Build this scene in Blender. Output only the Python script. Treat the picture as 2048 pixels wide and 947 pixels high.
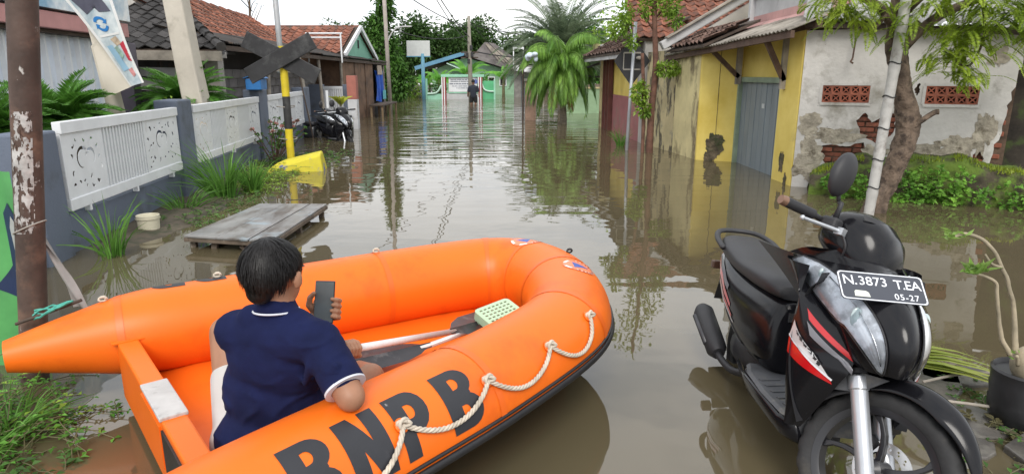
import bpy, bmesh, math, random
from mathutils import Vector, Matrix, noise, Quaternion

random.seed(7)
for o in list(bpy.data.objects):
    bpy.data.objects.remove(o)
SC = bpy.context.scene
COL = SC.collection
R = math.radians
PI = math.pi

# ------------------------------------------------------------------ camera
cam_d = bpy.data.cameras.new('camera')
cam_d.sensor_width = 36.0
cam_d.lens = 36.0 * 1300.0 / 2048.0
cam_d.clip_end = 2000.0
cam_d.clip_start = 0.05
cam = bpy.data.objects.new('camera', cam_d)
COL.objects.link(cam)
cam.location = (0, 0, 1.5)
cam.rotation_euler = (R(90 - 14), 0, 0)
SC.camera = cam

# ------------------------------------------------------------------ world: bright overcast
SUN_EL, SUN_AZ = 44.0, 184.0          # azimuth clockwise from +Y: behind the viewer, a little to the left
wd = bpy.data.worlds.new('World')
SC.world = wd
wd.use_nodes = True
nt = wd.node_tree
nt.nodes.clear()
def wn(t, **k):
    n = nt.nodes.new(t)
    for a, b in k.items():
        setattr(n, a, b)
    return n
w_out = wn('ShaderNodeOutputWorld')
w_bg = wn('ShaderNodeBackground')
w_sky = wn('ShaderNodeTexSky', sky_type='NISHITA', sun_disc=False)
w_sky.sun_elevation = R(SUN_EL)
w_sky.sun_rotation = R(SUN_AZ)
w_sky.dust_density = 3.0
w_tc = wn('ShaderNodeTexCoord')
w_map = wn('ShaderNodeMapping')
w_map.inputs['Scale'].default_value = (1.6, 1.6, 6.0)
w_n = wn('ShaderNodeTexNoise')
w_n.inputs['Scale'].default_value = 2.2
w_n.inputs['Detail'].default_value = 6
w_n.inputs['Roughness'].default_value = 0.55
w_r = wn('ShaderNodeValToRGB')
w_r.color_ramp.elements[0].position = 0.36
w_r.color_ramp.elements[0].color = (6.6, 7.1, 7.7, 1)
w_r.color_ramp.elements[1].position = 0.56
w_r.color_ramp.elements[1].color = (9.6, 9.6, 9.6, 1)
w_m = wn('ShaderNodeMix', data_type='RGBA')
w_m.inputs['Factor'].default_value = 0.9
nt.links.new(w_tc.outputs['Generated'], w_map.inputs['Vector'])
nt.links.new(w_map.outputs['Vector'], w_n.inputs['Vector'])
nt.links.new(w_n.outputs['Fac'], w_r.inputs['Fac'])
nt.links.new(w_sky.outputs['Color'], w_m.inputs['A'])
nt.links.new(w_r.outputs['Color'], w_m.inputs['B'])
nt.links.new(w_m.outputs['Result'], w_bg.inputs['Color'])
w_bg.inputs['Strength'].default_value = 0.105
nt.links.new(w_bg.outputs['Background'], w_out.inputs['Surface'])

sun_d = bpy.data.lights.new('sun', 'SUN')
sun_d.energy = 1.5
sun_d.angle = R(26)
sun_d.color = (1.0, 0.96, 0.9)
sun = bpy.data.objects.new('sun', sun_d)
COL.objects.link(sun)
sd = Vector((math.sin(R(SUN_AZ)) * math.cos(R(SUN_EL)), math.cos(R(SUN_AZ)) * math.cos(R(SUN_EL)), math.sin(R(SUN_EL))))
sun.rotation_euler = (-sd).to_track_quat('-Z', 'Y').to_euler()
sun.location = sd * 40

vs = SC.view_settings
vs.view_transform = 'Standard'
vs.look = 'None'
vs.gamma = 1.0
vs.exposure = 0.64
vs.use_curve_mapping = False

# ------------------------------------------------------------------ materials
MATS = {}
def mat(name, col, rough=0.6, metal=0.0, spec=0.5, var=0.12, vs=3.0, col2=None, bump=0.0, bs=40.0,
        coat=0.0, orand=0.0, dirt=None, dirt2=None, vscale=None, island=0.0, trans=0.0, lo=0.35, hi=0.65, bdist=0.01, sheen=0.0):
    """Principled material: noise-varied base colour, optional stain layers, optional bump."""
    if name in MATS:
        return MATS[name]
    m = bpy.data.materials.new(name)
    m.use_nodes = True
    t = m.node_tree
    N, L = t.nodes, t.links
    N.clear()
    out = N.new('ShaderNodeOutputMaterial')
    b = N.new('ShaderNodeBsdfPrincipled')
    tc = N.new('ShaderNodeTexCoord')
    vec = tc.outputs['Object']
    if vscale:
        mp = N.new('ShaderNodeMapping')
        mp.inputs['Scale'].default_value = vscale
        L.new(vec, mp.inputs['Vector'])
        vec = mp.outputs['Vector']
    c1 = tuple(max(0, x * (1 - var)) for x in col) + (1,)
    c2 = tuple(min(1, x * (1 + var)) for x in (col2 or col)) + (1,)
    n1 = N.new('ShaderNodeTexNoise')
    n1.inputs['Scale'].default_value = vs
    n1.inputs['Detail'].default_value = 5
    n1.inputs['Roughness'].default_value = 0.6
    L.new(vec, n1.inputs['Vector'])
    rp = N.new('ShaderNodeValToRGB')
    rp.color_ramp.elements[0].position = lo
    rp.color_ramp.elements[1].position = hi
    rp.color_ramp.elements[0].color = c1
    rp.color_ramp.elements[1].color = c2
    L.new(n1.outputs['Fac'], rp.inputs['Fac'])
    colo = rp.outputs['Color']
    for k, dd in enumerate((dirt, dirt2)):
        if not dd:
            continue
        dc, ds, dlo, dhi = dd[:4]
        n2 = N.new('ShaderNodeTexNoise')
        n2.inputs['Scale'].default_value = ds
        n2.inputs['Detail'].default_value = 8
        n2.inputs['Roughness'].default_value = 0.65
        mp2 = N.new('ShaderNodeMapping')
        mp2.inputs['Location'].default_value = (3.1 + k * 5, 1.7, 9.2)
        if len(dd) > 4:
            mp2.inputs['Scale'].default_value = dd[4]
        L.new(tc.outputs['Object'], mp2.inputs['Vector'])
        L.new(mp2.outputs['Vector'], n2.inputs['Vector'])
        r2 = N.new('ShaderNodeValToRGB')
        r2.color_ramp.elements[0].position = dlo
        r2.color_ramp.elements[1].position = dhi
        L.new(n2.outputs['Fac'], r2.inputs['Fac'])
        mx = N.new('ShaderNodeMix')
        mx.data_type = 'RGBA'
        L.new(r2.outputs['Color'], mx.inputs['Factor'])
        L.new(colo, mx.inputs['A'])
        mx.inputs['B'].default_value = tuple(dc) + (1,)
        colo = mx.outputs['Result']
    if orand or island:
        if orand:
            oi = N.new('ShaderNodeObjectInfo')
            rnd = oi.outputs['Random']
        else:
            oi = N.new('ShaderNodeNewGeometry')
            rnd = oi.outputs['Random Per Island']
        mr = N.new('ShaderNodeMapRange')
        a = orand or island
        mr.inputs['To Min'].default_value = 1 - a
        mr.inputs['To Max'].default_value = 1 + a
        L.new(rnd, mr.inputs['Value'])
        hs = N.new('ShaderNodeHueSaturation')
        L.new(mr.outputs['Result'], hs.inputs['Value'])
        L.new(colo, hs.inputs['Color'])
        colo = hs.outputs['Color']
    L.new(colo, b.inputs['Base Color'])
    b.inputs['Roughness'].default_value = rough
    b.inputs['Metallic'].default_value = metal
    b.inputs['Specular IOR Level'].default_value = spec
    b.inputs['Coat Weight'].default_value = coat
    b.inputs['Coat Roughness'].default_value = 0.08
    if sheen:
        b.inputs['Sheen Weight'].default_value = sheen
    if bump:
        n3 = N.new('ShaderNodeTexNoise')
        n3.inputs['Scale'].default_value = bs
        n3.inputs['Detail'].default_value = 6
        L.new(vec, n3.inputs['Vector'])
        bp = N.new('ShaderNodeBump')
        bp.inputs['Strength'].default_value = bump
        bp.inputs['Distance'].default_value = bdist
        L.new(n3.outputs['Fac'], bp.inputs['Height'])
        L.new(bp.outputs['Normal'], b.inputs['Normal'])
    sh = b.outputs['BSDF']
    if trans:
        tr = N.new('ShaderNodeBsdfTranslucent')
        L.new(colo, tr.inputs['Color'])
        ms = N.new('ShaderNodeMixShader')
        ms.inputs['Fac'].default_value = trans
        L.new(sh, ms.inputs[1])
        L.new(tr.outputs['BSDF'], ms.inputs[2])
        sh = ms.outputs['Shader']
    L.new(sh, out.inputs['Surface'])
    MATS[name] = m
    return m

def leafmat(name, col, col2=None, island=0.35, trans=0.35, rough=0.5):
    return mat(name, col, rough=rough, var=0.15, vs=1.5, col2=col2, island=island, trans=trans, spec=0.35)

# ------------------------------------------------------------------ objects
def tag(o, label=None, cat=None, group=None, kind=None):
    if label: o['label'] = label
    if cat: o['category'] = cat
    if group: o['group'] = group
    if kind: o['kind'] = kind
    return o
def thing(name, label, cat, loc=(0, 0, 0), rz=0.0, group=None):
    o = bpy.data.objects.new(name, None)
    o.empty_display_size = 0.1
    COL.objects.link(o)
    o.location = loc
    o.rotation_euler = (0, 0, rz)
    return tag(o, label, cat, group)
def wloc(o):
    v = Vector((0, 0, 0))
    while o:
        v = v + o.location
        o = o.parent
    return v
def copy_tree(o, parent=None, loc=None, rz=None, label=None):
    c = o.copy()
    COL.objects.link(c)
    if parent:
        c.parent = parent
    if loc is not None: c.location = loc
    if rz is not None: c.rotation_euler = (0, 0, rz)
    if label: c['label'] = label
    for ch in list(o.children):
        copy_tree(ch, c)
    return c
def link_mesh(name, me, m, parent=None, loc=(0, 0, 0)):
    o = bpy.data.objects.new(name, me)
    COL.objects.link(o)
    ms = m if isinstance(m, (list, tuple)) else [m]
    if not me.materials:
        for x in ms:
            me.materials.append(x)
    if parent:
        o.parent = parent
    o.location = loc
    return o

def frame_of(d, up=(0, 0, 1)):
    d = Vector(d).normalized()
    u = Vector(up)
    if abs(d.dot(u)) > 0.98:
        u = Vector((0, 1, 0))
    s = d.cross(u).normalized()
    return d, s, s.cross(d).normalized()

class MB:
    """Collects shapes; build() links them as ONE mesh object."""
    def __init__(s):
        s.v, s.f, s.m = [], [], []
    def add(s, vs, fs, mi=0):
        o = len(s.v)
        s.v += [Vector(v) for v in vs]
        s.f += [tuple(i + o for i in f) for f in fs]
        s.m += [mi] * len(fs)
        return s
    def box(s, c, d, rot=None, mi=0):
        c = Vector(c)
        hx, hy, hz = d[0] / 2, d[1] / 2, d[2] / 2
        vs = [Vector((x, y, z)) for z in (-hz, hz) for x, y in ((-hx, -hy), (hx, -hy), (hx, hy), (-hx, hy))]
        if rot is not None:
            vs = [rot @ v for v in vs]
        return s.add([c + v for v in vs], [(3, 2, 1, 0), (4, 5, 6, 7), (0, 1, 5, 4), (1, 2, 6, 5), (2, 3, 7, 6), (3, 0, 4, 7)], mi)
    def bar(s, a, b, w, h, up=(0, 0, 1), mi=0):
        a, b = Vector(a), Vector(b)
        d, sd_, u = frame_of(b - a, up)
        vs = []
        for p in (a, b):
            for x, y in ((-1, -1), (1, -1), (1, 1), (-1, 1)):
                vs.append(p + sd_ * (x * w / 2) + u * (y * h / 2))
        return s.add(vs, [(3, 2, 1, 0), (4, 5, 6, 7), (0, 1, 5, 4), (1, 2, 6, 5), (2, 3, 7, 6), (3, 0, 4, 7)], mi)
    def slab(s, poly, h, mi=0):
        """closed prism: poly = list of 3D points (planar), h = extrusion vector"""
        h = Vector(h)
        n = len(poly)
        p = [Vector(q) for q in poly]
        return s.add(p + [q + h for q in p],
                     [tuple(range(n - 1, -1, -1)), tuple(range(n, 2 * n))] + [(i, (i + 1) % n, n + (i + 1) % n, n + i) for i in range(n)], mi)
    def tube(s, pts, r, n=8, cap=True, mi=0, flat=1.0, up=(0, 0, 1)):
        pts = [Vector(p) for p in pts]
        k = len(pts)
        rs = r if isinstance(r, (list, tuple)) else [r] * k
        base = len(s.v)
        d0 = (pts[1] - pts[0]).normalized()
        _, sd_, u = frame_of(d0, up)
        vs = []
        prev = d0
        for i, p in enumerate(pts):
            if i == 0: d = d0
            elif i == k - 1: d = (pts[i] - pts[i - 1]).normalized()
            else: d = ((pts[i + 1] - p).normalized() + (p - pts[i - 1]).normalized()).normalized()
            q = prev.rotation_difference(d)
            sd_ = q @ sd_
            u = q @ u
            prev = d
            for j in range(n):
                a = 2 * PI * j / n
                vs.append(p + sd_ * (math.cos(a) * rs[i]) + u * (math.sin(a) * rs[i] * flat))
        fs = []
        for i in range(k - 1):
            for j in range(n):
                fs.append((i * n + j, i * n + (j + 1) % n, (i + 1) * n + (j + 1) % n, (i + 1) * n + j))
        if cap:
            fs.append(tuple(range(n - 1, -1, -1)))
            fs.append(tuple((k - 1) * n + j for j in range(n)))
        return s.add(vs, fs, mi)
    def lathe(s, prof, c=(0, 0, 0), n=16, rot=None, mi=0, cap=True):
        c = Vector(c)
        vs = []
        for r, z in prof:
            for j in range(n):
                a = 2 * PI * j / n
                v = Vector((r * math.cos(a), r * math.sin(a), z))
                vs.append(c + (rot @ v if rot is not None else v))
        k = len(prof)
        fs = [(i * n + j, i * n + (j + 1) % n, (i + 1) * n + (j + 1) % n, (i + 1) * n + j) for i in range(k - 1) for j in range(n)]
        if cap:
            fs.append(tuple(range(n - 1, -1, -1)))
            fs.append(tuple((k - 1) * n + j for j in range(n)))
        return s.add(vs, fs, mi)
    def ball(s, c, r, nu=16, nv=10, rot=None, mi=0):
        c = Vector(c)
        if not isinstance(r, (list, tuple)): r = (r, r, r)
        vs, fs = [], []
        for i in range(1, nv):
            th = PI * i / nv
            for j in range(nu):
                a = 2 * PI * j / nu
                v = Vector((r[0] * math.sin(th) * math.cos(a), r[1] * math.sin(th) * math.sin(a), r[2] * math.cos(th)))
                vs.append(c + (rot @ v if rot is not None else v))
        top, bot = Vector((0, 0, r[2])), Vector((0, 0, -r[2]))
        vs.append(c + (rot @ top if rot is not None else top))
        vs.append(c + (rot @ bot if rot is not None else bot))
        T, B = len(vs) - 2, len(vs) - 1
        for i in range(nv - 2):
            for j in range(nu):
                fs.append((i * nu + j, (i + 1) * nu + j, (i + 1) * nu + (j + 1) % nu, i * nu + (j + 1) % nu))
        for j in range(nu):
            fs.append((T, j, (j + 1) % nu))
            fs.append((B, (nv - 2) * nu + (j + 1) % nu, (nv - 2) * nu + j))
        return s.add(vs, fs, mi)
    def grid(s, fn, nu, nv, mi=0, closeu=False):
        vs = [fn(i / nu, j / nv) for j in range(nv + 1) for i in range(nu + (0 if closeu else 1))]
        w = nu if closeu else nu + 1
        fs = []
        for j in range(nv):
            for i in range(nu):
                i2 = (i + 1) % w
                fs.append((j * w + i, j * w + i2, (j + 1) * w + i2, (j + 1) * w + i))
        return s.add(vs, fs, mi)
    def loft(s, rings, cap=True, mi=0):
        n = len(rings[0])
        vs = [p for r in rings for p in r]
        k = len(rings)
        fs = [(i * n + j, i * n + (j + 1) % n, (i + 1) * n + (j + 1) % n, (i + 1) * n + j) for i in range(k - 1) for j in range(n)]
        if cap:
            fs.append(tuple(range(n - 1, -1, -1)))
            fs.append(tuple((k - 1) * n + j for j in range(n)))
        return s.add(vs, fs, mi)
    def leaf(s, p, d, L, w, n=None, fold=0.25, mi=0):
        """a folded diamond leaf (2 triangles pairs) from p along d"""
        d = Vector(d).normalized()
        if n is None:
            n = Vector((random.uniform(-1, 1), random.uniform(-1, 1), random.uniform(-.2, 1)))
        sd_ = d.cross(n)
        if sd_.length < 1e-4: sd_ = d.cross(Vector((0.3, 0.9, 0.2)))
        sd_.normalize()
        u = sd_.cross(d)
        p = Vector(p)
        m = p + d * (L * 0.45)
        o = len(s.v)
        s.v += [p, m + sd_ * (w / 2) + u * (fold * w), p + d * L - u * (0.1 * L), m - sd_ * (w / 2) + u * (fold * w)]
        s.f += [(o, o + 1, o + 2), (o, o + 2, o + 3)]
        s.m += [mi, mi]
    def blade(s, pts, w, mi=0, up=(0, 0, 1)):
        """flat tapering strip through pts"""
        o = len(s.v)
        k = len(pts)
        pts = [Vector(p) for p in pts]
        for i, p in enumerate(pts):
            d = (pts[min(i + 1, k - 1)] - pts[max(i - 1, 0)])
            sd_ = d.cross(Vector(up))
            if sd_.length < 1e-5: sd_ = Vector((1, 0, 0))
            sd_.normalize()
            ww = w * (1 - (i / (k - 1)) ** 1.6) + 0.0008
            s.v += [p - sd_ * ww / 2, p + sd_ * ww / 2]
        for i in range(k - 1):
            s.f.append((o + 2 * i, o + 2 * i + 1, o + 2 * i + 3, o + 2 * i + 2))
            s.m.append(mi)
    def build(s, name, m, parent=None, world=True, smooth=False, sharp=None, bevel=0.0, bseg=2, loc=None, sub=0):
        vs = s.v
        if parent is not None:
            org = wloc(parent) if world else Vector((0, 0, 0))
            oloc = (0, 0, 0)
        else:
            if loc is None:
                xs = [v.x for v in vs]; ys = [v.y for v in vs]; zs = [v.z for v in vs]
                loc = Vector(((min(xs) + max(xs)) / 2, (min(ys) + max(ys)) / 2, min(zs)))
            org = Vector(loc)
            oloc = org
        me = bpy.data.meshes.new(name)
        me.from_pydata([v - org for v in vs], [], s.f)
        if any(s.m):
            me.polygons.foreach_set('material_index', s.m)
        if smooth or sharp is not None:
            me.polygons.foreach_set('use_smooth', [True] * len(s.f))
            if sharp is not None:
                me.set_sharp_from_angle(angle=R(sharp))
        me.update()
        o = link_mesh(name, me, m, parent, oloc)
        if sub:
            md = o.modifiers.new('sub', 'SUBSURF'); md.levels = sub; md.render_levels = sub
        if bevel:
            md = o.modifiers.new('bevel', 'BEVEL')
            md.width = bevel; md.segments = bseg; md.limit_method = 'ANGLE'; md.angle_limit = R(35)
            md.harden_normals = False
        return o

def struct(name, mb, m, **k):
    return tag(mb.build(name, m, **k), kind='structure')

def crspline(P, n=12, closed=False):
    """Catmull-Rom through tuples of any length; returns list of tuples"""
    out = []
    k = len(P)
    for i in range(k - 1):
        p0 = P[max(i - 1, 0)]; p1 = P[i]; p2 = P[i + 1]; p3 = P[min(i + 2, k - 1)]
        for j in range(n):
            t = j / n
            out.append(tuple(0.5 * (2 * b + (c - a) * t + (2 * a - 5 * b + 4 * c - d) * t * t + (3 * b - a - 3 * c + d) * t ** 3)
                             for a, b, c, d in zip(p0, p1, p2, p3)))
    out.append(tuple(P[-1]))
    return out

def bake(obj):
    """evaluated mesh of a temporary object; the object is removed"""
    dg = bpy.context.evaluated_depsgraph_get()
    dg.update()
    me = bpy.data.meshes.new_from_object(obj.evaluated_get(dg))
    d = obj.data
    bpy.data.objects.remove(obj)
    return me
def text2d(body, size=1.0, offset=0.0, shear=0.0, space=1.0):
    cu = bpy.data.curves.new('txt', 'FONT')
    cu.body = body
    cu.size = size
    cu.offset = offset
    cu.shear = shear
    cu.space_character = space
    cu.resolution_u = 4
    o = bpy.data.objects.new('txt', cu)
    COL.objects.link(o)
    me = bake(o)
    vs = [v.co.copy() for v in me.vertices]
    fs = [tuple(p.vertices) for p in me.polygons]
    bpy.data.meshes.remove(me)
    return vs, fs
def plate2d(outer, holes, thick):
    """flat plate with holes in the local xy plane, thickness in z: returns verts, faces"""
    cu = bpy.data.curves.new('plt', 'CURVE')
    cu.dimensions = '2D'
    cu.fill_mode = 'BOTH'
    cu.extrude = thick / 2
    for ring in [outer] + holes:
        sp = cu.splines.new('POLY')
        sp.points.add(len(ring) - 1)
        for i, p in enumerate(ring):
            sp.points[i].co = (p[0], p[1], 0, 1)
        sp.use_cyclic_u = True
    o = bpy.data.objects.new('plt', cu)
    COL.objects.link(o)
    me = bake(o)
    vs = [v.co.copy() for v in me.vertices]
    fs = [tuple(p.vertices) for p in me.polygons]
    bpy.data.meshes.remove(me)
    return vs, fs
def slice2d(vs, fs, du, dv):
    """cut a flat mesh on a grid so that it can be bent"""
    bm = bmesh.new()
    bv = [bm.verts.new(v) for v in vs]
    for f in fs:
        try: bm.faces.new([bv[i] for i in f])
        except ValueError: pass
    xs = [v.x for v in vs]; ys = [v.y for v in vs]
    for ax, lo, hi, st in ((0, min(xs), max(xs), du), (1, min(ys), max(ys), dv)):
        q = lo + st
        while q < hi:
            co = Vector((q, 0, 0)) if ax == 0 else Vector((0, q, 0))
            no = Vector((1, 0, 0)) if ax == 0 else Vector((0, 1, 0))
            bmesh.ops.bisect_plane(bm, geom=bm.verts[:] + bm.edges[:] + bm.faces[:], plane_co=co, plane_no=no)
            q += st
    bm.verts.index_update()
    v2 = [v.co.copy() for v in bm.verts]
    f2 = [tuple(v.index for v in f.verts) for f in bm.faces]
    bm.free()
    return v2, f2
def remesh(mb, voxel, smooth_it=8, factor=0.5):
    """union of overlapping shapes as one continuous skin: returns a mesh"""
    me = bpy.data.meshes.new('tmp')
    me.from_pydata(mb.v, [], mb.f)
    o = bpy.data.objects.new('tmp', me)
    COL.objects.link(o)
    md = o.modifiers.new('r', 'REMESH'); md.mode = 'VOXEL'; md.voxel_size = voxel; md.use_smooth_shade = True
    md2 = o.modifiers.new('s', 'SMOOTH'); md2.factor = factor; md2.iterations = smooth_it
    out = bake(o)
    out.polygons.foreach_set('use_smooth', [True] * len(out.polygons))
    return out
def capsule(mb, a, b, ra, rb, n=12):
    """tapered limb segment with round ends"""
    a, b = Vector(a), Vector(b)
    d = b - a
    L = d.length
    q = d.to_track_quat('Z', 'Y').to_matrix()
    prof = []
    for i in range(5):
        t = -PI / 2 + (PI / 2) * i / 4
        prof.append((max(ra * math.cos(t), 0.0005), ra * math.sin(t)))
    for i in range(5):
        t = (PI / 2) * i / 4
        prof.append((max(rb * math.cos(t), 0.0005), L + rb * math.sin(t)))
    mb.lathe(prof, c=a, n=n, rot=q)
def rnd(a, b): return random.uniform(a, b)
# ================================================================== SETTING
def water_material():
    m = bpy.data.materials.new('flood_water')
    m.use_nodes = True
    t = m.node_tree; N = t.nodes; L = t.links
    N.clear()
    out = N.new('ShaderNodeOutputMaterial')
    b = N.new('ShaderNodeBsdfPrincipled')
    tc = N.new('ShaderNodeTexCoord')
    nz = N.new('ShaderNodeTexNoise'); nz.inputs['Scale'].default_value = 0.35; nz.inputs['Detail'].default_value = 3
    L.new(tc.outputs['Object'], nz.inputs['Vector'])
    rp = N.new('ShaderNodeValToRGB')
    rp.color_ramp.elements[0].position = 0.35; rp.color_ramp.elements[0].color = (0.088, 0.072, 0.042, 1)
    rp.color_ramp.elements[1].position = 0.68; rp.color_ramp.elements[1].color = (0.118, 0.097, 0.056, 1)
    L.new(nz.outputs['Fac'], rp.inputs['Fac'])
    L.new(rp.outputs['Color'], b.inputs['Base Color'])
    b.inputs['Roughness'].default_value = 0.015
    b.inputs['IOR'].default_value = 1.74
    # wind ripples in the open street, calm between the walls close by
    mp = N.new('ShaderNodeMapping'); mp.inputs['Scale'].default_value = (0.55, 2.3, 1)
    L.new(tc.outputs['Object'], mp.inputs['Vector'])
    r1 = N.new('ShaderNodeTexNoise'); r1.inputs['Scale'].default_value = 1.15; r1.inputs['Detail'].default_value = 1.2; r1.inputs['Roughness'].default_value = 0.4
    r1.inputs['Distortion'].default_value = 0.4
    L.new(mp.outputs['Vector'], r1.inputs['Vector'])
    r2 = N.new('ShaderNodeTexNoise'); r2.inputs['Scale'].default_value = 2.6; r2.inputs['Detail'].default_value = 2
    L.new(tc.outputs['Object'], r2.inputs['Vector'])
    sx = N.new('ShaderNodeSeparateXYZ'); L.new(tc.outputs['Object'], sx.inputs['Vector'])
    pn = N.new('ShaderNodeTexNoise'); pn.inputs['Scale'].default_value = 0.22; L.new(tc.outputs['Object'], pn.inputs['Vector'])
    far = N.new('ShaderNodeMapRange'); far.inputs['From Min'].default_value = 6; far.inputs['From Max'].default_value = 30
    far.inputs['To Min'].default_value = 0.06; far.inputs['To Max'].default_value = 1.0
    far.interpolation_type = 'SMOOTHSTEP'
    L.new(sx.outputs['Y'], far.inputs['Value'])
    pm = N.new('ShaderNodeMapRange'); pm.inputs['From Min'].default_value = 0.3; pm.inputs['From Max'].default_value = 0.7
    pm.inputs['To Min'].default_value = 0.55; pm.inputs['To Max'].default_value = 1.1
    L.new(pn.outputs['Fac'], pm.inputs['Value'])
    mu = N.new('ShaderNodeMath'); mu.operation = 'MULTIPLY'
    L.new(far.outputs['Result'], mu.inputs[0]); L.new(pm.outputs['Result'], mu.inputs[1])
    m2 = N.new('ShaderNodeMath'); m2.operation = 'MULTIPLY'
    L.new(mu.outputs['Value'], m2.inputs[0]); L.new(r1.outputs['Fac'], m2.inputs[1])
    m3 = N.new('ShaderNodeMath'); m3.operation = 'MULTIPLY_ADD'; m3.inputs[1].default_value = 0.035
    L.new(r2.outputs['Fac'], m3.inputs[0]); L.new(m2.outputs['Value'], m3.inputs[2])
    bp = N.new('ShaderNodeBump'); bp.inputs['Strength'].default_value = 1.0; bp.inputs['Distance'].default_value = 0.06
    L.new(m3.outputs['Value'], bp.inputs['Height'])
    L.new(bp.outputs['Normal'], b.inputs['Normal'])
    L.new(b.outputs['BSDF'], out.inputs['Surface'])
    return m
mud = mat('mud', (0.075, 0.06, 0.04), rough=0.8, var=0.3, vs=4, bump=0.6, bs=12, dirt=((0.03, 0.035, 0.015), 5, 0.5, 0.62))

mb = MB()
mb.add([(-600, -200, 0), (600, -200, 0), (600, 900, 0), (-600, 900, 0)], [(0, 1, 2, 3)])
struct('ground', MB().add([(-700, -300, -0.75), (700, -300, -0.75), (700, 1000, -0.75), (-700, 1000, -0.75)], [(0, 1, 2, 3)]), mud, loc=(0, 0, -0.75))
struct('water', mb, water_material(), loc=(0, 0, 0))

def mound(name, cx, cy, rx, ry, h, rot=0, m=mud, seed=0):
    """low uneven bank rising out of the water"""
    g = MB()
    ca, sa = math.cos(rot), math.sin(rot)
    def fn(u, v):
        a = 2 * PI * u
        r = v
        wob = 1 + 0.22 * noise.noise(Vector((math.cos(a) * 1.3 + seed, math.sin(a) * 1.3, 0)))
        x, y = rx * r * wob * math.cos(a), ry * r * wob * math.sin(a)
        z = h * (1 - r ** 3) - 0.12 * r ** 4 + 0.03 * noise.noise(Vector((x * 5, y * 5, seed)))
        return Vector((cx + x * ca - y * sa, cy + x * sa + y * ca, z))
    g.grid(fn, 40, 14, closeu=True)
    return struct(name, g, m, smooth=True)
mound('bank', -2.98, 2.35, 0.85, 1.25, 0.05, seed=1)
mound('bank', -3.9, 7.6, 0.75, 3.4, 0.03, rot=0.12, seed=2)
mound('bank', 2.75, 2.2, 0.75, 1.25, 0.03, rot=-0.3, seed=3)

# ================================================================== LEFT: garden wall with white panels
M_wall = mat('wall_blue_grey', (0.125, 0.15, 0.20), rough=0.75, var=0.1, vs=2, bump=0.25, bs=60, dirt=((0.06, 0.065, 0.06), 1.6, 0.55, 0.75))
M_white = mat('white_paint', (0.72, 0.74, 0.76), rough=0.45, var=0.05, vs=4, dirt=((0.45, 0.45, 0.42), 6, 0.62, 0.8))
FA = Vector((-3.76, 5.14, 0)); FD = Vector((-0.122, 0.9925, 0)).normalized(); FN = Vector((FD.y, -FD.x, 0))   # FN looks to the street
def fp(y, n=0.0, z=0.0):
    """point on the fence line at world y, n metres towards the street"""
    return FA + FD * ((y - FA.y) / FD.y) + FN * n + Vector((0, 0, z))
fence = thing('garden_fence', 'blue grey garden wall with white ornamental metal panels and posts', 'fence', fp(5.1))
g = MB(); g.slab([fp(3.2, 0, -0.7), fp(5.0, 0, -0.7), fp(17.2, 0, -0.7), fp(17.2, -0.16, -0.7), fp(3.2, -0.16, -0.7)], (0, 0, 1.03))
g.build('wall', M_wall, fence, bevel=0.01)
for y0, y1, top, nn in ((5.0, 5.38, 1.06, .05), (8.02, 8.5, 1.2, .06), (11.9, 12.5, 1.24, .06), (16.1, 16.9, 1.2, .06)):
    g = MB()
    q = [fp(y0, nn, -0.7), fp(y1, nn, -0.7), fp(y1, -0.22, -0.7), fp(y0, -0.22, -0.7)]
    g.slab(q, (0, 0, 0.7 + top))
    g.build('pillar', M_wall, fence, bevel=0.02)

def crescent(cx, cy, r, a0, sweep, w, n=7):
    """closed comma / scroll shaped cut-out"""
    o, i = [], []
    for k in range(n + 1):
        t = k / n
        a = a0 + sweep * t
        ww = w * math.sin(PI * min(1, t * 0.85 + 0.12)) ** 0.8 * (0.4 + 0.6 * (1 - t))
        rr = r * (1 - 0.35 * t)
        o.append((cx + (rr + ww / 2) * math.cos(a), cy + (rr + ww / 2) * math.sin(a)))
        i.append((cx + (rr - ww / 2) * math.cos(a), cy + (rr - ww / 2) * math.sin(a)))
    return o + i[::-1]
def scroll_plate(w, h, seed):
    rg = random.Random(seed)
    holes = []
    mx = 0.03
    # two large facing scrolls in the middle, small commas around them
    cx, cy = w / 2, h * 0.52
    big = min(w * 0.22, 0.11)
    holes.append(crescent(cx - big * 0.55, cy + big * .2, big, 0.4, 4.4, 0.04, 16))
    holes.append(crescent(cx + big * 0.75, cy + big * .2, big * 0.8, PI - 0.3, -4.2, 0.034, 16))
    taken = [(cx - big * 0.55, cy + big * .2, big + .025), (cx + big * 0.75, cy + big * .2, big * .8 + .025)]
    for _ in range(2600):
        r = rg.uniform(.030, .054)
        x, y = rg.uniform(mx + r, w - mx - r), rg.uniform(mx + r, h - mx - r)
        if any((x - a) ** 2 + (y - b) ** 2 < (r + q + .005) ** 2 for a, b, q in taken): continue
        taken.append((x, y, r))
        holes.append(crescent(x, y, r * .62, rg.uniform(0, 6.28), rg.choice((-1, 1)) * rg.uniform(2.0, 3.6), r * rg.uniform(.74, .88), 8))
    return plate2d([(0, 0), (w, 0), (w, h), (0, h)], holes, 0.004)
def place2d(mb, vs, fs, o, ux, uy, un):
    mb.add([o + ux * v.x + uy * v.y + un * v.z for v in vs], fs)
ZB, ZT = 0.37, 1.10
bar_me = None
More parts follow.
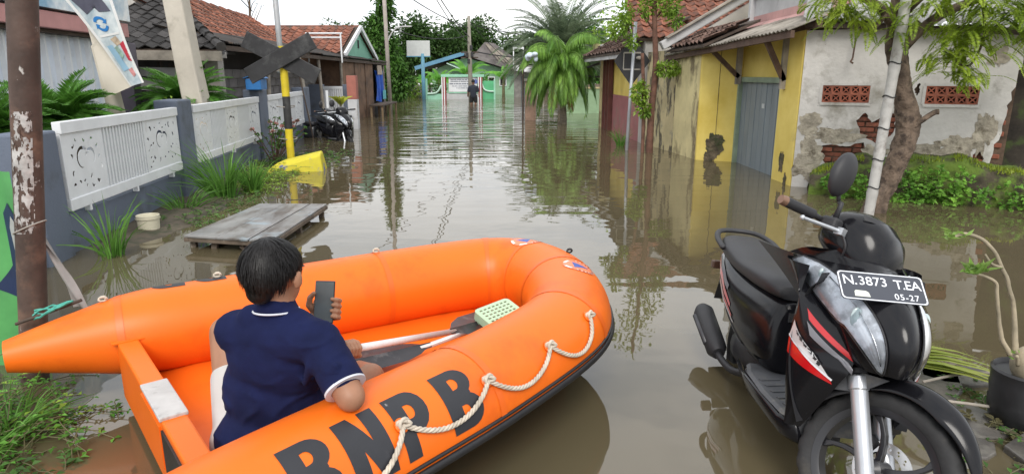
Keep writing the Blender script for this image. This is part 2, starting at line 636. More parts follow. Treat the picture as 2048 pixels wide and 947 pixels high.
def fence_panel(y0, y1, sections):
    """metal frame with rails, laser-cut plates and upright bars, hung between two pillars"""
    global bar_me
    L = (fp(y1) - fp(y0)).length
    n0 = 0.03
    o = fp(y0, n0, 0)
    up = Vector((0, 0, 1))
    g = MB()
    g.bar(o + up * (ZT - 0.03), o + FD * L + up * (ZT - 0.03), 0.07, 0.10)
    g.bar(o + up * (ZB + 0.05), o + FD * L + up * (ZB + 0.05), 0.05, 0.10)
    for s_ in (0.02, L - 0.02):
        g.bar(o + FD * s_ + up * (ZB + 0.1), o + FD * s_ + up * (ZT - 0.08), 0.035, 0.035, up=FD)
    fr = g.build('panel_frame', M_white, fence, bevel=0.006)
    for k in range(3):
        s_ = L * (0.12 + 0.38 * k)
        h = MB(); h.box(o + FD * s_ + up * (ZB - 0.022), (0.05, 0.03, 0.05))
        h.build('hinge_lug', M_white, fr)
    for kind, a, b in sections:
        s0, s1 = a * L, b * L
        if kind == 'scroll':
            vs, fs = scroll_plate(s1 - s0, ZT - ZB - 0.18, int(y0 * 100 + a * 100))
            g = MB()
            place2d(g, vs, fs, o + FD * s0 + up * (ZB + 0.1) + FN * 0.012, FD, up, FN)
            g.build('scroll_plate', M_white, fence)
            for s_ in (s0, s1):
                g = MB(); g.bar(o + FD * s_ + up * (ZB + 0.1), o + FD * s_ + up * (ZT - 0.08), 0.03, 0.03, up=FD)
                g.build('stile', M_white, fence)
        else:
            nb = max(2, int((s1 - s0) / 0.062))
            for i in range(nb):
                s_ = s0 + (i + 0.5) * (s1 - s0) / nb
                if bar_me is None:
                    h = MB(); h.box((0, 0, 0), (0.03, 0.034, ZT - ZB - 0.18))
                    bo = h.build('bar', M_white, fence, world=False)
                    bar_me = bo.data
                else:
                    bo = link_mesh('bar', bar_me, M_white, fence)
                bo.location = o + FD * s_ + up * ((ZB + 0.1 + ZT - 0.08) / 2) - wloc(fence)
                bo.rotation_euler = (0, 0, math.atan2(FD.y, FD.x))
fence_panel(5.42, 7.98, [('scroll', 0.02, 0.27), ('bar', 0.28, 0.62), ('scroll', 0.63, 0.98)])
fence_panel(8.54, 11.86, [('scroll', 0.02, 0.2), ('bar', 0.21, 0.4), ('scroll', 0.41, 0.6), ('bar', 0.61, 0.79), ('scroll', 0.8, 0.98)])
fence_panel(12.55, 16.05, [('scroll', 0.02, 0.25), ('bar', 0.26, 0.72), ('scroll', 0.73, 0.97)])
# yard behind the wall
struct('yard', MB().slab([fp(3, -0.17, -0.72), fp(30, -0.17, -0.72), fp(30, -14, -0.72), fp(3, -14, -0.72)], (0, 0, 0.85)), mat('yard_concrete', (0.09, 0.085, 0.08), rough=0.9, var=0.25, vs=2, bump=0.3))

# mailbox on the second pillar
mbx = thing('mailbox', 'bright blue metal mailbox with sloping lid on a fence pillar', 'mailbox', fp(11.95, -0.05, 1.24))
M_blue = mat('mailbox_blue', (0.03, 0.16, 0.42), rough=0.4, var=0.15)
c = fp(11.95, 0.03, 1.24)
g = MB(); g.slab([c + FD * -0.22 + FN * .12, c + FD * .22 + FN * .12, c + FD * .22 - FN * .14, c + FD * -.22 - FN * .14], (0, 0, 0.19)); g.build('body', M_blue, mbx, bevel=0.01)
g = MB(); g.slab([c + FD * -0.25 + FN * .15 + Vector((0, 0, .192)), c + FD * .25 + FN * .15 + Vector((0, 0, .192)), c + FD * .25 + FN * 0 + Vector((0, 0, .25)), c + FD * -.25 + FN * 0 + Vector((0, 0, .25))], (0, 0, 0.012))
g.slab([c + FD * -0.25 - FN * .17 + Vector((0, 0, .192)), c + FD * .25 - FN * .17 + Vector((0, 0, .192)), c + FD * .25 + FN * -0.002 + Vector((0, 0, .25)), c + FD * -.25 - FN * .002 + Vector((0, 0, .25))], (0, 0, 0.012))
g.build('lid', M_blue, mbx)

# ------------------------------------------------------------------ roof helper
TILE_COUNT = 0
def tiled_roof(name, o, ux, uy, wid, hgt, tw, th, mats, parent, limit=280, clip=None, seed=3):
    """rows of curved clay tiles on the plane o + ux*u + uy*v (v runs up the slope). Every tile a piece of its own up to limit, the rest one 'stuff' part."""
    rg = random.Random(seed)
    ux, uy = Vector(ux).normalized(), Vector(uy).normalized()
    un = ux.cross(uy).normalized()
    if un.z < 0: un = -un
    o = Vector(o)
    base = MB()
    me = bpy.data.meshes.new('tile')
    vs, fs = [], []
    nseg = 4
    for j in range(2):
        for i in range(nseg + 1):
            x = tw * 1.06 * (i / nseg - 0.5)
            bowl = 0.028 * math.cos(2 * PI * (i / nseg)) * (tw / 0.24)
            vs.append((x, j * th * 1.18, bowl + (0.03 if j == 0 else 0.004)))
    k = nseg + 1
    for i in range(nseg):
        fs.append((i, i + 1, k + i + 1, k + i))
    low = len(vs)
    for i in range(nseg + 1):
        v = vs[i]; vs.append((v[0], v[1], v[2] - 0.016))
    for i in range(nseg):
        fs.append((low + i, low + i + 1, i + 1, i))
    me.from_pydata(vs, [], fs)
    me.update()
    mat3 = Matrix((ux, uy, un)).transposed()
    cells = []
    for r in range(int(hgt / th)):
        for c_ in range(int(wid / tw)):
            u = (c_ + 0.5) * tw; v = r * th
            if clip and not clip(u, v): continue
            cells.append((u, v))
    org = wloc(parent)
    extra = MB()
    if len(cells) > limit:
        # the tiles seen largest are those along the lower edge and the near side
        cells.sort(key=lambda q: (o + ux * q[0] + uy * q[1]).length)
    for idx, (u, v) in enumerate(cells):
        p = o + ux * u + uy * v + un * 0.01
        rot = mat3.to_4x4() @ Matrix.Rotation(rg.gauss(0, 0.03), 4, 'Z') @ Matrix.Rotation(rg.gauss(0, 0.02), 4, 'X')
        p = p + un * rg.uniform(0, .012) + uy * rg.uniform(-.012, .012)
        if idx < limit:
            t_ = link_mesh('tile', me, mats, parent)
            t_.matrix_basis = Matrix.Translation(p - org) @ rot
        else:
            extra.add([p + (rot.to_3x3() @ Vector(q)) for q in vs], fs)
    if extra.v:
        e = extra.build('far_tiles', mats, parent)
        e['kind'] = 'stuff'
    return me

M_tile_red = mat('tile_red', (0.23, 0.085, 0.05), rough=0.85, var=0.35, vs=3.5, orand=0.35, bump=0.3, bs=30, dirt=((0.05, 0.04, 0.035), 4, 0.48, 0.7))
M_tile_dark = mat('tile_dark', (0.04, 0.037, 0.036), rough=0.85, var=0.35, vs=4, orand=0.5, bump=0.3, bs=30, dirt=((0.16, 0.15, 0.15), 9, 0.6, 0.75))
M_wood_dark = mat('old_wood', (0.07, 0.05, 0.038), rough=0.85, var=0.35, vs=4, bump=0.3, bs=30, vscale=(1, 1, 6))
M_wood_grey = mat('grey_wood', (0.28, 0.25, 0.21), rough=0.85, var=0.3, vs=4, bump=0.3, bs=30)
M_plaster = mat('old_plaster', (0.42, 0.40, 0.37), rough=0.9, var=0.18, vs=1.5, bump=0.3, bs=25, dirt=((0.13, 0.12, 0.10), 1.8, 0.52, 0.7))
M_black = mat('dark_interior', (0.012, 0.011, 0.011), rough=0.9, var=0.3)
M_conc = mat('concrete', (0.30, 0.28, 0.25), rough=0.9, var=0.2, vs=2.5, bump=0.35, bs=35, dirt=((0.12, 0.11, 0.09), 2.2, 0.55, 0.72))
M_block = mat('grey_block', (0.20, 0.19, 0.19), rough=0.92, var=0.2, vs=3, orand=0.18, bump=0.4, bs=30)

# ------------------------------------------------------------------ shop with ribbed shutter
shop = thing('shop_building', 'shop front with pale blue ribbed shutter under a pink fascia', 'building', (-5.9, 8.0, 0))
SD = FD; SN = FN
def shp(y, n, z): return fp(y, -1.75 + n, z)
M_shut = mat('shutter', (0.66, 0.72, 0.80), rough=0.4, metal=0.0, var=0.08, vs=2, dirt=((0.35, 0.37, 0.4), 3, 0.55, 0.8))
g = MB(); g.slab([shp(4.0, 0, -0.6), shp(10.75, 0, -0.6), shp(10.75, -.9, -0.6), shp(4.0, -.9, -0.6)], (0, 0, 3.3)); g.build('wall', M_plaster, shop)
g = MB(); g.slab([shp(4.5, 0.004, 0.1), shp(10.6, 0.004, 0.1), shp(10.6, 0.02, 0.1), shp(4.5, 0.02, 0.1)], (0, 0, 1.93)); g.build('shutter', M_shut, shop)
rib = None
for i in range(22):
    y = 4.6 + i * 0.275
    if rib is None:
        g = MB()
        a = shp(y, 0.02, 0.1)
        g.slab([a - SD * .045, a + SD * .045, a + SD * .02 + SN * .05, a - SD * .02 + SN * .05], (0, 0, 1.93))
        rib = g.build('shutter_rib', M_white, shop); y00 = y
    else:
        r_ = rib.copy(); COL.objects.link(r_); r_.location = rib.location + (fp(y) - fp(y00))
g = MB(); g.slab([shp(4.0, 0.01, 2.05), shp(10.6, 0.01, 2.05), shp(10.6, 0.3, 2.05), shp(4.0, 0.3, 2.05)], (0, 0, 0.2)); g.build('fascia', mat('pink_fascia', (0.50, 0.24, 0.23), rough=0.6, var=0.1), shop, bevel=0.01)
g = MB(); g.slab([shp(4.0, 0.02, 2.28), shp(10.6, 0.02, 2.28), shp(10.6, 0.34, 2.28), shp(4.0, 0.34, 2.28)], (0, 0, 0.32)); g.build('sign_board', mat('sky_blue_board', (0.25, 0.47, 0.66), rough=0.5, var=0.2, vs=2, col2=(0.7, 0.72, 0.72)), shop)
g = MB(); g.slab([shp(4.0, 0.012, 2.0), shp(10.6, 0.012, 2.0), shp(10.6, 0.2, 2.0), shp(4.0, 0.2, 2.0)], (0, 0, 0.046)); g.build('lintel', M_wood_dark, shop)
g = MB(); g.slab([shp(10.62, 0.03, -0.6), shp(10.9, 0.03, -0.6), shp(10.9, 0.25, -0.6), shp(10.62, 0.25, -0.6)], (0, 0, 2.58)); g.build('post', mat('mauve_post', (0.14, 0.12, 0.15), rough=0.7), shop, bevel=.01)

# ------------------------------------------------------------------ house with the dark tiled roof
h2 = thing('tiled_house', 'low house with blackened clay tile roof and shaded open porch', 'building', (-7.2, 13.0, 0))
ro, rx_, = Vector((-11.2, 11.6, 1.97)), Vector((1, -0.03, -0.012))
ry_ = Vector((-0.02, 2.5, 1.05))
L2 = 6.3
g = MB()
up_ = ry_.normalized()
A_, B_ = ro, ro + rx_.normalized() * L2
C_ = Vector((-8.0, 15.3, 3.45)); D_ = Vector((-11.2, 15.3, 3.5))
n_ = (B_ - A_).cross(C_ - A_).normalized()
g.slab([A_, B_, C_, D_], -n_ * 0.05); g.build('roof_deck', M_wood_dark, h2)
slen = (Vector((0, 3.7, 1.5))).length
def clip_dark(u, v):
    return u < L2 - 0.1 - v * 0.80 and u > 1.0
tiled_roof('tile', A_ + n_ * 0.01, B_ - A_, (D_ - A_), L2, slen, 0.25, 0.25, M_tile_dark, h2, clip=clip_dark, limit=290)
hip = MB()
E_ = Vector((-5.9, 14.4, 1.95))
hip.slab([B_, E_, C_ + Vector((.2, -.2, 0))], Vector((0, 0, -0.05))); hip.build('hip_slope', M_tile_dark, h2)
for k in range(15):
    t = k / 15
    p = B_.lerp(C_, t) + Vector((0, 0, 0.06)); q = B_.lerp(C_, t + 0.085) + Vector((0, 0, 0.03))
    g = MB(); g.tube([p, q], [0.085, 0.07], n=8); g.build('ridge_cap', M_tile_dark, h2)
g = MB(); g.bar(A_ + Vector((0, -0.02, -0.09)), B_ + Vector((0, -0.02, -0.09)), 0.05, 0.16); g.build('eave_board', M_wood_grey, h2)
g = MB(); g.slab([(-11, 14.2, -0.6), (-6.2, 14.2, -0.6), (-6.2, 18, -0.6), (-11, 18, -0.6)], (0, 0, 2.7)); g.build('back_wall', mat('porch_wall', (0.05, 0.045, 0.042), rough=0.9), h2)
for x in (-8.2, -6.9, -5.25):
    g = MB(); g.box((x, 11.85, 0.7), (0.24, 0.24, 2.35)); g.box((x, 11.85, 1.83), (0.34, 0.34, 0.1)); g.build('porch_column', M_conc, h2, bevel=.01)
g = MB(); g.bar((-8.6, 12.05, 1.6), (-5.2, 12.0, 1.52), 0.04, 0.16); g.build('awning_board', mat('pale_board', (0.5, 0.5, 0.5), rough=.7), h2)
g = MB(); g.slab([(-7.4, 11.7, 1.45), (-5.6, 11.7, 1.4), (-5.6, 11.72, 1.18), (-7.4, 11.72, 1.3)], (0, .02, 0)); g.build('rolled_blind', mat('blind', (0.32, 0.31, 0.30), rough=.8, var=.25), h2)
g = MB(); g.slab([(-6.75, 12.3, 0.1), (-6.15, 12.3, 0.1), (-6.15, 12.4, 0.1), (-6.75, 12.4, 0.1)], (0, 0, 1.35)); g.build('door_panel', mat('grey_door', (0.17, 0.15, 0.15), rough=.7), h2)

# ------------------------------------------------------------------ house with the red tiled roof behind
h3 = thing('tiled_house', 'house with long red clay tile roof beside the block wall', 'building', (-8.0, 18.0, 0))
A_ = Vector((-6.45, 13.6, 2.3)); B_ = Vector((-6.9, 22.5, 2.2)); D_ = Vector((-8.3, 13.7, 3.45)); C_ = Vector((-8.6, 22.5, 3.2))
n_ = (B_ - A_).cross(D_ - A_).normalized()
g = MB(); g.slab([A_, B_, C_, D_], -n_ * 0.05 * (1 if n_.z > 0 else -1)); g.build('roof_deck', M_wood_dark, h3)
tiled_roof('tile', A_ + Vector((0, 0, 0.012)), B_ - A_, D_ - A_, (B_ - A_).length, (D_ - A_).length, 0.24, 0.24, M_tile_red, h3, limit=300)
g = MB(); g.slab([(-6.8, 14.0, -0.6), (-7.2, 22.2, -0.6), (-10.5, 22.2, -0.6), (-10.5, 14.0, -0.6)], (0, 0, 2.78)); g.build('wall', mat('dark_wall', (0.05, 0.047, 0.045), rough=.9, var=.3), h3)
g = MB(); g.slab([(-6.5, 13.55, 2.28), (-8.3, 13.6, 3.42), (-10.2, 13.6, 2.3)], (0, 0.1, 0)); g.build('gable_wall', M_plaster, h3)
for k in range(14):
    p = D_.lerp(C_, k / 14) + Vector((0, 0, .05)); q = D_.lerp(C_, (k + 1.15) / 14) + Vector((0, 0, .03))
    g = MB(); g.tube([p, q], [0.12, 0.1], n=8); g.build('ridge_cap', M_tile_red, h3)

# ------------------------------------------------------------------ green gable house
h4 = thing('gable_house', 'red roofed house with mint green gable and white verge boards', 'building', (-7.0, 25.0, 0))
A_ = Vector((-9.6, 21.8, 2.15)); B_ = Vector((-5.35, 21.8, 2.15)); C_ = Vector((-5.35, 24.2, 3.15)); D_ = Vector((-9.6, 24.2, 3.15))
n_ = (B_ - A_).cross(D_ - A_).normalized()
g = MB(); g.slab([A_, B_, C_, D_], -n_ * .05); g.build('roof_deck', M_wood_dark, h4)
tiled_roof('tile', A_ + Vector((0, 0, .012)), B_ - A_, D_ - A_, (B_ - A_).length, (D_ - A_).length, 0.27, 0.27, M_tile_red, h4, limit=170)
g = MB(); g.slab([Vector((-9.6, 26.8, 2.15)), Vector((-5.35, 26.8, 2.15)), C_ + Vector((0, .02, 0)), D_ + Vector((0, .02, 0))], (0, 0, 0.05)); g.build('rear_slope', M_tile_red, h4)
M_mint = mat('mint_wall', (0.18, 0.42, 0.31), rough=.7, var=.08)
g = MB(); g.slab([(-5.5, 22.1, -0.6), (-5.5, 26.5, -0.6), (-5.5, 26.5, 2.15), (-5.5, 24.2, 3.06), (-5.5, 22.1, 2.15)], (-4, 0, 0)); g.build('wall', M_mint, h4)
for a, b in (((-5.38, 21.75, 2.12), (-5.38, 24.2, 3.12)), ((-5.38, 24.2, 3.12), (-5.38, 26.9, 2.08))):
    g = MB(); g.bar(a, b, 0.08, 0.14); g.build('verge_board', M_white, h4)
g = MB(); g.box((-5.495, 24.2, 2.55), (0.02, 0.2, 0.28)); g.build('vent', M_black, h4)
# white pipe frame standing on the lean-to
tf = thing('pipe_stand', 'thin white pipe frame standing on the shed roof', 'frame', (-5.9, 20.4, 2.1))
for a, b in (((-6.15, 20.4, 1.85), (-6.15, 20.4, 2.72)), ((-5.15, 20.4, 1.85), (-5.15, 20.4, 2.72)), ((-6.2, 20.4, 2.7), (-5.1, 20.4, 2.7)), ((-6.15, 20.4, 2.58), (-5.15, 20.4, 2.58))):
    g = MB(); g.tube([a, b], 0.025, n=6); g.build('pipe', M_white, tf)

# ------------------------------------------------------------------ block wall and lean-to shed
bw = thing('block_wall', 'unplastered grey concrete block wall behind the garden fence', 'wall', (-6.1, 15, 0))
g = MB(); g.slab([(-6.06, 12.6, -0.6), (-6.2, 21, -0.6), (-6.3, 21, -0.6), (-6.16, 12.6, -0.6)], (0, 0, 2.05)); g.build('mortar_core', M_conc, bw)
blk = None
d_ = Vector((-0.14, 8.4, 0)).normalized()
for row in range(6):
    for k in range(20):
        y = 12.65 + k * 0.42 + (0.21 if row % 2 else 0)
        if y > 20.6: continue
        p = Vector((-6.06, 12.6, 0)) + d_ * (y - 12.6 + 0.2) + Vector((0.012, 0, 0.42 + row * 0.2 + 0.1))
        if blk is None:
            g = MB(); g.box((0, 0, 0), (0.40, 0.05, 0.185)); ob = g.build('block', M_block, bw, world=False, bevel=.008, bseg=1); blk = ob
        else:
            ob = blk.copy(); COL.objects.link(ob)
        ob.location = p - wloc(bw)
        ob.rotation_euler = (0, 0, math.atan2(d_.y, d_.x) + rnd(-.01, .01))
M_corr_dark = mat('corrugated_dark', (0.045, 0.042, 0.04), rough=.7, var=.4, vs=2, dirt=((.10, .055, .03), 3, .52, .7))
def corrugated(mb, a, b, upv, pitch=0.076, amp=0.02, nrm=None, thick=True, seg=4):
    """wavy sheet between edge a->b, extruded along upv"""
    a, b, upv = Vector(a), Vector(b), Vector(upv)
    L = (b - a).length
    nw = max(2, int(L / pitch))
    d = (b - a).normalized()
    n = nrm or d.cross(upv).normalized()
    tot = nw * seg
    def fn(u, v):
        k = round(u * tot)
        return a + (b - a) * u + upv * v + n * (amp * math.cos(2 * PI * k / seg))
    mb.grid(fn, tot, 2)
shed = thing('lean_to_shed', 'dark lean-to shed with corrugated roof and brown plywood side', 'shed', (-6, 22, 0))
for k, (y0, y1) in enumerate(((12.3, 15.4), (15.3, 18.5), (18.4, 21.6), (21.5, 24.8), (24.7, 28.0))):
    g = MB()
    zo = 2.06 - 0.015 * k
    corrugated(g, (-5.15, y0, zo + .012 * (k % 2)), (-5.2, y1, zo + .012 * (k % 2)), (-1.35, 0, 0.32), amp=.018)
    g.build('roof_sheet', M_corr_dark, shed, smooth=True)
g = MB(); g.bar((-5.22, 12.3, 1.97), (-5.26, 28.0, 1.92), .05, .09); g.build('eave_beam', M_wood_dark, shed)
g = MB(); g.slab([(-6.55, 12.5, 1.4), (-6.75, 21, 1.4), (-6.8, 21, 1.4), (-6.6, 12.5, 1.4)], (0, 0, 0.85)); g.build('back_sheet', M_corr_dark, shed)
M_ply = mat('plywood', (0.15, 0.085, 0.05), rough=.8, var=.3, vs=3, bump=.15, dirt=((.05, .03, .02), 2, .5, .7))
for y0, y1 in ((20.9, 22.6), (22.62, 24.2), (24.22, 25.6)):
    g = MB(); g.slab([(-5.30, y0, -0.6), (-5.32, y1, -0.6), (-5.36, y1, -0.6), (-5.34, y0, -0.6)], (0, 0, 2.58)); g.build('side_panel', M_ply, shed)
g = MB(); g.slab([(-7.3, 20.9, -0.6), (-5.37, 20.9, -0.6), (-5.37, 20.95, -0.6), (-7.3, 20.95, -0.6)], (0, 0, 2.6)); g.build('end_panel', M_ply, shed)
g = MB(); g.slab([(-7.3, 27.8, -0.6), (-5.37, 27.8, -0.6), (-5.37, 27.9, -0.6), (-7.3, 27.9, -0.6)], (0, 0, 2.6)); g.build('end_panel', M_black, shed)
g = MB(); g.slab([(-5.42, 25.55, -0.6), (-5.42, 27.8, -0.6), (-5.46, 27.8, -0.6), (-5.46, 25.55, -0.6)], (0, 0, 2.55)); g.build('shade_panel', M_black, shed)  # black sheet added behind the opening, its shade put into the colour
for (x, y, lx) in ((-5.3, 14.6, -.1), (-5.25, 16.6, .2), (-5.3, 18.4, .1), (-5.3, 20.8, 0), (-5.32, 27.7, 0)):
    g = MB(); g.tube([(x + lx, y, -0.6), (x, y, 1.95)], .045, n=7); g.build('post', M_wood_grey, shed)
g = MB(); g.bar((-5.28, 14.2, 1.62), (-5.28, 17.0, 1.55), .04, .06); g.build('rail', M_wood_grey, shed)
g = MB(); g.box((-5.5, 16.0, 1.72), (.03, .55, .34)); g.build('light_panel', mat('pale_panel', (.36, .45, .46), rough=.5), shed)
tarp = thing('tarpaulin', 'bright blue tarpaulin hanging in the shed opening', 'tarp', (-5.5, 26.6, .3))
g = MB(); g.grid(lambda u, v: Vector((-5.27 + .06 * math.sin(u * 14 + v * 3), 25.75 + u * 1.5, 0.5 + v * 1.1 + .05 * math.sin(u * 9))), 30, 10)
g.build('sheet', mat('tarp_blue', (.02, .10, .50), rough=.45, var=.2), tarp, smooth=True)
g = MB(); g.grid(lambda u, v: Vector((-5.16 + .03 * math.sin(u * 11), 26.6 + u * .7, 0.55 + v * .35)), 14, 6)
g.build('patch', mat('tarp_cyan', (.10, .38, .40), rough=.5), tarp, smooth=True)
hs = MB(); hs.slab([(-5.2, 26.0, 1.5), (-5.2, 26.9, 1.5), (-5.22, 26.85, 1.85), (-5.22, 26.05, 1.85)], (-.02, 0, 0))
tag(hs.build('hanging_sack', mat('sack', (.36, .30, .24), rough=.9, var=.2)), 'pale sack hanging under the shed eave above the blue tarpaulin', 'sack')
bench = thing('wooden_bench', 'small rough wooden bench standing in water beside the shed', 'bench', (-5.2, 25.0, -.5))
g = MB(); g.box((-4.9, 25.4, .42), (.5, 3.0, .05)); g.build('top', M_wood_dark, bench)
for x in (-5.1, -4.7):
    for y in (24.0, 25.4, 26.8):
        g = MB(); g.box((x, y, -.08), (.07, .07, .94)); g.build('leg', mat('bench_wood', (.24, .17, .10), rough=.8, var=.3), bench)
# ------------------------------------------------------------------ red and white gate post, gate
gp_ = thing('gate_post', 'square gate post painted red above white', 'post', (-4.5, 18.8, -.6))
g = MB(); g.box((-4.5, 18.8, .1), (.26, .26, 1.45)); g.build('lower', mat('post_white', (.55, .56, .58), rough=.7, var=.1, dirt=((.3, .28, .24), 4, .5, .7)), gp_, bevel=.01)
g = MB(); g.box((-4.5, 18.8, 1.15), (.262, .262, .646)); g.build('upper', mat('post_red', (.36, .13, .10), rough=.7, var=.15), gp_, bevel=.01)
gw = thing('side_gate', 'white slatted side gate between blue grey piers behind the motorbikes', 'gate', (-5.4, 19.6, -.6))
g = MB(); g.box((-5.75, 19.6, .3), (.42, .2, 1.85)); g.build('pier', M_wall, gw, bevel=.01)
g = MB(); g.box((-4.85, 19.6, .3), (.22, .2, 1.85)); g.build('pier', M_wall, gw, bevel=.01)
for z in (.25, 1.13):
    g = MB(); g.box((-5.25, 19.58, z), (.58, .05, .08)); g.build('rail', M_white, gw)
for i in range(9):
    g = MB(); g.box((-5.51 + i * .064, 19.58, .69), (.05, .03, .8)); g.build('slat', M_white, gw)

# ------------------------------------------------------------------ level crossing sign seen from behind
rs = thing('crossing_sign', 'black backed X shaped railway crossing sign on a yellow and black pole', 'road sign', (-3.74, 11.0, 0))
M_yel = mat('sign_yellow', (.62, .48, .02), rough=.55, var=.12, vs=5, dirt=((.25, .2, .05), 7, .58, .72))
M_blk = mat('sign_black', (.022, .022, .024), rough=.65, var=.3, vs=4, dirt=((.07, .07, .07), 5, .5, .72))
for z0, z1, m_ in ((.0, .62, M_yel), (.62, 1.15, M_blk), (1.15, 1.95, M_yel)):
    g = MB(); g.lathe([(.062, z0), (.062, z1)], c=(-3.74 - .0 * z0, 11.0, 0), n=14); g.build('pole_band', m_, rs, sharp=40)
for a, b, off in (((-4.32, 10.93, 2.06), (-3.17, 10.93, 1.46), 0.0), ((-4.29, 10.885, 1.47), (-3.20, 10.885, 2.04), 0.0)):
    g = MB(); g.bar(a, b, .03, .27, up=(0, 0, 1)); g.build('board', M_blk, rs, bevel=.008)
for z in (1.72, 1.8):
    g = MB(); g.lathe([(.075, z), (.075, z + .03)], c=(-3.74, 11.0, 0), n=14); g.build('clamp', M_conc, rs, sharp=40)
blk_ = thing('concrete_block', 'yellow painted concrete block at the foot of the crossing sign', 'concrete block', (-3.4, 10.45, -.3))
g = MB()
g.loft([[Vector((x, y, z)) for x, y, z in ring] for ring in (
    [(-3.95, 10.15, -.5), (-3.0, 10.3, -.5), (-3.05, 10.85, -.5), (-3.95, 10.75, -.5)],
    [(-3.92, 10.2, .0), (-3.02, 10.33, .0), (-3.08, 10.8, .0), (-3.9, 10.7, .0)],
    [(-3.75, 10.33, .13), (-3.06, 10.38, .27), (-3.12, 10.72, .30), (-3.7, 10.65, .16)])])
g.build('block', mat('base_yellow', (.58, .50, .03), rough=.7, var=.15, vs=4, dirt=((.12, .14, .30), 3.2, .60, .66)), blk_, bevel=.03)
gpole = thing('steel_pole', 'tall thin grey steel pole tied to the crossing sign', 'pole', (-3.86, 11.25, -.4))
g = MB(); g.tube([(-3.82, 11.25, -.5), (-3.9, 11.25, 4.6)], .045, n=12); g.build('shaft', mat('galvanised', (.36, .37, .38), rough=.5, metal=.3, var=.15, dirt=((.2, .15, .1), 5, .6, .75)), gpole, smooth=True)
for z in (.45, .98):
    g = MB(); g.tube([(-3.80 + .14 * math.cos(a * PI / 6), 11.12 + .19 * math.sin(a * PI / 6), z + .01 * math.sin(a)) for a in range(13)], .008, n=5); g.build('wire_tie', M_conc, gpole)
cp = thing('concrete_pole', 'pale square concrete utility pole rising behind the fern palm', 'pole', (-5.0, 10.3, -.5))
g = MB()
g.loft([[Vector((x + sx * w, 10.3 + sy * w, z)) for sx, sy in ((-1, -1), (1, -1), (1, 1), (-1, 1))] for x, w, z in ((-4.72, .17, -.5), (-4.95, .15, 1.6), (-5.22, .13, 5.0))])
g.build('shaft', mat('pole_concrete', (.50, .46, .39), rough=.85, var=.12, vs=2, bump=.2, dirt=((.28, .25, .2), 3, .55, .75)), cp, bevel=.025)
# ================================================================== FOLIAGE HELPERS
L_mid = leafmat('leaf_mid', (.045, .12, .02), (.10, .22, .04))
L_dark = leafmat('leaf_dark', (.028, .075, .016), (.075, .145, .035))
L_lime = leafmat('leaf_lime', (.13, .26, .03), (.26, .38, .05), island=.3)
L_bright = leafmat('leaf_bright', (.06, .22, .02), (.14, .34, .05), island=.3)
L_grey = leafmat('leaf_grey', (.10, .15, .09), (.20, .25, .15), island=.3)
L_cyc = leafmat('leaf_cycad', (.06, .19, .02), (.13, .30, .05), island=.35, trans=.3)
L_grass = leafmat('leaf_grass', (.07, .19, .025), (.16, .34, .06), island=.35)
L_dry = leafmat('leaf_dry', (.30, .19, .06), (.42, .30, .10), island=.25, trans=.15)
M_bark = mat('bark', (.10, .072, .05), rough=.95, var=.4, vs=9, bump=.9, bs=22, bdist=.03, dirt=((.20, .17, .13), 6, .55, .72))
M_stem = mat('stem', (.13, .12, .06), rough=.8, var=.25)

def leaf_cloud(mb, c, r, n, size, droop=.3, rg=random, up=.5):
    """leaves spread through an uneven ball, denser towards its skin"""
    c = Vector(c)
    if not isinstance(r, (tuple, list)): r = (r, r, r)
    for _ in range(n):
        e = Vector((rg.gauss(0, 1), rg.gauss(0, 1), rg.gauss(0, 1))).normalized()
        k = rg.random() ** .45
        k *= 1 + .28 * noise.noise(c * 1.7 + e * 2.1)
        p = c + Vector((e.x * r[0], e.y * r[1], e.z * r[2])) * k
        d = (e * .7 + Vector((rg.uniform(-.7, .7), rg.uniform(-.7, .7), rg.uniform(-.6, .5) - droop)))
        s_ = size * rg.uniform(.65, 1.35)
        mb.leaf(p, d, s_, s_ * .5, n=Vector((rg.uniform(-.5, .5), rg.uniform(-.5, .5), up + rg.random())))
def tree(name, label, base, trunk, clumps, per, lsize, m, group=None, tr=.2, bark=None, cat='tree', seed=1, limbs=True):
    """trunk: points from base up; clumps: (centre, radius)"""
    rg = random.Random(seed)
    t_ = thing(name, label, cat, base, group=group)
    g = MB()
    k = len(trunk)
    pts = crspline([tuple(p) for p in trunk], 5)
    g.tube(pts, [tr * (1 - .65 * i / (len(pts) - 1)) for i in range(len(pts))], n=10)
    if limbs:
        for c, r in clumps:
            c = Vector(c)
            st = min(range(len(pts)), key=lambda i: (Vector(pts[i]) - c).length + (0 if pts[i][2] < c.z else 3))
            st = max(2, st - 2)
            a = Vector(pts[st]); mid = a.lerp(c, .5) + Vector((rg.uniform(-.1, .1), rg.uniform(-.1, .1), rg.uniform(0, .15))) * (c - a).length
            g.tube(crspline([tuple(a), tuple(mid), tuple(c)], 4), [tr * .34 * (1 - .8 * q / 8) for q in range(9)], n=6)
    g.build('trunk', bark or M_bark, t_, smooth=True)
    g = MB()
    for c, r in clumps:
        rr_ = r if isinstance(r, (int, float)) else sum(r) / 3
        leaf_cloud(g, c, r, int(per * rr_ * rr_), lsize, rg=rg)
    g.build('crown', m, t_)
    return t_
def blobs(c, R_, n, rr_, seed, flat=1.0):
    rg = random.Random(seed); out = []
    for _ in range(n):
        e = Vector((rg.gauss(0, 1), rg.gauss(0, 1), rg.gauss(0, 1))).normalized() * rg.random() ** .4
        out.append((Vector(c) + Vector((e.x * R_[0], e.y * R_[1], e.z * R_[2])), rr_ * rg.uniform(.6, 1.25)))
    return out
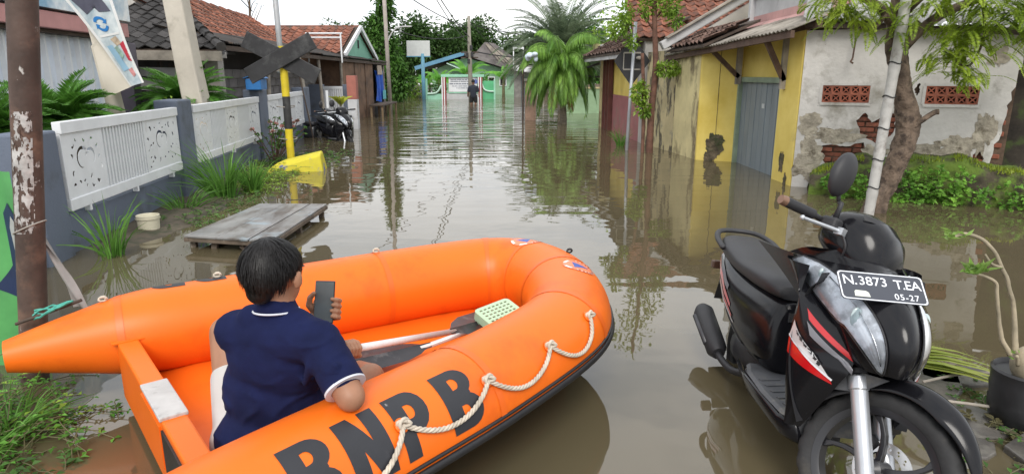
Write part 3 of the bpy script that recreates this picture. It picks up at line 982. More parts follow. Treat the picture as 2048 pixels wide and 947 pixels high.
def frond(mb, base, dirv, L, droop, n, ll, lw, vang=.6, hang=.3, rg=random, stem=None, keel=.35, start=.12):
    """feather leaf: arching midrib with paired leaflets"""
    base = Vector(base); d = Vector(dirv).normalized()
    pts = []
    p = base
    st = 16
    for i in range(st + 1):
        pts.append(p)
        d = (d + Vector((0, 0, -droop / st * (1 + i / st)))).normalized()
        p = p + d * (L / st)
    if stem is not None:
        stem.tube(pts, [L * .010 * (1 - .85 * i / st) + .0015 for i in range(st + 1)], n=5, cap=False)
    for i in range(n):
        t = start + (1 - start) * i / n
        k = t * st; a = min(int(k), st - 1); f = k - a
        q = pts[a].lerp(pts[a + 1], f); dd = (pts[a + 1] - pts[a]).normalized()
        sd_ = dd.cross(Vector((0, 0, 1)))
        if sd_.length < .05: sd_ = Vector((1, 0, 0))
        sd_.normalize(); un = sd_.cross(dd)
        env = math.sin(PI * min(1, .12 + .88 * t) ** .8) ** .6 if t < .97 else .35
        for sg_ in (-1, 1):
            ld = sd_ * sg_ + dd * (vang + rg.uniform(-.08, .08)) + un * keel + Vector((0, 0, -hang + rg.uniform(-.08, .08)))
            l2 = ll * env * rg.uniform(.85, 1.1)
            ld.normalize()
            # leaflet as a two-piece drooping strip
            m_ = q + ld * (l2 * .5)
            e2 = m_ + (ld + Vector((0, 0, -hang * 1.1))).normalized() * (l2 * .5)
            w2 = lw
            wv = dd * (w2 / 2)
            o = len(mb.v)
            mb.v += [q, m_ - wv, m_ + wv, e2]
            mb.f += [(o, o + 1, o + 2), (o + 1, o + 3, o + 2)]; mb.m += [0, 0]
def grass_clump(name, label, c, n, h, spread, m=None, group=None, lean=(0, 0), seed=1, w=.012, cat='grass'):
    rg = random.Random(seed)
    g = MB()
    for _ in range(n):
        a = rg.uniform(0, 2 * PI); r0 = rg.random() ** .7 * spread * .35
        b = Vector(c) + Vector((r0 * math.cos(a), r0 * math.sin(a), -.04))
        hh = h * rg.uniform(.5, 1.1); out = spread * rg.uniform(.3, 1.2)
        dx, dy = math.cos(a) * out + lean[0], math.sin(a) * out + lean[1]
        pts = []
        dr = rg.uniform(.2, .9)
        for i in range(6):
            t = i / 5
            pts.append(b + Vector((dx * t ** 1.7, dy * t ** 1.7, hh * (t - dr * .45 * t ** 2.6))))
        g.blade(pts, w * rg.uniform(.7, 1.3), up=(rg.uniform(-1, 1), rg.uniform(-1, 1), .2))
    return tag(g.build(name, m or L_grass), label, cat, group)

# ================================================================== LEFT FOREGROUND
lp = thing('steel_post', 'leaning rusty brown steel post with flaking white paint', 'pole', (-2.40, 3.0, 0))
def flaky():
    m = mat('rusty_flaking', (.075, .048, .038), rough=.7, var=.3, vs=6, bump=.3, bs=30, dirt=((.46, .45, .43), 9, .63, .665, (1, 1, .8)), dirt2=((.17, .10, .07), 4, .55, .7))
    return m
g = MB(); zz = [-.4, .1, .33, .6, .9, 1.2, 1.5, 1.81, 2.4, 3.6]
g.tube([(-2.348 + (z - .33) * .145 * 1.0 - .004, 3.0 + .0 * z, z) for z in zz], .060, n=20); g.build('shaft', flaky(), lp, smooth=True)
# old paper layer still stuck to the street side of the post
g = MB()
def pap(u, v):
    z = .78 + .56 * v
    a = R(-30 + 85 * u)
    rr_ = .0622 + .002 * noise.noise(Vector((u * 7, v * 22, 3)))
    return Vector((-2.352 + (z - .33) * .145 + rr_ * math.sin(a), 3.0 - rr_ * math.cos(a), z))
g.grid(pap, 26, 90)
keepf = []
for f in g.f:
    i = f[0]; u, v = (i % 27) / 26, (i // 27) / 90
    e_ = min(u, 1 - u) * 3 + min(v, 1 - v) * 2.2
    if noise.noise(Vector((u * 4, v * 13, 5))) + .6 * noise.noise(Vector((u * 11, v * 34, 2))) + min(e_, .55) > .36: keepf.append(f)
g.f = keepf; g.m = [0] * len(keepf)
g.build('paper_remains', mat('paper_remains', (.40, .39, .38), rough=.85, var=.25, vs=16, dirt=((.08, .05, .04), 26, .52, .58, (1, 1, .5)), bump=.5, bs=30), lp, smooth=True)
g = MB(); g.tube([(-2.285 + .068 * math.cos(a * PI / 8), 3.0 + .068 * math.sin(a * PI / 8), .80 + .03 * math.cos(a * PI / 8)) for a in range(17)], .004, n=5); g.build('wire', M_conc, lp)
st_ = thing('plastic_strip', 'torn grey plastic strip hanging beside the rusty post', 'plastic', (-2.2, 3.05, .3))
g = MB(); g.grid(lambda u, v: Vector((-2.27 + .07 * u * (1.1 - v) + .09 * (1 - v), 3.05 + .015 * math.sin(u * 6 + v * 5), .38 + .36 * v)), 6, 12)
g.build('strip', mat('grey_plastic', (.25, .24, .23), rough=.6, var=.3), st_, smooth=True)
tw = thing('plastic_twine', 'teal plastic twine and stick tied low round the rusty post', 'twine', (-2.25, 2.95, .3))
M_teal = mat('teal_twine', (.06, .34, .27), rough=.6, var=.2)
for k in range(4):
    rg = random.Random(k + 40)
    p = [Vector((-2.28 + .19 * t, 2.91 + .02 * math.sin(t * 5 + k), .385 + .07 * t + .022 * math.sin(t * 4 + k * 1.3) * (1 - t) + .008 * rg.random())) for t in [i / 8 for i in range(9)]]
    g = MB(); g.tube(p, .005, n=5); g.build('strand', M_teal, tw)
g = MB(); g.tube([(-2.36, 2.90, .35), (-2.05, 2.93, .46)], .008, n=7); g.build('stick', M_wood_dark, tw)

gb = thing('green_banner', 'bright green vinyl banner sheet with dark blue print behind the rusty post', 'banner', (-2.9, 3.3, 0))
M_gv = mat('green_vinyl', (.07, .27, .085), rough=.45, var=.12, vs=2.0, col2=(.10, .36, .11))
def gbp(u, v, off=0.0):
    return Vector((-3.05 + .60 * u, 3.28 - .10 * u - off + .03 * math.sin(u * 9 + v * 2), -.05 + 1.12 * v + .03 * math.sin(u * 5)))
g = MB(); g.grid(lambda u, v: gbp(u, v), 24, 24); gs_ = g.build('sheet', M_gv, gb, smooth=True)
M_nv = mat('banner_navy', (.012, .025, .075), rough=.5, var=.2)
M_yv = mat('banner_yellow', (.55, .40, .03), rough=.5, var=.1)
M_gyv = mat('banner_grey', (.36, .36, .36), rough=.5, var=.2)
def banner_patch(poly, name, m, off):
    vs, fs = plate2d(poly, [], 0); vs, fs = slice2d(vs, fs, .05, .05)
    g = MB(); g.add([gbp(v.x, v.y, off) for v in vs], fs); return g.build(name, m, gs_)
banner_patch([(.60, .42), (.99, .36), (.99, .78), (.90, .86), (.80, .80), (.78, .55)], 'print_shape', M_nv, .004)
banner_patch([(.86, .52), (.96, .47), (.97, .76), (.91, .80), (.86, .74)], 'print_panel', M_gyv, .007)
vs, fs = text2d('00.99', .085, .004)
vs, fs = slice2d(vs, fs, .03, .03)
g = MB(); g.add([gbp(.955 - v.y * 1.0, .50 + v.x * .95, .010) for v in vs], fs); g.build('print_digits', M_yv, gs_)

# hanging advertising banner, twisted so that its pale back shows
ab = thing('advert_banner', 'twisted hanging advertising banner with blue arrow ring print and pale back', 'banner', (-4.6, 7.2, 1.2))
M_bpr = mat('banner_print', (.40, .50, .56), rough=.5, var=.25, vs=5, col2=(.52, .55, .55))
M_bbk = mat('banner_back', (.58, .53, .45), rough=.6, var=.06, vs=3)
def abp(x, y, Y=7.2):
    """banner sheet points given on its own hanging plane (metres): x along the street front, y height"""
    return Vector((x, Y, y))
TL, TR, BR, BL = Vector((-4.78, 7.3, 2.32)), Vector((-4.16, 7.1, 2.32)), Vector((-3.85, 7.0, 1.42)), Vector((-4.00, 7.02, 1.38))
g = MB()
def fr_(u, v):
    a = TL.lerp(TR, u); b = BL.lerp(BR, u)
    return a.lerp(b, v) + Vector((0, .035 * math.sin(v * 4 + u * 2), 0))
g.grid(fr_, 10, 20); pr_ = g.build('printed_face', M_bpr, ab, smooth=True)
def bpatch(poly, name, m, off=.006):
    vs, fs = plate2d(poly, [], 0); vs, fs = slice2d(vs, fs, .06, .06)
    g = MB(); g.add([fr_(v.x, v.y) + Vector((off * .35, -off, 0)) for v in vs], fs); return g.build(name, m, pr_, smooth=True)
M_bw = mat('banner_white', (.66, .66, .65), rough=.5, var=.05)
bpatch([(.0, 0), (.07, 0), (.12, 1), (.0, 1)], 'border', M_bw); bpatch([(.93, 0), (1, 0), (1, 1), (.88, 1)], 'border', M_bw)
bpatch([(.08, .0), (.72, .0), (.86, .20), (.55, .20), (.50, .15), (.22, .22)], 'print_dark', mat('banner_dark', (.07, .07, .10), rough=.5, var=.3))
# arrow ring: two curved arrows
ring_ = []
M_bl = mat('banner_blue', (.02, .16, .42), rough=.45, var=.1)
for a0 in (20, 200):
    o_ = [(.44 + .19 * math.cos(R(a0 + 130 * k / 10)), .33 + .085 * math.sin(R(a0 + 130 * k / 10))) for k in range(11)]
    e_ = a0 + 130
    o_ += [(.44 + .24 * math.cos(R(e_)), .33 + .105 * math.sin(R(e_))), (.44 + .15 * math.cos(R(e_ + 34)), .33 + .068 * math.sin(R(e_ + 34))), (.44 + .06 * math.cos(R(e_)), .33 + .028 * math.sin(R(e_)))]
    o_ += [(.44 + .12 * math.cos(R(a0 + 130 * k / 10)), .33 + .053 * math.sin(R(a0 + 130 * k / 10))) for k in range(10, -1, -1)]
    bpatch(o_, 'arrow', M_bl)
bpatch([(.16, .45), (.86, .43), (.86, .455), (.16, .475)], 'print_bar', M_bw)
bpatch([(.45, .50), (.70, .47), (.80, .55), (.58, .58)], 'print_tan', mat('banner_tan', (.42, .33, .24), rough=.5, var=.25, vs=20))
bpatch([(.72, .56), (.90, .53), (.92, .76), (.78, .74)], 'print_red', mat('banner_red', (.40, .03, .05), rough=.5, var=.1))
bpatch([(.18, .57), (.42, .56), (.60, .83), (.25, .85)], 'print_sky', mat('banner_sky', (.26, .42, .55), rough=.5, var=.12))
bpatch([(.42, .60), (.60, .57), (.70, .68), (.55, .72)], 'print_green', mat('banner_green', (.25, .36, .30), rough=.5, var=.3, vs=20))
bpatch([(.55, .84), (.78, .82), (.80, .90), (.62, .92)], 'print_rose', mat('banner_rose', (.50, .22, .22), rough=.5, var=.2, vs=20))
g = MB()
K0, K1 = Vector((-4.66, 7.32, 2.14)), Vector((-3.95, 7.03, 1.41))
def bk_(u, v):
    a = K0.lerp(K1, u) + Vector((0, .03, 0)); b = Vector((-4.62, 7.36, 2.02)).lerp(Vector((-4.38, 7.26, 1.26)), u)
    if True:
        q = a.lerp(b, v) + Vector((0, .05 * math.sin(u * 3 + v * 2), 0))
    return q
g.grid(bk_, 16, 10); g.build('pale_back', M_bbk, ab, smooth=True)
g = MB(); g.grid(lambda u, v: Vector((-4.47 + .20 * u - .10 * v, 7.34, .95 + .85 * v + .04 * math.sin(u * 4))), 6, 12); g.build('trailing_end', M_bbk, ab, smooth=True)

bkt = thing('plastic_bucket', 'cream plastic bucket standing in the water against the fence wall', 'bucket', (-3.60, 6.28, -.05))
M_bkt = mat('cream_plastic', (.62, .58, .44), rough=.45, var=.06, dirt=((.4, .36, .26), 6, .55, .8))
g = MB(); g.lathe([(.094, -.05), (.101, .125), (.106, .127), (.106, .158), (.099, .160), (.094, .154), (.088, .05)], c=(-3.60, 6.28, 0), n=32); g.build('shell', M_bkt, bkt, smooth=True, sharp=40)
g = MB(); g.lathe([(.112, .125), (.112, .134)], c=(-3.60, 6.28, 0), n=32, cap=False); g.build('rim_band', M_bkt, bkt, smooth=True)

tb = thing('wooden_platform', 'low weathered wooden platform standing in the floodwater behind the boat', 'platform', (-2.1, 5.3, -.2))
Tq = [Vector((-2.90, 5.58, .105)), Vector((-2.07, 5.38, .105)), Vector((-2.03, 7.0, .112)), Vector((-2.77, 7.02, .112))]
M_tt = mat('platform_top', (.23, .225, .22), rough=.3, var=.25, vs=3, bump=.12, bs=20, dirt=((.09, .07, .055), 3.5, .46, .64, (2, .6, 1)), dirt2=((.30, .38, .43), 2.2, .56, .7))
def tbq(u, v): return Tq[0].lerp(Tq[1], u).lerp(Tq[3].lerp(Tq[2], u), v)
for u0, u1 in ((0.0, .375), (.38, .745), (.765, 1.0)):
    g = MB(); g.slab([tbq(u0, 0), tbq(u1, 0), tbq(u1, 1), tbq(u0, 1)], (0, 0, .018)); g.build('plank', M_tt, tb, bevel=.003)
M_tw = mat('platform_wood', (.13, .10, .075), rough=.85, var=.35, vs=7, bump=.4, bs=30, dirt=((.42, .40, .36), 8, .60, .70))
for a, b in (((0.02, .02), (.98, .02)), ((.02, .98), (.98, .98)), ((.985, .0), (.985, 1)), ((.015, 0), (.015, 1)), ((.5, .02), (.5, .98))):
    g = MB(); g.bar(tbq(*a) - Vector((0, 0, .022)), tbq(*b) - Vector((0, 0, .022)), .04, .038); g.build('frame_rail', M_tw, tb, bevel=.004)
for u, v in ((.04, .06), (.95, .06), (.95, .5), (.04, .95), (.95, .95), (.3, .06)):
    p = tbq(u, v); q = p + Vector((rnd(-.05, .05), rnd(-.05, .05), -.55)); q.z = -.35
    g = MB(); g.bar(p - Vector((0, 0, .06)), q, .05, .05, up=(0, 1, 0)); g.build('leg', M_tw, tb, bevel=.004)
for u in (.62, .8):
    g = MB(); g.bar(tbq(u, .04) - Vector((0, 0, .06)), tbq(u + .14, .1) - Vector((0, 0, .26)), .03, .03); g.build('brace', M_tw, tb)

# cycads behind the fence
def cycad(label, c, n, L, seed):
    rg = random.Random(seed)
    t_ = thing('cycad', label, 'cycad', (c[0], c[1], .1))
    g = MB(); g.lathe([(.16, .1), (.2, .35), (.19, .6), (.14, c[2]), (.04, c[2] + .08)], c=(c[0], c[1], 0), n=14)
    g.build('trunk', M_bark, t_, smooth=True)
    fr = MB(); stm = MB()
    for i in range(n):
        a = 2 * PI * i * .382 + rg.uniform(-.1, .1); el = rg.uniform(.22, 1.25)
        d = Vector((math.cos(a) * math.cos(el), math.sin(a) * math.cos(el), math.sin(el)))
        frond(fr, Vector(c), d, L * rg.uniform(.8, 1.1), .75, 44, .17, .021, vang=.75, hang=.05, rg=rg, stem=stm, keel=.45)
    g = fr.build('fronds', L_cyc, t_); stm.build('midribs', L_cyc, g)
    return t_
cycad('cycad with dark feathery fronds behind the first white fence panel', (-4.68, 6.8, .98), 90, .66, 3)
cycad('cycad with dark feathery fronds beside the concrete pole', (-5.28, 10.7, 1.02), 100, .84, 4)
cycad('cycad half hidden behind the rusty post', (-4.65, 5.7, .95), 60, .66, 5)
for nm, lb, c, k in (('potted_plant', 'small yellow flowered pot plant behind the first fence pillar', (-4.75, 9.3, 1.0), L_lime),):
    t_ = thing(nm, lb, 'plant', (c[0], c[1], .6))
    g = MB(); g.lathe([(.10, .62), (.16, .9), (.17, .92), (.15, .93)], c=(c[0], c[1], 0), n=16); g.build('pot', M_wood_dark, t_, smooth=True)
    g = MB(); leaf_cloud(g, (c[0], c[1], 1.02), (.25, .25, .16), 160, .06); g.build('leaves', k, t_)
# tall grass and weeds along the foot of the fence
grass_clump('grass_clump', 'tall arching green grass clump in front of the second fence pillar', (-3.62, 8.05, 0), 150, .85, .42, seed=2, lean=(-.08, -.1), w=.018)
grass_clump('grass_clump', 'upright bright grass tuft beside the tall arching clump', (-3.42, 8.45, 0), 120, .62, .26, seed=3, w=.018)
grass_clump('grass_clump', 'thin leaning grass tuft growing in water by the cream bucket', (-3.42, 5.35, 0), 46, .62, .34, seed=4, lean=(-.05, 0), w=.016)
grass_clump('grass_clump', 'sparse low grass spreading over the water behind the bucket', (-3.75, 7.3, 0), 60, .42, .40, seed=6, w=.012)
def weeds(name, label, area, n, h, size, m, seed, flower=None):
    """trailing weeds: thin stems with alternate leaves"""
    rg = random.Random(seed)
    g = MB(); s_ = MB()
    for _ in range(n):
        x, y = area(rg)
        p = Vector((x, y, 0.0)); a = rg.uniform(0, 2 * PI)
        d = Vector((math.cos(a), math.sin(a), rg.uniform(.2, 1.4))).normalized()
        pts = [p]
        ln = h * rg.uniform(.5, 1.5)
        for i in range(5):
            d = (d + Vector((rg.uniform(-.3, .3), rg.uniform(-.3, .3), -.22))).normalized()
            p = p + d * (ln / 5)
            if p.z < .005: p.z = .005 + rg.random() * .02
            pts.append(p.copy())
            for sg_ in (-1, 1):
                sd_ = d.cross(Vector((0, 0, 1)))
                if sd_.length < .1: continue
                z = size * rg.uniform(.6, 1.35)
                g.leaf(p, sd_.normalized() * sg_ + d * .5 + Vector((0, 0, rg.uniform(-.1, .4))), z, z * .62, n=Vector((rg.uniform(-.4, .4), rg.uniform(-.4, .4), 1)))
        s_.tube(pts, .0022, n=4, cap=False)
    o = g.build(name, m); tag(o, label, 'weeds', kind='stuff')
    st = s_.build('stems', M_stem, o)
    return o
weeds('weeds', 'leafy green weeds covering the bank under the boat stern', lambda r: (r.uniform(-3.3, -1.98), r.uniform(1.45, 2.75)), 600, .36, .028, L_bright, 8)
for k, (x, y, h) in enumerate(((-2.35, 2.2, .34), (-2.15, 1.95, .26), (-2.75, 2.45, .38), (-2.1, 2.3, .22), (-2.55, 1.95, .32), (-2.15, 2.5, .28), (-2.2, 1.7, .26))):
    grass_clump('grass_clump', 'fine grass tuft sprouting among the weeds under the boat stern', (x, y, .03), 70, h, .26, seed=50 + k, w=.008, group='grass tufts on the near bank')
scr = MB(); scr.grid(lambda u, v: Vector((-2.52 + .2 * u, 2.42 + .16 * v, .10 + .05 * noise.noise(Vector((u * 4, v * 4, 1))) + .03 * math.sin(u * 9))), 8, 8)
tag(scr.build('plastic_scrap', mat('scrap_white', (.5, .52, .54), rough=.35, var=.2)), 'crumpled pale plastic scrap lying in the weeds', 'litter')
weeds('weeds', 'yellowish weeds mixed into the bank cover', lambda r: (r.uniform(-3.1, -2.0), r.uniform(1.5, 2.6)), 170, .30, .032, L_lime, 19)
weeds('weeds', 'dark tangled weeds at the edge of the near bank', lambda r: (r.uniform(-2.3, -1.75), r.uniform(1.7, 2.7)), 50, .24, .034, L_mid, 9)
weeds('weeds', 'small leaved weeds growing out of the water along the garden wall', lambda r: (lambda y: (-3.05 - .10 * (y - 6) - r.random() ** 1.5 * .75, y))(r.uniform(8.3, 10.4)), 210, .30, .042, L_lime, 10)
weeds('weeds', 'sparse floating weeds between bucket and grass', lambda r: (r.uniform(-3.75, -3.1), r.uniform(6.4, 8.2)), 90, .18, .032, L_mid, 12)
weeds('weeds', 'green weeds behind the yellow concrete block', lambda r: (r.uniform(-4.5, -3.1), r.uniform(10.8, 12.6)), 130, .34, .045, L_mid, 13)
# rose bush by the crossing sign
rb = thing('rose_bush', 'thorny rose bush with pale pink blooms in front of the fence', 'bush', (-4.25, 11.6, 0))
rg = random.Random(21); g = MB(); lf = MB(); fl = []
for k in range(26):
    a = rg.uniform(0, 2 * PI); p = Vector((-4.22, 11.55, -.1)); d = Vector((math.cos(a) * .5, math.sin(a) * .5, 1.1))
    pts = [p]
    for i in range(6):
        d = (d + Vector((rg.uniform(-.25, .25), rg.uniform(-.25, .25), -.05))).normalized(); p = p + d * rg.uniform(.11, .19); pts.append(p)
        if i > 1:
            for _ in range(5): lf.leaf(p, Vector((rg.uniform(-1, 1), rg.uniform(-1, 1), rg.uniform(-.3, .6))), rg.uniform(.04, .07), .035)
    g.tube(pts, .007, n=5, cap=False)
    if k % 2 == 0: fl.append(p)
g.build('stems', mat('rose_stem', (.12, .07, .05), rough=.8), rb); lf.build('leaves', L_mid, rb)
for p in fl:
    g = MB()
    for _ in range(12): g.leaf(p, Vector((rg.uniform(-1, 1), rg.uniform(-1, 1), rg.uniform(0, 1))), .055, .045)
    g.build('bloom', mat('rose_pink', (.50, .26, .24), rough=.7, var=.2, vs=8), rb)
# yellow-leaved seedling in front of the red and white post
t_ = thing('banana_seedling', 'yellow green seedling by the red and white gate post', 'plant', (-4.55, 17.6, -.2))
g = MB(); rg = random.Random(3)
for k in range(16):
    a = rg.uniform(0, 6.28); g.blade([Vector((-4.55, 17.6, .75)) + Vector((math.cos(a) * .34 * t, math.sin(a) * .34 * t, .40 * t - .2 * t * t)) for t in (0, .3, .6, 1)], .10, up=(rg.uniform(-.5, .5), -1, .3))
g.build('leaves', leafmat('leaf_yellow', (.38, .42, .04), (.45, .48, .08)), t_)
g = MB(); g.tube([(-4.55, 17.6, -.5), (-4.55, 17.6, .8)], .02, n=6); g.build('stem', M_stem, t_)
pole2 = MB(); pole2.tube([(-4.75, 15.9, -.5), (-5.05, 15.9, 1.5)], .016, n=6)
tag(pole2.build('bamboo_stick', M_wood_dark), 'thin dark stick leaning over the fence near the scooters', 'stick')
wp = MB(); wp.tube([(-4.62, 16.6, -.5), (-4.62, 16.6, 1.12)], .035, n=8)
tag(wp.build('pipe_post', M_white), 'slim white pipe post between the parked scooters and side gate', 'post')
# ================================================================== RIGHT: yellow building, peeling wall, tree
M_yw = mat('yellow_wall', (.70, .52, .10), rough=.8, var=.08, vs=1.4, bump=.15, bs=30, col2=(.74, .59, .17), dirt=((.45, .35, .14), 1.3, .60, .78))
M_cream = mat('cream_wall', (.60, .52, .28), rough=.85, var=.15, vs=1.5, bump=.3, bs=25, dirt=((.20, .16, .09), 2.0, .50, .60, (1, 1, .55)))
M_peel = mat('peeling_wall', (.52, .44, .25), rough=.9, var=.15, vs=2, bump=.5, bs=18, dirt=((.10, .085, .055), 2.6, .49, .54, (1.2, 1.2, .45)), dirt2=((.30, .28, .2), 5, .55, .65))
M_doorb = mat('blue_grey_door', (.19, .225, .25), rough=.55, var=.12, vs=3, bump=.1, bs=30, vscale=(1, 1, .3), dirt=((.24, .27, .29), 4, .55, .7, (1, 2, .25)))
yb = thing('yellow_building', 'yellow plastered building with blue grey double doors under a sagging awning', 'building', (4.6, 11, -.7))
g = MB(); g.slab([(3.86, 8.95, -.75), (3.86, 9.62, -.75), (4.9, 9.62, -.75), (4.9, 8.95, -.75)], (0, 0, 2.85)); g.build('pilaster', M_yw, yb, bevel=.01)
g = MB(); g.slab([(3.97, 9.62, 1.38), (3.97, 11.52, 1.38), (5.8, 11.52, 1.38), (5.8, 9.62, 1.38)], (0, 0, .72)); g.build('door_head_wall', M_yw, yb)
g = MB(); g.slab([(3.90, 11.52, -.75), (3.34, 11.8, -.75), (3.20, 13.0, -.75), (5.8, 13.0, -.75), (5.8, 11.52, -.75)], (0, 0, 2.75)); g.build('side_wall', M_yw, yb, bevel=.012)
g = MB(); g.slab([(3.325, 11.85, -.75), (3.19, 13.0, -.75), (3.21, 13.0, -.75), (3.345, 11.85, -.75)], (0, 0, 2.6)); g.build('lit_face', M_cream, yb)  # lit street side of the wall: the light put in as paler cream
g = MB(); g.slab([(3.19, 13.02, -.75), (2.95, 14.6, -.75), (5.8, 14.6, -.75), (5.8, 13.02, -.75)], (0, 0, 2.72)); g.build('peeling_wall', M_peel, yb)
# rough hole in the side wall where the plaster fell off
def rough_poly(cx, cy, rx, ry, n, seed):
    out = []
    n = 56
    for k in range(n):
        a = 2 * PI * k / n; q = Vector((math.cos(a), math.sin(a), seed * 3.7))
        f = 1 + .5 * noise.noise(q * 1.3) + .35 * noise.noise(q * 3.1) + .2 * noise.noise(q * 8)
        out.append((cx + rx * f * math.cos(a), cy + ry * f * math.sin(a)))
    return out
wd_ = (Vector((3.34, 11.8, 0)) - Vector((3.90, 11.52, 0))); wL = wd_.length; wd_.normalize(); wn_ = Vector((wd_.y, -wd_.x, 0))
if wn_.y > 0: wn_ = -wn_
M_rubble = mat('bare_rubble', (.12, .095, .06), rough=.95, var=.5, vs=10, bump=1.0, bs=16, bdist=.04, dirt=((.05, .06, .025), 5, .5, .65))
for k, (cx, cz, rx, rz) in enumerate(((.34, .24, .13, .20), (.26, .36, .10, .10), (.42, .02, .06, .14))):
    vs, fs = plate2d(rough_poly(cx, cz, rx, rz, 16, k + 3), [], .008)
    g = MB(); g.add([Vector((3.90, 11.52, 0)) + wd_ * v.x + Vector((0, 0, v.y)) + wn_ * (.006 + .003 * k + v.z) for v in vs], fs); g.build('bare_patch', M_rubble, yb)
for k, (cy, cz, rx, rz) in enumerate(((9.3, .30, .07, .14), (9.12, .05, .05, .09))):
    vs, fs = plate2d(rough_poly(cy, cz, rx, rz, 12, k + 9), [], .006)
    g = MB(); g.add([Vector((3.854 - v.z, v.x, v.y)) for v in vs], fs); g.build('bare_patch', M_rubble, yb)
g = MB(); g.tube([(3.62 + .012 * noise.noise(Vector((0, 0, z * 5))), 11.658, z) for z in [-.3 + .1 * k for k in range(23)]], .005, n=5); g.build('wall_crack', M_rubble, yb)
# doors: frame and four leaves
M_frame = mat('door_frame_green', (.22, .28, .20), rough=.7, var=.2)
for a, b in (((3.93, 9.66, -.7), (3.93, 9.66, 1.40)), ((3.93, 11.50, -.7), (3.93, 11.50, 1.40)), ((3.93, 9.60, 1.42), (3.93, 11.54, 1.42))):
    g = MB(); g.bar(a, b, .08, .07, up=(1, 0, 0)); g.build('door_frame', M_frame, yb)
for k in range(4):
    y0 = 9.70 + k * .445; y1 = y0 + .435
    g = MB(); g.slab([(3.965, y0, -.7), (3.965, y1, -.7), (3.995, y1, -.7), (3.995, y0, -.7)], (0, 0, 2.08)); dl = g.build('door_leaf', M_doorb, yb, bevel=.006)
    g = MB(); g.slab([(3.958, y0 + .20, -.7), (3.958, y0 + .215, -.7), (3.966, y0 + .215, -.7), (3.966, y0 + .20, -.7)], (0, 0, 2.07)); g.build('panel_bead', M_doorb, dl)
g = MB(); g.box((3.962, 10.45, 1.02), (.006, .10, .07)); g.build('notice', mat('notice_white', (.5, .52, .53), rough=.7), yb)
# awning: overlapping sheets on a wooden frame with braces
M_aw = mat('awning_sheet', (.30, .27, .23), rough=.9, var=.25, vs=2, bump=.3, bs=20, dirt=((.08, .065, .05), 3, .48, .66))
AE0, AE1 = Vector((3.50, 8.62, 2.05)), Vector((3.04, 13.5, 1.86))
for k in range(5):
    a = AE0.lerp(AE1, k / 5 - (.01 if k else 0)); b = AE0.lerp(AE1, (k + 1) / 5)
    up_v = Vector((.78, .06, .30))
    g = MB(); corrugated(g, a + Vector((0, 0, .008 * (k % 2))), b + Vector((0, 0, .008 * (k % 2))), up_v, pitch=.10, amp=.014)
    o_ = g.build('awning_sheet', M_aw, yb, smooth=True); md = o_.modifiers.new('solid', 'SOLIDIFY'); md.thickness = .012
M_br = mat('brown_timber', (.10, .06, .042), rough=.8, var=.3, vs=6, bump=.2)
g = MB(); g.bar(AE0 + Vector((.06, 0, -.05)), AE1 + Vector((.06, 0, -.05)), .05, .09); g.build('edge_beam', M_br, yb)
g = MB(); g.bar(AE0 + Vector((.40, 0, .07)), AE1 + Vector((.40, 0, .09)), .05, .08); g.build('purlin', M_br, yb)
for y, zl in ((9.45, 1.42), (11.35, 1.46)):
    ew = AE0.lerp(AE1, (y - 8.62) / 4.88)
    g = MB(); g.bar((3.84, y, zl), (ew.x + .12, y, ew.z - .05), .06, .07); g.build('brace', M_br, yb)
    g = MB(); g.bar((3.835, y, zl - .12), (3.835, y, 2.05), .06, .09, up=(1, 0, 0)); g.build('wall_post', M_wood_grey, yb)
    g = MB(); g.bar((3.9, y, 2.05), (ew.x + .05, y, ew.z - .02), .05, .07); g.build('rafter', M_br, yb)
# upper stucco wall, pink base band
M_stucco = mat('grey_stucco', (.46, .46, .46), rough=.9, var=.15, vs=1.3, bump=.35, bs=18, dirt=((.20, .19, .18), 1.6, .54, .7))
M_pinkb = mat('pink_band', (.50, .29, .27), rough=.85, var=.12, vs=2, dirt=((.25, .2, .19), 2.2, .56, .72))
g = MB(); g.slab([(4.22, 8.55, 2.2), (4.22, 11.9, 2.2), (5.9, 11.9, 2.2), (5.9, 8.0, 2.2)], (0, 0, 1.6)); g.build('upper_wall', M_stucco, yb, bevel=.015)
g = MB(); g.slab([(3.98, 8.6, 2.21), (3.80, 12.3, 2.10), (4.21, 12.3, 2.32), (4.21, 8.6, 2.36)], (0, 0, .03)); g.build('pink_ledge', M_pinkb, yb, bevel=.006)
g = MB(); g.slab([(4.205, 8.55, 2.36), (4.205, 11.9, 2.33), (4.218, 11.9, 2.33), (4.218, 8.55, 2.36)], (0, 0, .14)); g.build('pink_band', M_pinkb, yb)
g = MB(); g.bar((4.18, 11.93, 2.15), (4.18, 11.93, 3.2), .1, .1, up=(0, 1, 0)); g.build('corner_post', M_stucco, yb, bevel=.01)
for z in (2.78, 2.95):
    g = MB(); g.bar((4.19, 8.6, z + .03), (4.19, 11.9, z), .05, .03); g.build('ledge_trim', M_stucco, yb)
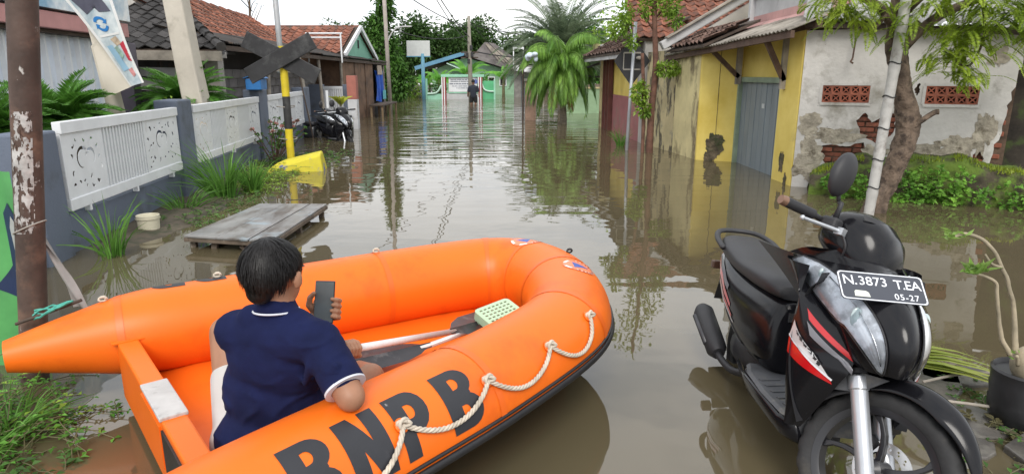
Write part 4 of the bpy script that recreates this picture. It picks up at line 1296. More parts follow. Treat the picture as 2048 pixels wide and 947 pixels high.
# gable coping and tiles of the roof behind it
g = MB(); g.bar((2.88, 13.05, 2.03), (4.75, 13.05, 3.12), .20, .16); g.build('gable_coping', M_stucco, yb, bevel=.02)
g = MB(); g.bar((2.95, 13.0, 2.18), (4.70, 13.0, 3.20), .25, .03); g.build('coping_cap', M_wood_grey, yb)
g = MB(); g.slab([(3.1, 13.0, 1.98), (4.8, 13.0, 1.98), (4.8, 13.0, 3.0)], (0, .12, 0)); g.build('gable_infill', M_plaster, yb)
tiled_roof('tile', (3.06, 13.35, 1.98), (.10, -2.2, .02), (.90, .03, .42), 2.2, .95, .22, .2, mat('tile_old', (.15, .09, .07), rough=.9, var=.4, vs=4, orand=.35, bump=.3, dirt=((.05, .045, .04), 4, .48, .66)), yb, limit=60, seed=5)
g = MB(); g.slab([(3.06, 13.35, 1.96), (3.16, 11.15, 1.98), (4.06, 11.15, 2.38), (3.96, 13.35, 2.38)], (0, 0, -.04)); g.build('lean_to_deck', M_wood_dark, yb)
back = thing('tiled_house', 'house with steep red tiled roof behind the yellow building', 'building', (4.2, 16.5, -.7))
A_ = Vector((2.62, 14.6, 2.25)); ux_ = Vector((1, 0, 0)); uy_ = Vector((0, 2.4, 1.7))
g = MB(); g.slab([A_, A_ + ux_ * 4.2, A_ + ux_ * 4.2 + uy_, A_ + uy_], (0, .04, -.05)); g.build('roof_deck', M_wood_dark, back)
tiled_roof('tile', A_ + Vector((0, -.01, .012)), ux_, uy_, 4.2, uy_.length, .22, .21, M_tile_red, back, limit=280, seed=8)
g = MB(); g.slab([(2.9, 14.7, -.7), (6.8, 14.7, -.7), (6.8, 19, -.7), (2.9, 19, -.7)], (0, 0, 2.95)); g.build('wall', M_plaster, back)

# ------------------------------------------------------------------ pink and yellow house further on
ph = thing('terrace_house', 'yellow house with dusty pink dado and dark door frames', 'building', (3.6, 17, -.7))
g = MB(); g.slab([(2.93, 14.75, -.7), (2.74, 19.2, -.7), (2.88, 19.2, -.7), (3.2, 14.75, -.7)], (0, 0, 2.6)); g.build('wall', M_yw, ph)
M_pink = mat('dusty_pink', (.34, .13, .13), rough=.85, var=.15, vs=1.5, dirt=((.25, .17, .14), 1.8, .52, .7))
g = MB(); g.slab([(2.915, 14.75, -.7), (2.725, 19.2, -.7), (2.745, 19.2, -.7), (2.935, 14.75, -.7)], (0, 0, 1.68)); g.build('dado', M_pink, ph)
M_dfr = mat('dark_red_frame', (.12, .04, .03), rough=.6, var=.25)
for y in (18.3, 18.75, 19.2, 19.7):
    g = MB(); g.box((2.70 - (y - 18.3) * .03, y, .6), (.12, .12, 2.6)); g.build('door_post', M_dfr if y < 19.5 else M_cream, ph)
g = MB(); g.slab([(2.45, 14.9, 1.86), (2.15, 20.2, 1.86), (2.15, 20.2, 1.98), (2.45, 14.9, 1.98)], (.04, 0, 0)); g.build('fascia', M_stucco, ph)
A_ = Vector((2.42, 14.9, 1.99)); B_ = Vector((2.12, 20.2, 1.99)); D_ = Vector((3.9, 14.9, 2.75))
g = MB(); g.slab([A_, B_, B_ + (D_ - A_), D_], (0, 0, -.04)); g.build('roof_deck', M_wood_dark, ph)
tiled_roof('tile', A_ + Vector((0, 0, .01)), B_ - A_, D_ - A_, (B_ - A_).length, (D_ - A_).length, .25, .25, mat('tile_brown', (.12, .075, .06), rough=.9, var=.4, vs=4, orand=.4, bump=.3, dirt=((.20, .18, .17), 5, .56, .7)), ph, limit=150, seed=9)
g = MB(); g.box((2.9, 20.6, 2.15), (.8, .6, .5)); g.build('upper_box', M_cream, ph)
for a, b in (((1.95, 20.4, 1.62), (2.75, 20.4, 1.86)), ((1.9, 20.9, 1.5), (2.8, 20.9, 1.42))):
    g = MB(); g.bar(a, b, .9, .05); g.build('porch_sheet', M_corr_dark, ph)
g = MB(); g.tube([(2.62, 19.7, 1.75), (2.62, 19.7, 2.35)], .05, n=8); g.build('drain_pipe', M_stucco, ph)
pw = thing('pale_green_wall', 'low pale green boundary wall beyond the palm', 'wall', (2.9, 27, -.5))
g = MB(); g.slab([(2.1, 26.5, -.6), (5.5, 26.5, -.6), (5.5, 26.7, -.6), (2.1, 26.7, -.6)], (0, 0, 1.55)); g.build('wall', mat('pale_green', (.34, .50, .30), rough=.8, var=.1), pw)
g = MB(); g.slab([(2.0, 26.45, .96), (5.6, 26.45, .96), (5.6, 26.75, .96), (2.0, 26.75, .96)], (0, 0, .06)); g.build('coping', M_cream, pw)
pp = thing('gate_pillar', 'pinkish plaster gate pillar half hidden by the palm', 'pillar', (.62, 22.4, -.5))
g = MB(); g.box((.62, 22.4, .35), (.36, .36, 1.9)); g.build('shaft', mat('pink_plaster', (.42, .27, .20), rough=.85, var=.25, vs=3, dirt=((.2, .17, .12), 3, .5, .68)), pp, bevel=.01)
g = MB(); g.box((.62, 22.4, 1.33), (.46, .46, .07)); g.build('cap', M_conc, pp)
dp = MB(); dp.tube([(.36, 21.8, -.5), (.36, 21.8, 1.75)], .03, n=8)
tag(dp.build('slim_pole', M_wood_dark), 'slim dark pole beside the pinkish gate pillar', 'pole')

# ------------------------------------------------------------------ diamond road sign from behind
ds = thing('diamond_sign', 'black backed diamond road sign on a grey post', 'road sign', (2.37, 13.35, -.3))
M_sblk = mat('sign_back', (.02, .02, .023), rough=.5, var=.2)
rr_ = .05
dia = []
for cx_, cz_, a0 in ((.0, .40, 45), (-.30, 0, 135), (0, -.40, 225), (.30, 0, 315)):
    for a in (0, 30, 60, 90):
        dia.append((cx_ + rr_ * math.cos(R(a0 + a)), cz_ + rr_ * math.sin(R(a0 + a))))
vs, fs = plate2d(dia, [], .004)
g = MB(); g.add([Vector((2.39 + v.x, 13.40 + v.z, 1.76 + v.y)) for v in vs], fs); g.build('plate', M_sblk, ds)
for z in (1.6, 1.92):
    g = MB(); g.bar((2.22, 13.388, z), (2.56, 13.388, z), .012, .03); g.build('bracket', M_conc, ds)
g = MB(); g.bar((2.22, 13.385, 1.6), (2.22, 13.385, 1.92), .02, .012); g.build('bracket', M_conc, ds)
g = MB(); g.tube([(2.33, 13.35, -.6), (2.42, 13.35, 2.5)], .034, n=12); g.build('post', mat('sign_post', (.42, .44, .48), rough=.45, metal=.3, var=.1), ds, smooth=True)
g = MB(); g.ball((2.52, 13.33, 1.82), (.07, .03, .035), 8, 6); g.build('clamp', M_silver if 'fork_silver' in MATS else M_conc, ds)

# thin street tree with tufts at several heights
tt = thing('young_tree', 'thin street tree with bare brown trunk and leafy tufts beside the diamond sign', 'tree', (2.75, 13.0, -.3))
g = MB()
tp = crspline([(2.74, 13.0, -.4), (2.74, 13.0, .8), (2.78, 13.0, 1.6), (2.72, 13.0, 2.4), (2.66, 13.0, 3.4), (2.6, 13, 4.3)], 4)
g.tube(tp, [.075 - .045 * i / (len(tp) - 1) for i in range(len(tp))], n=9)
g.tube(crspline([(2.60, 12.95, -.4), (2.58, 12.95, .7), (2.55, 12.95, 1.3), (2.5, 12.95, 1.9)], 4), .035, n=7)
g.tube([(2.78, 13, 1.5), (3.0, 12.9, 1.66), (3.3, 12.85, 1.66)], [.02, .014, .007], n=5)
g.tube([(2.72, 13, 2.3), (2.5, 13, 2.6), (2.25, 13, 2.75)], [.02, .014, .007], n=5)
g.tube([(2.7, 13, 2.5), (2.95, 13, 2.8), (3.1, 13, 3.0)], [.02, .014, .007], n=5)
g.build('trunk', mat('brown_bark', (.13, .065, .045), rough=.9, var=.3, vs=8, bump=.6, bs=25), tt, smooth=True)
g = MB(); rg = random.Random(31)
for c, r, n in (((2.95, 12.9, 1.6), (.20, .15, .13), 230), ((3.22, 12.85, 1.62), (.17, .14, .11), 190), ((2.48, 12.92, 1.15), (.16, .16, .22), 330), ((2.56, 12.9, .85), (.14, .14, .13), 150), ((2.15, 13, 2.55), (.16, .15, .30), 300), ((2.0, 13.1, 2.3), (.16, .15, .14), 130), ((2.3, 13, 2.1), (.12, .12, .16), 120),
                ((2.95, 13, 2.75), (.22, .18, .20), 300), ((2.55, 13, 2.75), (.14, .14, .25), 220), ((3.1, 13, 2.5), (.15, .15, .14), 120), ((2.75, 13, 3.2), (.4, .3, .4), 320), ((2.5, 13, 3.8), (.5, .4, .5), 300)):
    leaf_cloud(g, c, r, n, .085, rg=rg, droop=.1)
g.build('crown', L_lime, tt)
grass_clump('grass_clump', 'grass tuft at the foot of the diamond sign', (2.36, 14.2, 0), 70, .55, .25, seed=14, w=.012)

# ------------------------------------------------------------------ peeling white wall with terracotta vents
ww = thing('peeling_wall', 'whitewashed wall with fallen plaster, bare bricks and two terracotta vents', 'wall', (4.9, 8.4, -.6))
WA = Vector((3.865, 8.91, 0)); WD = Vector((1, -.5, 0)).normalized(); WN = Vector((WD.y, -WD.x, 0))    # WN faces the viewer
if WN.y > 0: WN = -WN
WLEN = 2.42
def wp_(u, z, n=0.0): return WA + WD * u + Vector((0, 0, z)) + WN * n
g = MB(); g.slab([wp_(0, -.7, -.06), wp_(WLEN - .08, -.7, -.06), wp_(WLEN - .08, -.7, -.25), wp_(0, -.7, -.25)], (0, 0, 2.78))
g.build('brick_core', mat('mortar_brown', (.10, .065, .045), rough=.95, var=.4, vs=8, bump=.8, bs=20), ww)
rg = random.Random(77)
def jag(pts, amp, n):
    out = []
    for a, b in zip(pts, pts[1:]):
        for k in range(n):
            t = k / n
            out.append((a[0] + (b[0] - a[0]) * t + rg.uniform(-amp, amp) * (1 if k else 0), a[1] + (b[1] - a[1]) * t + rg.uniform(-amp, amp) * (1 if k else 0)))
    out.append(pts[-1])
    return out
low = jag([(.0, -.12), (.10, -.05), (.20, -.03), (.27, .14), (.36, .25), (.52, .22), (.66, .30), (.84, .36), (1.02, .42), (1.16, .40), (1.30, .45), (1.42, .36), (1.55, .40), (1.66, .36), (1.78, .30), (1.88, .28), (1.96, .42), (2.06, .20), (2.16, .34)], .022, 4)
right_ = jag([(2.16, .34), (2.22, .62), (2.27, .95), (2.29, 1.30), (2.35, 1.7), (2.38, 2.06)], .025, 5)
outer = low + right_[1:] + [(0, 2.06)]
def hole(pts): return jag(pts + [pts[0]], .014, 4)[:-1]
VENTS = ((.265, 1.255), (1.43, 1.255))
VW, VH, VC, VR = .55, .215, 5, 2
holes = [hole([(.30, .56), (.46, .60), (.62, .58), (.82, .64), (.86, .48), (.78, .36), (.62, .33), (.40, .30), (.33, .42)]),
         hole([(.70, .92), (.80, 1.02), (.88, .90), (1.02, 1.02), (1.16, 1.04), (1.14, .78), (1.0, .62), (.80, .70)]),
         hole([(1.30, 1.32), (1.45 - .1, 1.40), (1.36, 1.30), (1.33, 1.24)]),
         hole([(1.80, .54), (1.90, .58), (1.96, .50), (1.90, .42), (1.80, .44)]),
         hole([(2.02, .55), (2.08, .60), (2.14, .50), (2.08, .42)])]
for vu, vz in VENTS:
    holes.append([(vu, vz - VH / 2), (vu + VW, vz - VH / 2), (vu + VW, vz + VH / 2), (vu, vz + VH / 2)])
vs, fs = plate2d(outer, holes, .05)
M_wpl = mat('white_plaster', (.56, .54, .51), rough=.92, var=.10, vs=2.2, bump=.5, bs=14, bdist=.02, dirt=((.27, .25, .21), 1.7, .52, .66), dirt2=((.10, .09, .07), 9, .66, .71))
g = MB(); g.add([wp_(v.x, v.y, v.z - .025) for v in vs], fs); g.build('plaster', M_wpl, ww)
# second, thinner coat of plaster still clinging lower down
outer2 = jag([(.02, .0), (.24, .06), (.34, .28), (.30, .62), (.02, .70), (.02, .0)], .02, 6)[:-1]
M_worn = mat('worn_render', (.38, .34, .27), rough=.95, var=.3, vs=6, bump=.9, bs=18, bdist=.03, dirt=((.12, .10, .07), 5, .5, .62))
for k, (cu, cz, ru, rz) in enumerate(((.17, .36, .15, .26), (.50, .72, .30, .11), (1.40, .56, .36, .10), (1.85, .66, .22, .12), (2.10, .80, .10, .26), (.16, .84, .13, .14), (.95, .50, .14, .12), (.35, .14, .16, .10), (2.12, 1.72, .10, .12))):
    vs, fs = plate2d(rough_poly(cu, cz, ru, rz, 30, k + 40), [], .006)
    g = MB(); g.add([wp_(v.x, v.y, v.z + .001 * k) for v in vs], fs); g.build('worn_patch', M_worn, ww)
# bricks that show
M_brick = mat('brick', (.23, .075, .045), rough=.9, var=.3, vs=6, orand=.3, bump=.5, bs=30, dirt=((.07, .045, .03), 6, .52, .66))
def inside(p, poly):
    c_ = False; j = len(poly) - 1
    for i in range(len(poly)):
        if (poly[i][1] > p[1]) != (poly[j][1] > p[1]) and p[0] < (poly[j][0] - poly[i][0]) * (p[1] - poly[i][1]) / (poly[j][1] - poly[i][1]) + poly[i][0]: c_ = not c_
        j = i
    return c_
def grow(poly, k):
    cx_ = sum(p[0] for p in poly) / len(poly); cy_ = sum(p[1] for p in poly) / len(poly)
    return [(cx_ + (p[0] - cx_) * k, cy_ + (p[1] - cy_) * k) for p in poly]
big = [grow(h, 1.22) for h in holes[:5]]
bme = None
ang = math.atan2(WD.y, WD.x)
for row in range(30):
    z = -.15 + row * .068
    for k in range(11):
        u = .12 + k * .23 + (.115 if row % 2 else 0)
        if u > WLEN - .22: continue
        low_z = .5 if True else 0
        vis = any(inside((u + du, z), h) for h in big for du in (-.09, 0, .09)) or (z < .48 and not inside((u, z + .05), outer)) or (u > 2.05 and not inside((u + .12, z), outer))
        if not vis: continue
        if bme is None:
            q = MB(); q.box((0, 0, 0), (.215, .10, .055)); b_ = q.build('brick', M_brick, ww, world=False, bevel=.006, bseg=1); bme = b_
        else:
            b_ = bme.copy(); COL.objects.link(b_)
        b_.location = wp_(u, z, -.09 + rg.uniform(-.012, .016)) - wloc(ww)
        b_.rotation_euler = (rg.uniform(-.02, .02), rg.uniform(-.03, .03), ang + rg.uniform(-.04, .04))
# vents: lattice blocks
M_terra = mat('terracotta', (.27, .085, .05), rough=.85, var=.25, vs=7, orand=.2, dirt=((.10, .05, .04), 8, .55, .7))
q = MB()
bw_, bh_ = VW / VC, VH / VR
t_w = .016
for a, b in (((-bw_ / 2, 0, -bh_ / 2 + t_w / 2), (bw_ / 2, 0, -bh_ / 2 + t_w / 2)), ((-bw_ / 2, 0, bh_ / 2 - t_w / 2), (bw_ / 2, 0, bh_ / 2 - t_w / 2))):
    q.bar(a, b, .06, t_w)
for x in (-bw_ / 2 + t_w / 2, bw_ / 2 - t_w / 2):
    q.bar((x, 0, -bh_ / 2 + t_w), (x, 0, bh_ / 2 - t_w), .06, t_w, up=(1, 0, 0))
q.bar((-bw_ / 2 + .01, -.004, -bh_ / 2 + .01), (bw_ / 2 - .01, -.004, bh_ / 2 - .01), .045, .013)
q.bar((-bw_ / 2 + .01, .003, bh_ / 2 - .01), (bw_ / 2 - .01, .003, -bh_ / 2 + .01), .045, .013)
vb = None
for vu, vz in VENTS:
    for i in range(VC):
        for j in range(VR):
            if vb is None:
                vb = q.build('vent_block', M_terra, ww, world=False); b_ = vb
            else:
                b_ = vb.copy(); COL.objects.link(b_)
            b_.location = wp_(vu + (i + .5) * bw_, vz - VH / 2 + (j + .5) * bh_, -.02) - wloc(ww)
            b_.rotation_euler = (0, 0, ang)
    g = MB()
    for a, b in (((vu - .02, vz - VH / 2 - .02), (vu + VW + .02, vz - VH / 2 - .02)), ((vu - .02, vz + VH / 2 + .02), (vu + VW + .02, vz + VH / 2 + .02))):
        g.bar(wp_(a[0], a[1], .006), wp_(b[0], b[1], .006), .02, .035)
    for u in (vu - .018, vu + VW + .018):
        g.bar(wp_(u, vz - VH / 2 - .002, .005), wp_(u, vz + VH / 2 + .002, .005), .02, .034, up=WD)
    g.build('vent_surround', M_wpl, ww)
    g = MB(); g.slab([wp_(vu, vz - VH / 2, -.052), wp_(vu + VW, vz - VH / 2, -.052), wp_(vu + VW, vz + VH / 2, -.052), wp_(vu, vz + VH / 2, -.052)], WN * -.003); g.build('vent_backing', M_black, ww)
# roof of grey corrugated sheets over the wall
cr_ = thing('corrugated_roof', 'pale grey corrugated sheet roof over the peeling wall', 'roof', (5.0, 8.9, 2.1))
M_corr = mat('corrugated_grey', (.33, .33, .33), rough=.75, var=.2, vs=2, dirt=((.14, .13, .12), 3, .52, .7))
for k in range(4):
    a = wp_(-.05 + k * .82, 2.20 - .06 * k, .24 + .012 * (k % 2)); b = wp_(.83 + k * .82, 2.20 - .06 * (k + 1), .24 + .012 * (k % 2))
    upv = -WN * 2.2 + Vector((0, 0, .95))
    g = MB(); corrugated(g, a, b, upv, pitch=.13, amp=.026, seg=6); o_ = g.build('sheet', M_corr, cr_, smooth=True)
    md = o_.modifiers.new('solid', 'SOLIDIFY'); md.thickness = .006
for k in range(3):
    n_ = .12 - k * .8
    g = MB(); g.bar(wp_(-.03, 2.08 + (.24 - n_) * .43, n_), wp_(3.2, 1.86 + (.24 - n_) * .43, n_), .05, .07); g.build('purlin', M_wood_dark, cr_)
bt = thing('rafter_end', 'dark rafter end hook hanging from the eave of the peeling wall', 'hook', wp_(.56, 1.7, .1))
g = MB(); g.tube([wp_(.58, 1.95, .10), wp_(.57, 1.70, .10), wp_(.55, 1.66, .12), wp_(.58, 1.64, .14)], .012, n=6); g.build('rod', M_br, bt)
# added block right of the wall: gap shade put into its mossy colour
dk = thing('dark_gap_block', 'dark mossy block added for the shaded gap at the end of the peeling wall', 'building', (6.6, 7.9, -.5))
g = MB(); g.slab([(5.98, 7.98, -.6), (8.5, 6.9, -.6), (8.8, 9.0, -.6), (6.2, 9.4, -.6)], (0, 0, 2.6)); g.build('wall', mat('dark_mossy', (.030, .024, .018), rough=.95, var=.5, vs=4, bump=.6, bs=14, dirt=((.05, .075, .018), 3, .52, .66)), dk)

# ------------------------------------------------------------------ mossy ledge along the foot of the wall
def ledge():
    t_ = thing('mossy_ledge', 'low crumbling masonry ledge thick with moss along the peeling wall', 'ledge', (5.0, 7.9, -.3))
    M_moss = mat('moss_stone', (.05, .042, .026), rough=.95, var=.5, vs=6, bump=.9, bs=12, bdist=.04, dirt=((.095, .15, .02), 3.2, .44, .56))
    g = MB()
    P0, P1 = Vector((3.95, 8.55, 0)), Vector((6.9, 7.15, 0))
    dd = (P1 - P0).normalized(); nn = Vector((dd.y, -dd.x, 0))
    if nn.y > 0: nn = -nn
    def fn(u, v):
        p = P0.lerp(P1, u)
        h = .22 + .30 * math.sin(PI * min(1, u * 1.25)) ** .6 + .10 * noise.noise(Vector((u * 9, 2, 0)))
        if u > .72: h *= 1 - (u - .72) * 1.2
        prof = [(-.30, h * 1.02), (-.05, h), (.12, h * .96), (.19, h * .82), (.24, h * .45), (.27, .05), (.32, -.35)]
        k = v * (len(prof) - 1); i = min(int(k), len(prof) - 2); f = k - i
        n_ = prof[i][0] + (prof[i + 1][0] - prof[i][0]) * f; z = prof[i][1] + (prof[i + 1][1] - prof[i][1]) * f
        q = p + nn * n_ + Vector((0, 0, z))
        w = noise.noise(q * 5) * .045 + noise.noise(q * 13) * .02
        return q + nn * w + Vector((0, 0, w * .8))
    g.grid(fn, 120, 22); g.build('masonry', M_moss, t_, smooth=True)
    # moss cushions on top and leafy creepers hanging over the face
    return t_, P0, P1, nn
lg_, LP0, LP1, LN = ledge()
rg = random.Random(55)
g = MB()
for _ in range(2600):
    u = rg.random(); p = LP0.lerp(LP1, u)
    h = .22 + .30 * math.sin(PI * min(1, u * 1.25)) ** .6 + .10 * noise.noise(Vector((u * 9, 2, 0)))
    if u > .72: h *= 1 - (u - .72) * 1.2
    if noise.noise(Vector((u * 6, 7, 1))) < -.15: continue
    b = p + LN * rg.uniform(-.12, .20) + Vector((0, 0, h - .02 + rg.uniform(-.03, .02)))
    g.blade([b, b + Vector((rg.uniform(-.02, .02), rg.uniform(-.02, .02), rg.uniform(.02, .06)))], .012)
tag(g.build('moss_tufts', leafmat('leaf_moss', (.16, .24, .02), (.28, .34, .03), island=.3)), 'bright moss and fine grass on top of the ledge', 'moss', kind='stuff')
def creeper(label, u0, u1, n, m, seed, zt=.45, size=.05):
    rg = random.Random(seed)
    g = MB(); s_ = MB()
    for _ in range(n):
        u = rg.uniform(u0, u1); p = LP0.lerp(LP1, u) + LN * rg.uniform(.22, .38) + Vector((0, 0, rg.uniform(.02, zt)))
        d = Vector((rg.uniform(-.5, .5), rg.uniform(-.6, .1), rg.uniform(-.8, .8))).normalized()
        pts = [p]
        for i in range(3):
            p = p + d * rg.uniform(.03, .06); d = (d + Vector((rg.uniform(-.4, .4), rg.uniform(-.4, .4), -.2))).normalized()
            if p.z < .01: p.z = .012
            pts.append(p.copy())
            for sg_ in (-1, 1):
                z = size * rg.uniform(.6, 1.4)
                g.leaf(p, Vector((rg.uniform(-1, 1), rg.uniform(-1, .2), rg.uniform(-.5, .6))), z, z * .7, n=Vector((rg.uniform(-.5, .5), -.8, rg.uniform(.1, 1))))
        s_.tube(pts, .002, n=4, cap=False)
    o = g.build('creeper', leafmat('leaf_creeper', (.09, .25, .03), (.22, .42, .06))); tag(o, label, 'creeper', kind='stuff')
    s_.build('stems', M_stem, o)
creeper('fresh green creeper hanging over the left end of the ledge', .03, .22, 62, L_bright, 61, .24)
creeper('fresh green creeper behind the tree trunk', .28, .52, 130, L_bright, 62, .36)
creeper('scattered creeper leaves on the right part of the ledge', .54, .80, 45, L_bright, 63, .26)
creeper('leafy creeper at the far right end of the ledge', .86, 1.0, 60, L_bright, 64, .30)

# ------------------------------------------------------------------ tree with the pale support pole
tre = thing('street_tree', 'leaning tree with knobbly brown trunk and feathery drooping foliage', 'tree', (4.17, 7.25, 0))
g = MB()
tp = crspline([(4.06, 7.22, -.4, .16), (4.10, 7.22, .0, .125), (4.20, 7.2, .35, .108), (4.30, 7.18, .72, .115), (4.31, 7.18, 1.02, .115), (4.20, 7.18, 1.38, .10), (4.10, 7.2, 1.75, .10), (4.06, 7.2, 2.1, .09), (4.10, 7.2, 2.7, .08), (4.2, 7.3, 3.4, .05)], 14)
n_ = 34
for i, q in enumerate(tp):
    for j in range(n_):
        a = 2 * PI * j / n_
        rr_ = q[3] * (1 + .20 * noise.noise(Vector((math.cos(a) * 1.5, math.sin(a) * 1.5, q[2] * 4))) + .16 * noise.noise(Vector((math.cos(a) * 4, math.sin(a) * 4, q[2] * 14))) + .10 * noise.noise(Vector((math.cos(a) * 9, math.sin(a) * 9, q[2] * 30))))
        if q[2] < .3: rr_ *= 1 + .35 * (.3 - q[2]) * max(0, math.cos(3 * a + 1))
        g.v.append(Vector((q[0] + rr_ * math.cos(a), q[1] + rr_ * math.sin(a), q[2])))
for i in range(len(tp) - 1):
    for j in range(n_):
        g.f.append((i * n_ + j, i * n_ + (j + 1) % n_, (i + 1) * n_ + (j + 1) % n_, (i + 1) * n_ + j)); g.m.append(0)
for br in ([(4.10, 7.2, 1.7, .06), (4.4, 7.15, 2.05, .05), (4.8, 7.1, 2.25, .04), (5.3, 7.0, 2.4, .03)], [(4.08, 7.2, 1.95, .06), (3.8, 7.15, 2.2, .045), (3.45, 7.1, 2.32, .035), (3.1, 7.05, 2.4, .02)],
           [(4.08, 7.2, 2.1, .06), (4.35, 6.9, 2.5, .05), (4.8, 6.6, 2.8, .03)], [(4.12, 7.2, 2.4, .05), (3.9, 6.9, 2.8, .04), (3.6, 6.6, 3.1, .03)], [(4.32, 7.1, .95, .03), (4.47, 7.02, 1.10, .028), (4.52, 7.0, 1.12, .03)],
           [(4.85, 7.1, 2.26, .018), (4.92, 7.08, 1.9, .014), (4.83, 7.06, 1.62, .012), (4.70, 7.05, 1.60, .010), (4.62, 7.05, 1.68, .006)], [(3.9, 7.15, 2.1, .03), (3.75, 7.1, 1.95, .02), (3.62, 7.1, 1.98, .012)]):
    q = crspline(br, 5); g.tube([p[:3] for p in q], [p[3] for p in q], n=8)
g.tube(crspline([(4.14, 7.15, .30), (4.02, 7.1, .14), (3.92, 7.06, .02), (3.86, 7.0, -.2)], 4), [.06] * 13, n=7)
g.build('trunk', mat('knobbly_bark', (.135, .098, .072), rough=.95, var=.35, vs=8, bump=1.0, bs=20, bdist=.03, dirt=((.05, .036, .028), 9, .52, .64)), tre, smooth=True)
fr = MB(); rg = random.Random(91)
def feather(c, n, sp, L=.34):
    for _ in range(n):
        b = Vector(c) + Vector((rg.gauss(0, sp), rg.gauss(0, sp), rg.gauss(0, sp * .55)))
        a = rg.uniform(0, 2 * PI); d = Vector((math.cos(a), math.sin(a), rg.uniform(-.35, .35)))
        frond(fr, b, d, L * rg.uniform(.7, 1.25), rg.uniform(.5, 1.3), 22, .058, .019, vang=.35, hang=.12, rg=rg, keel=.1, start=.05)
for c, n, sp in (((3.42, 7.1, 2.18), 34, .12), ((3.3, 7.0, 2.28), 30, .12), ((3.7, 7.1, 2.12), 20, .10), ((4.62, 7.05, 1.72), 44, .13), ((4.72, 7.0, 1.52), 26, .10), ((4.55, 7.0, 1.95), 34, .14), ((5.0, 7.0, 1.98), 50, .17), ((4.85, 6.95, 2.2), 40, .16), ((5.25, 6.95, 2.2), 55, .18),
                 ((5.45, 6.95, 1.95), 24, .10), ((4.05, 7.0, 2.0), 12, .10), ((4.3, 6.9, 2.25), 26, .13), ((5.6, 6.9, 2.35), 40, .2), ((4.4, 6.7, 2.6), 40, .3), ((3.5, 6.7, 2.7), 40, .3), ((5.0, 6.8, 2.7), 40, .3)):
    feather(c, n, sp)
fr.build('foliage', leafmat('leaf_feather', (.16, .27, .02), (.34, .44, .05), island=.4, trans=.5), tre)
sp_ = thing('support_pole', 'pale grey bamboo pole tied against the leaning tree', 'pole', (3.95, 7.05, -.3))
M_bam = mat('pale_bamboo', (.42, .41, .39), rough=.7, var=.15, vs=5, dirt=((.24, .22, .2), 6, .54, .7))
pts = [Vector((3.88, 6.95, -.4)).lerp(Vector((4.02, 7.0, 2.5)), k / 40) for k in range(41)]
g = MB(); g.tube(pts, [.052 + (.006 if k % 6 == 3 else 0) for k in range(41)], n=14); g.build('cane', M_bam, sp_, smooth=True)
for z in (.32, .62, .95, 1.28, 1.62):
    p = Vector((3.88, 6.95, -.4)).lerp(Vector((4.02, 7.0, 2.5)), (z + .4) / 2.9)
    g = MB(); g.tube([p + Vector((.060 * math.cos(a * PI / 7), .060 * math.sin(a * PI / 7), .012 * math.sin(a))) for a in range(15)], .006, n=5); g.build('tie', M_matte if 'scooter_matte_black' in MATS else M_blk, sp_)

# ------------------------------------------------------------------ bottom right: adenium in a black pot, slabs, leaf litter
ad = thing('potted_adenium', 'bare branched desert rose in a black plastic pot at the water edge', 'potted plant', (2.28, 2.62, 0))
M_pot = mat('black_pot', (.018, .018, .02), rough=.4, var=.3, vs=6, dirt=((.10, .09, .07), 5, .56, .75))
c = Vector((2.25, 2.60, 0))
g = MB(); g.lathe([(.10, -.02), (.125, .05), (.128, .06), (.132, .11), (.128, .125), (.137, .18), (.133, .19), (.140, .25), (.132, .26), (.12, .24)], c=c, n=28); g.build('pot', M_pot, ad, smooth=True, sharp=40)
g = MB(); g.lathe([(.122, .232), (.0, .242)], c=c, n=20, cap=False); g.build('soil', mud, ad)
M_cau = mat('caudex', (.26, .23, .16), rough=.85, var=.25, vs=8, bump=.3, bs=40, col2=(.32, .27, .19))
cb = MB(); cb.ball(c + Vector((-.04, -.04, .30)), (.072, .07, .085), 18, 12); cb.ball(c + Vector((.05, .0, .27)), (.06, .06, .07), 14, 10)
me_ = remesh(cb, .008, 4); g = MB(); g.add([v.co.copy() for v in me_.vertices], [tuple(p.vertices) for p in me_.polygons]); g.build('caudex', M_cau, ad, smooth=True)
BR_ = [[(-.10, -.03, .35, .016), (-.115, -.02, .46, .013), (-.135, -.01, .56, .011), (-.17, .0, .66, .011), (-.215, .01, .75, .010), (-.28, .02, .825, .010), (-.36, .02, .86, .009), (-.42, .02, .845, .007)],
       [(-.12, -.03, .34, .014), (-.175, -.03, .42, .012), (-.20, -.03, .50, .010), (-.225, -.03, .58, .009), (-.235, -.03, .65, .009), (-.285, -.03, .69, .008), (-.34, -.02, .70, .006)],
       [(-.20, .0, .72, .008), (-.25, .0, .735, .007), (-.275, .01, .775, .005)], [(.0, -.02, .34, .014), (-.02, -.05, .46, .011), (-.01, -.08, .58, .009), (-.03, -.1, .68, .008)], [(-.10, -.06, .31, .010), (-.14, -.08, .36, .008)]]
tips = []
for b in BR_:
    q = crspline(b, 5); g = MB(); g.tube([c + Vector(p[:3]) + Vector((noise.noise(Vector(p[:3]) * 14), 0, 0)) * .014 for p in q], [p[3] * .78 for p in q], n=9); g.build('branch', M_cau, ad, smooth=True); tips.append(c + Vector(b[-1][:3]))
rg = random.Random(17)
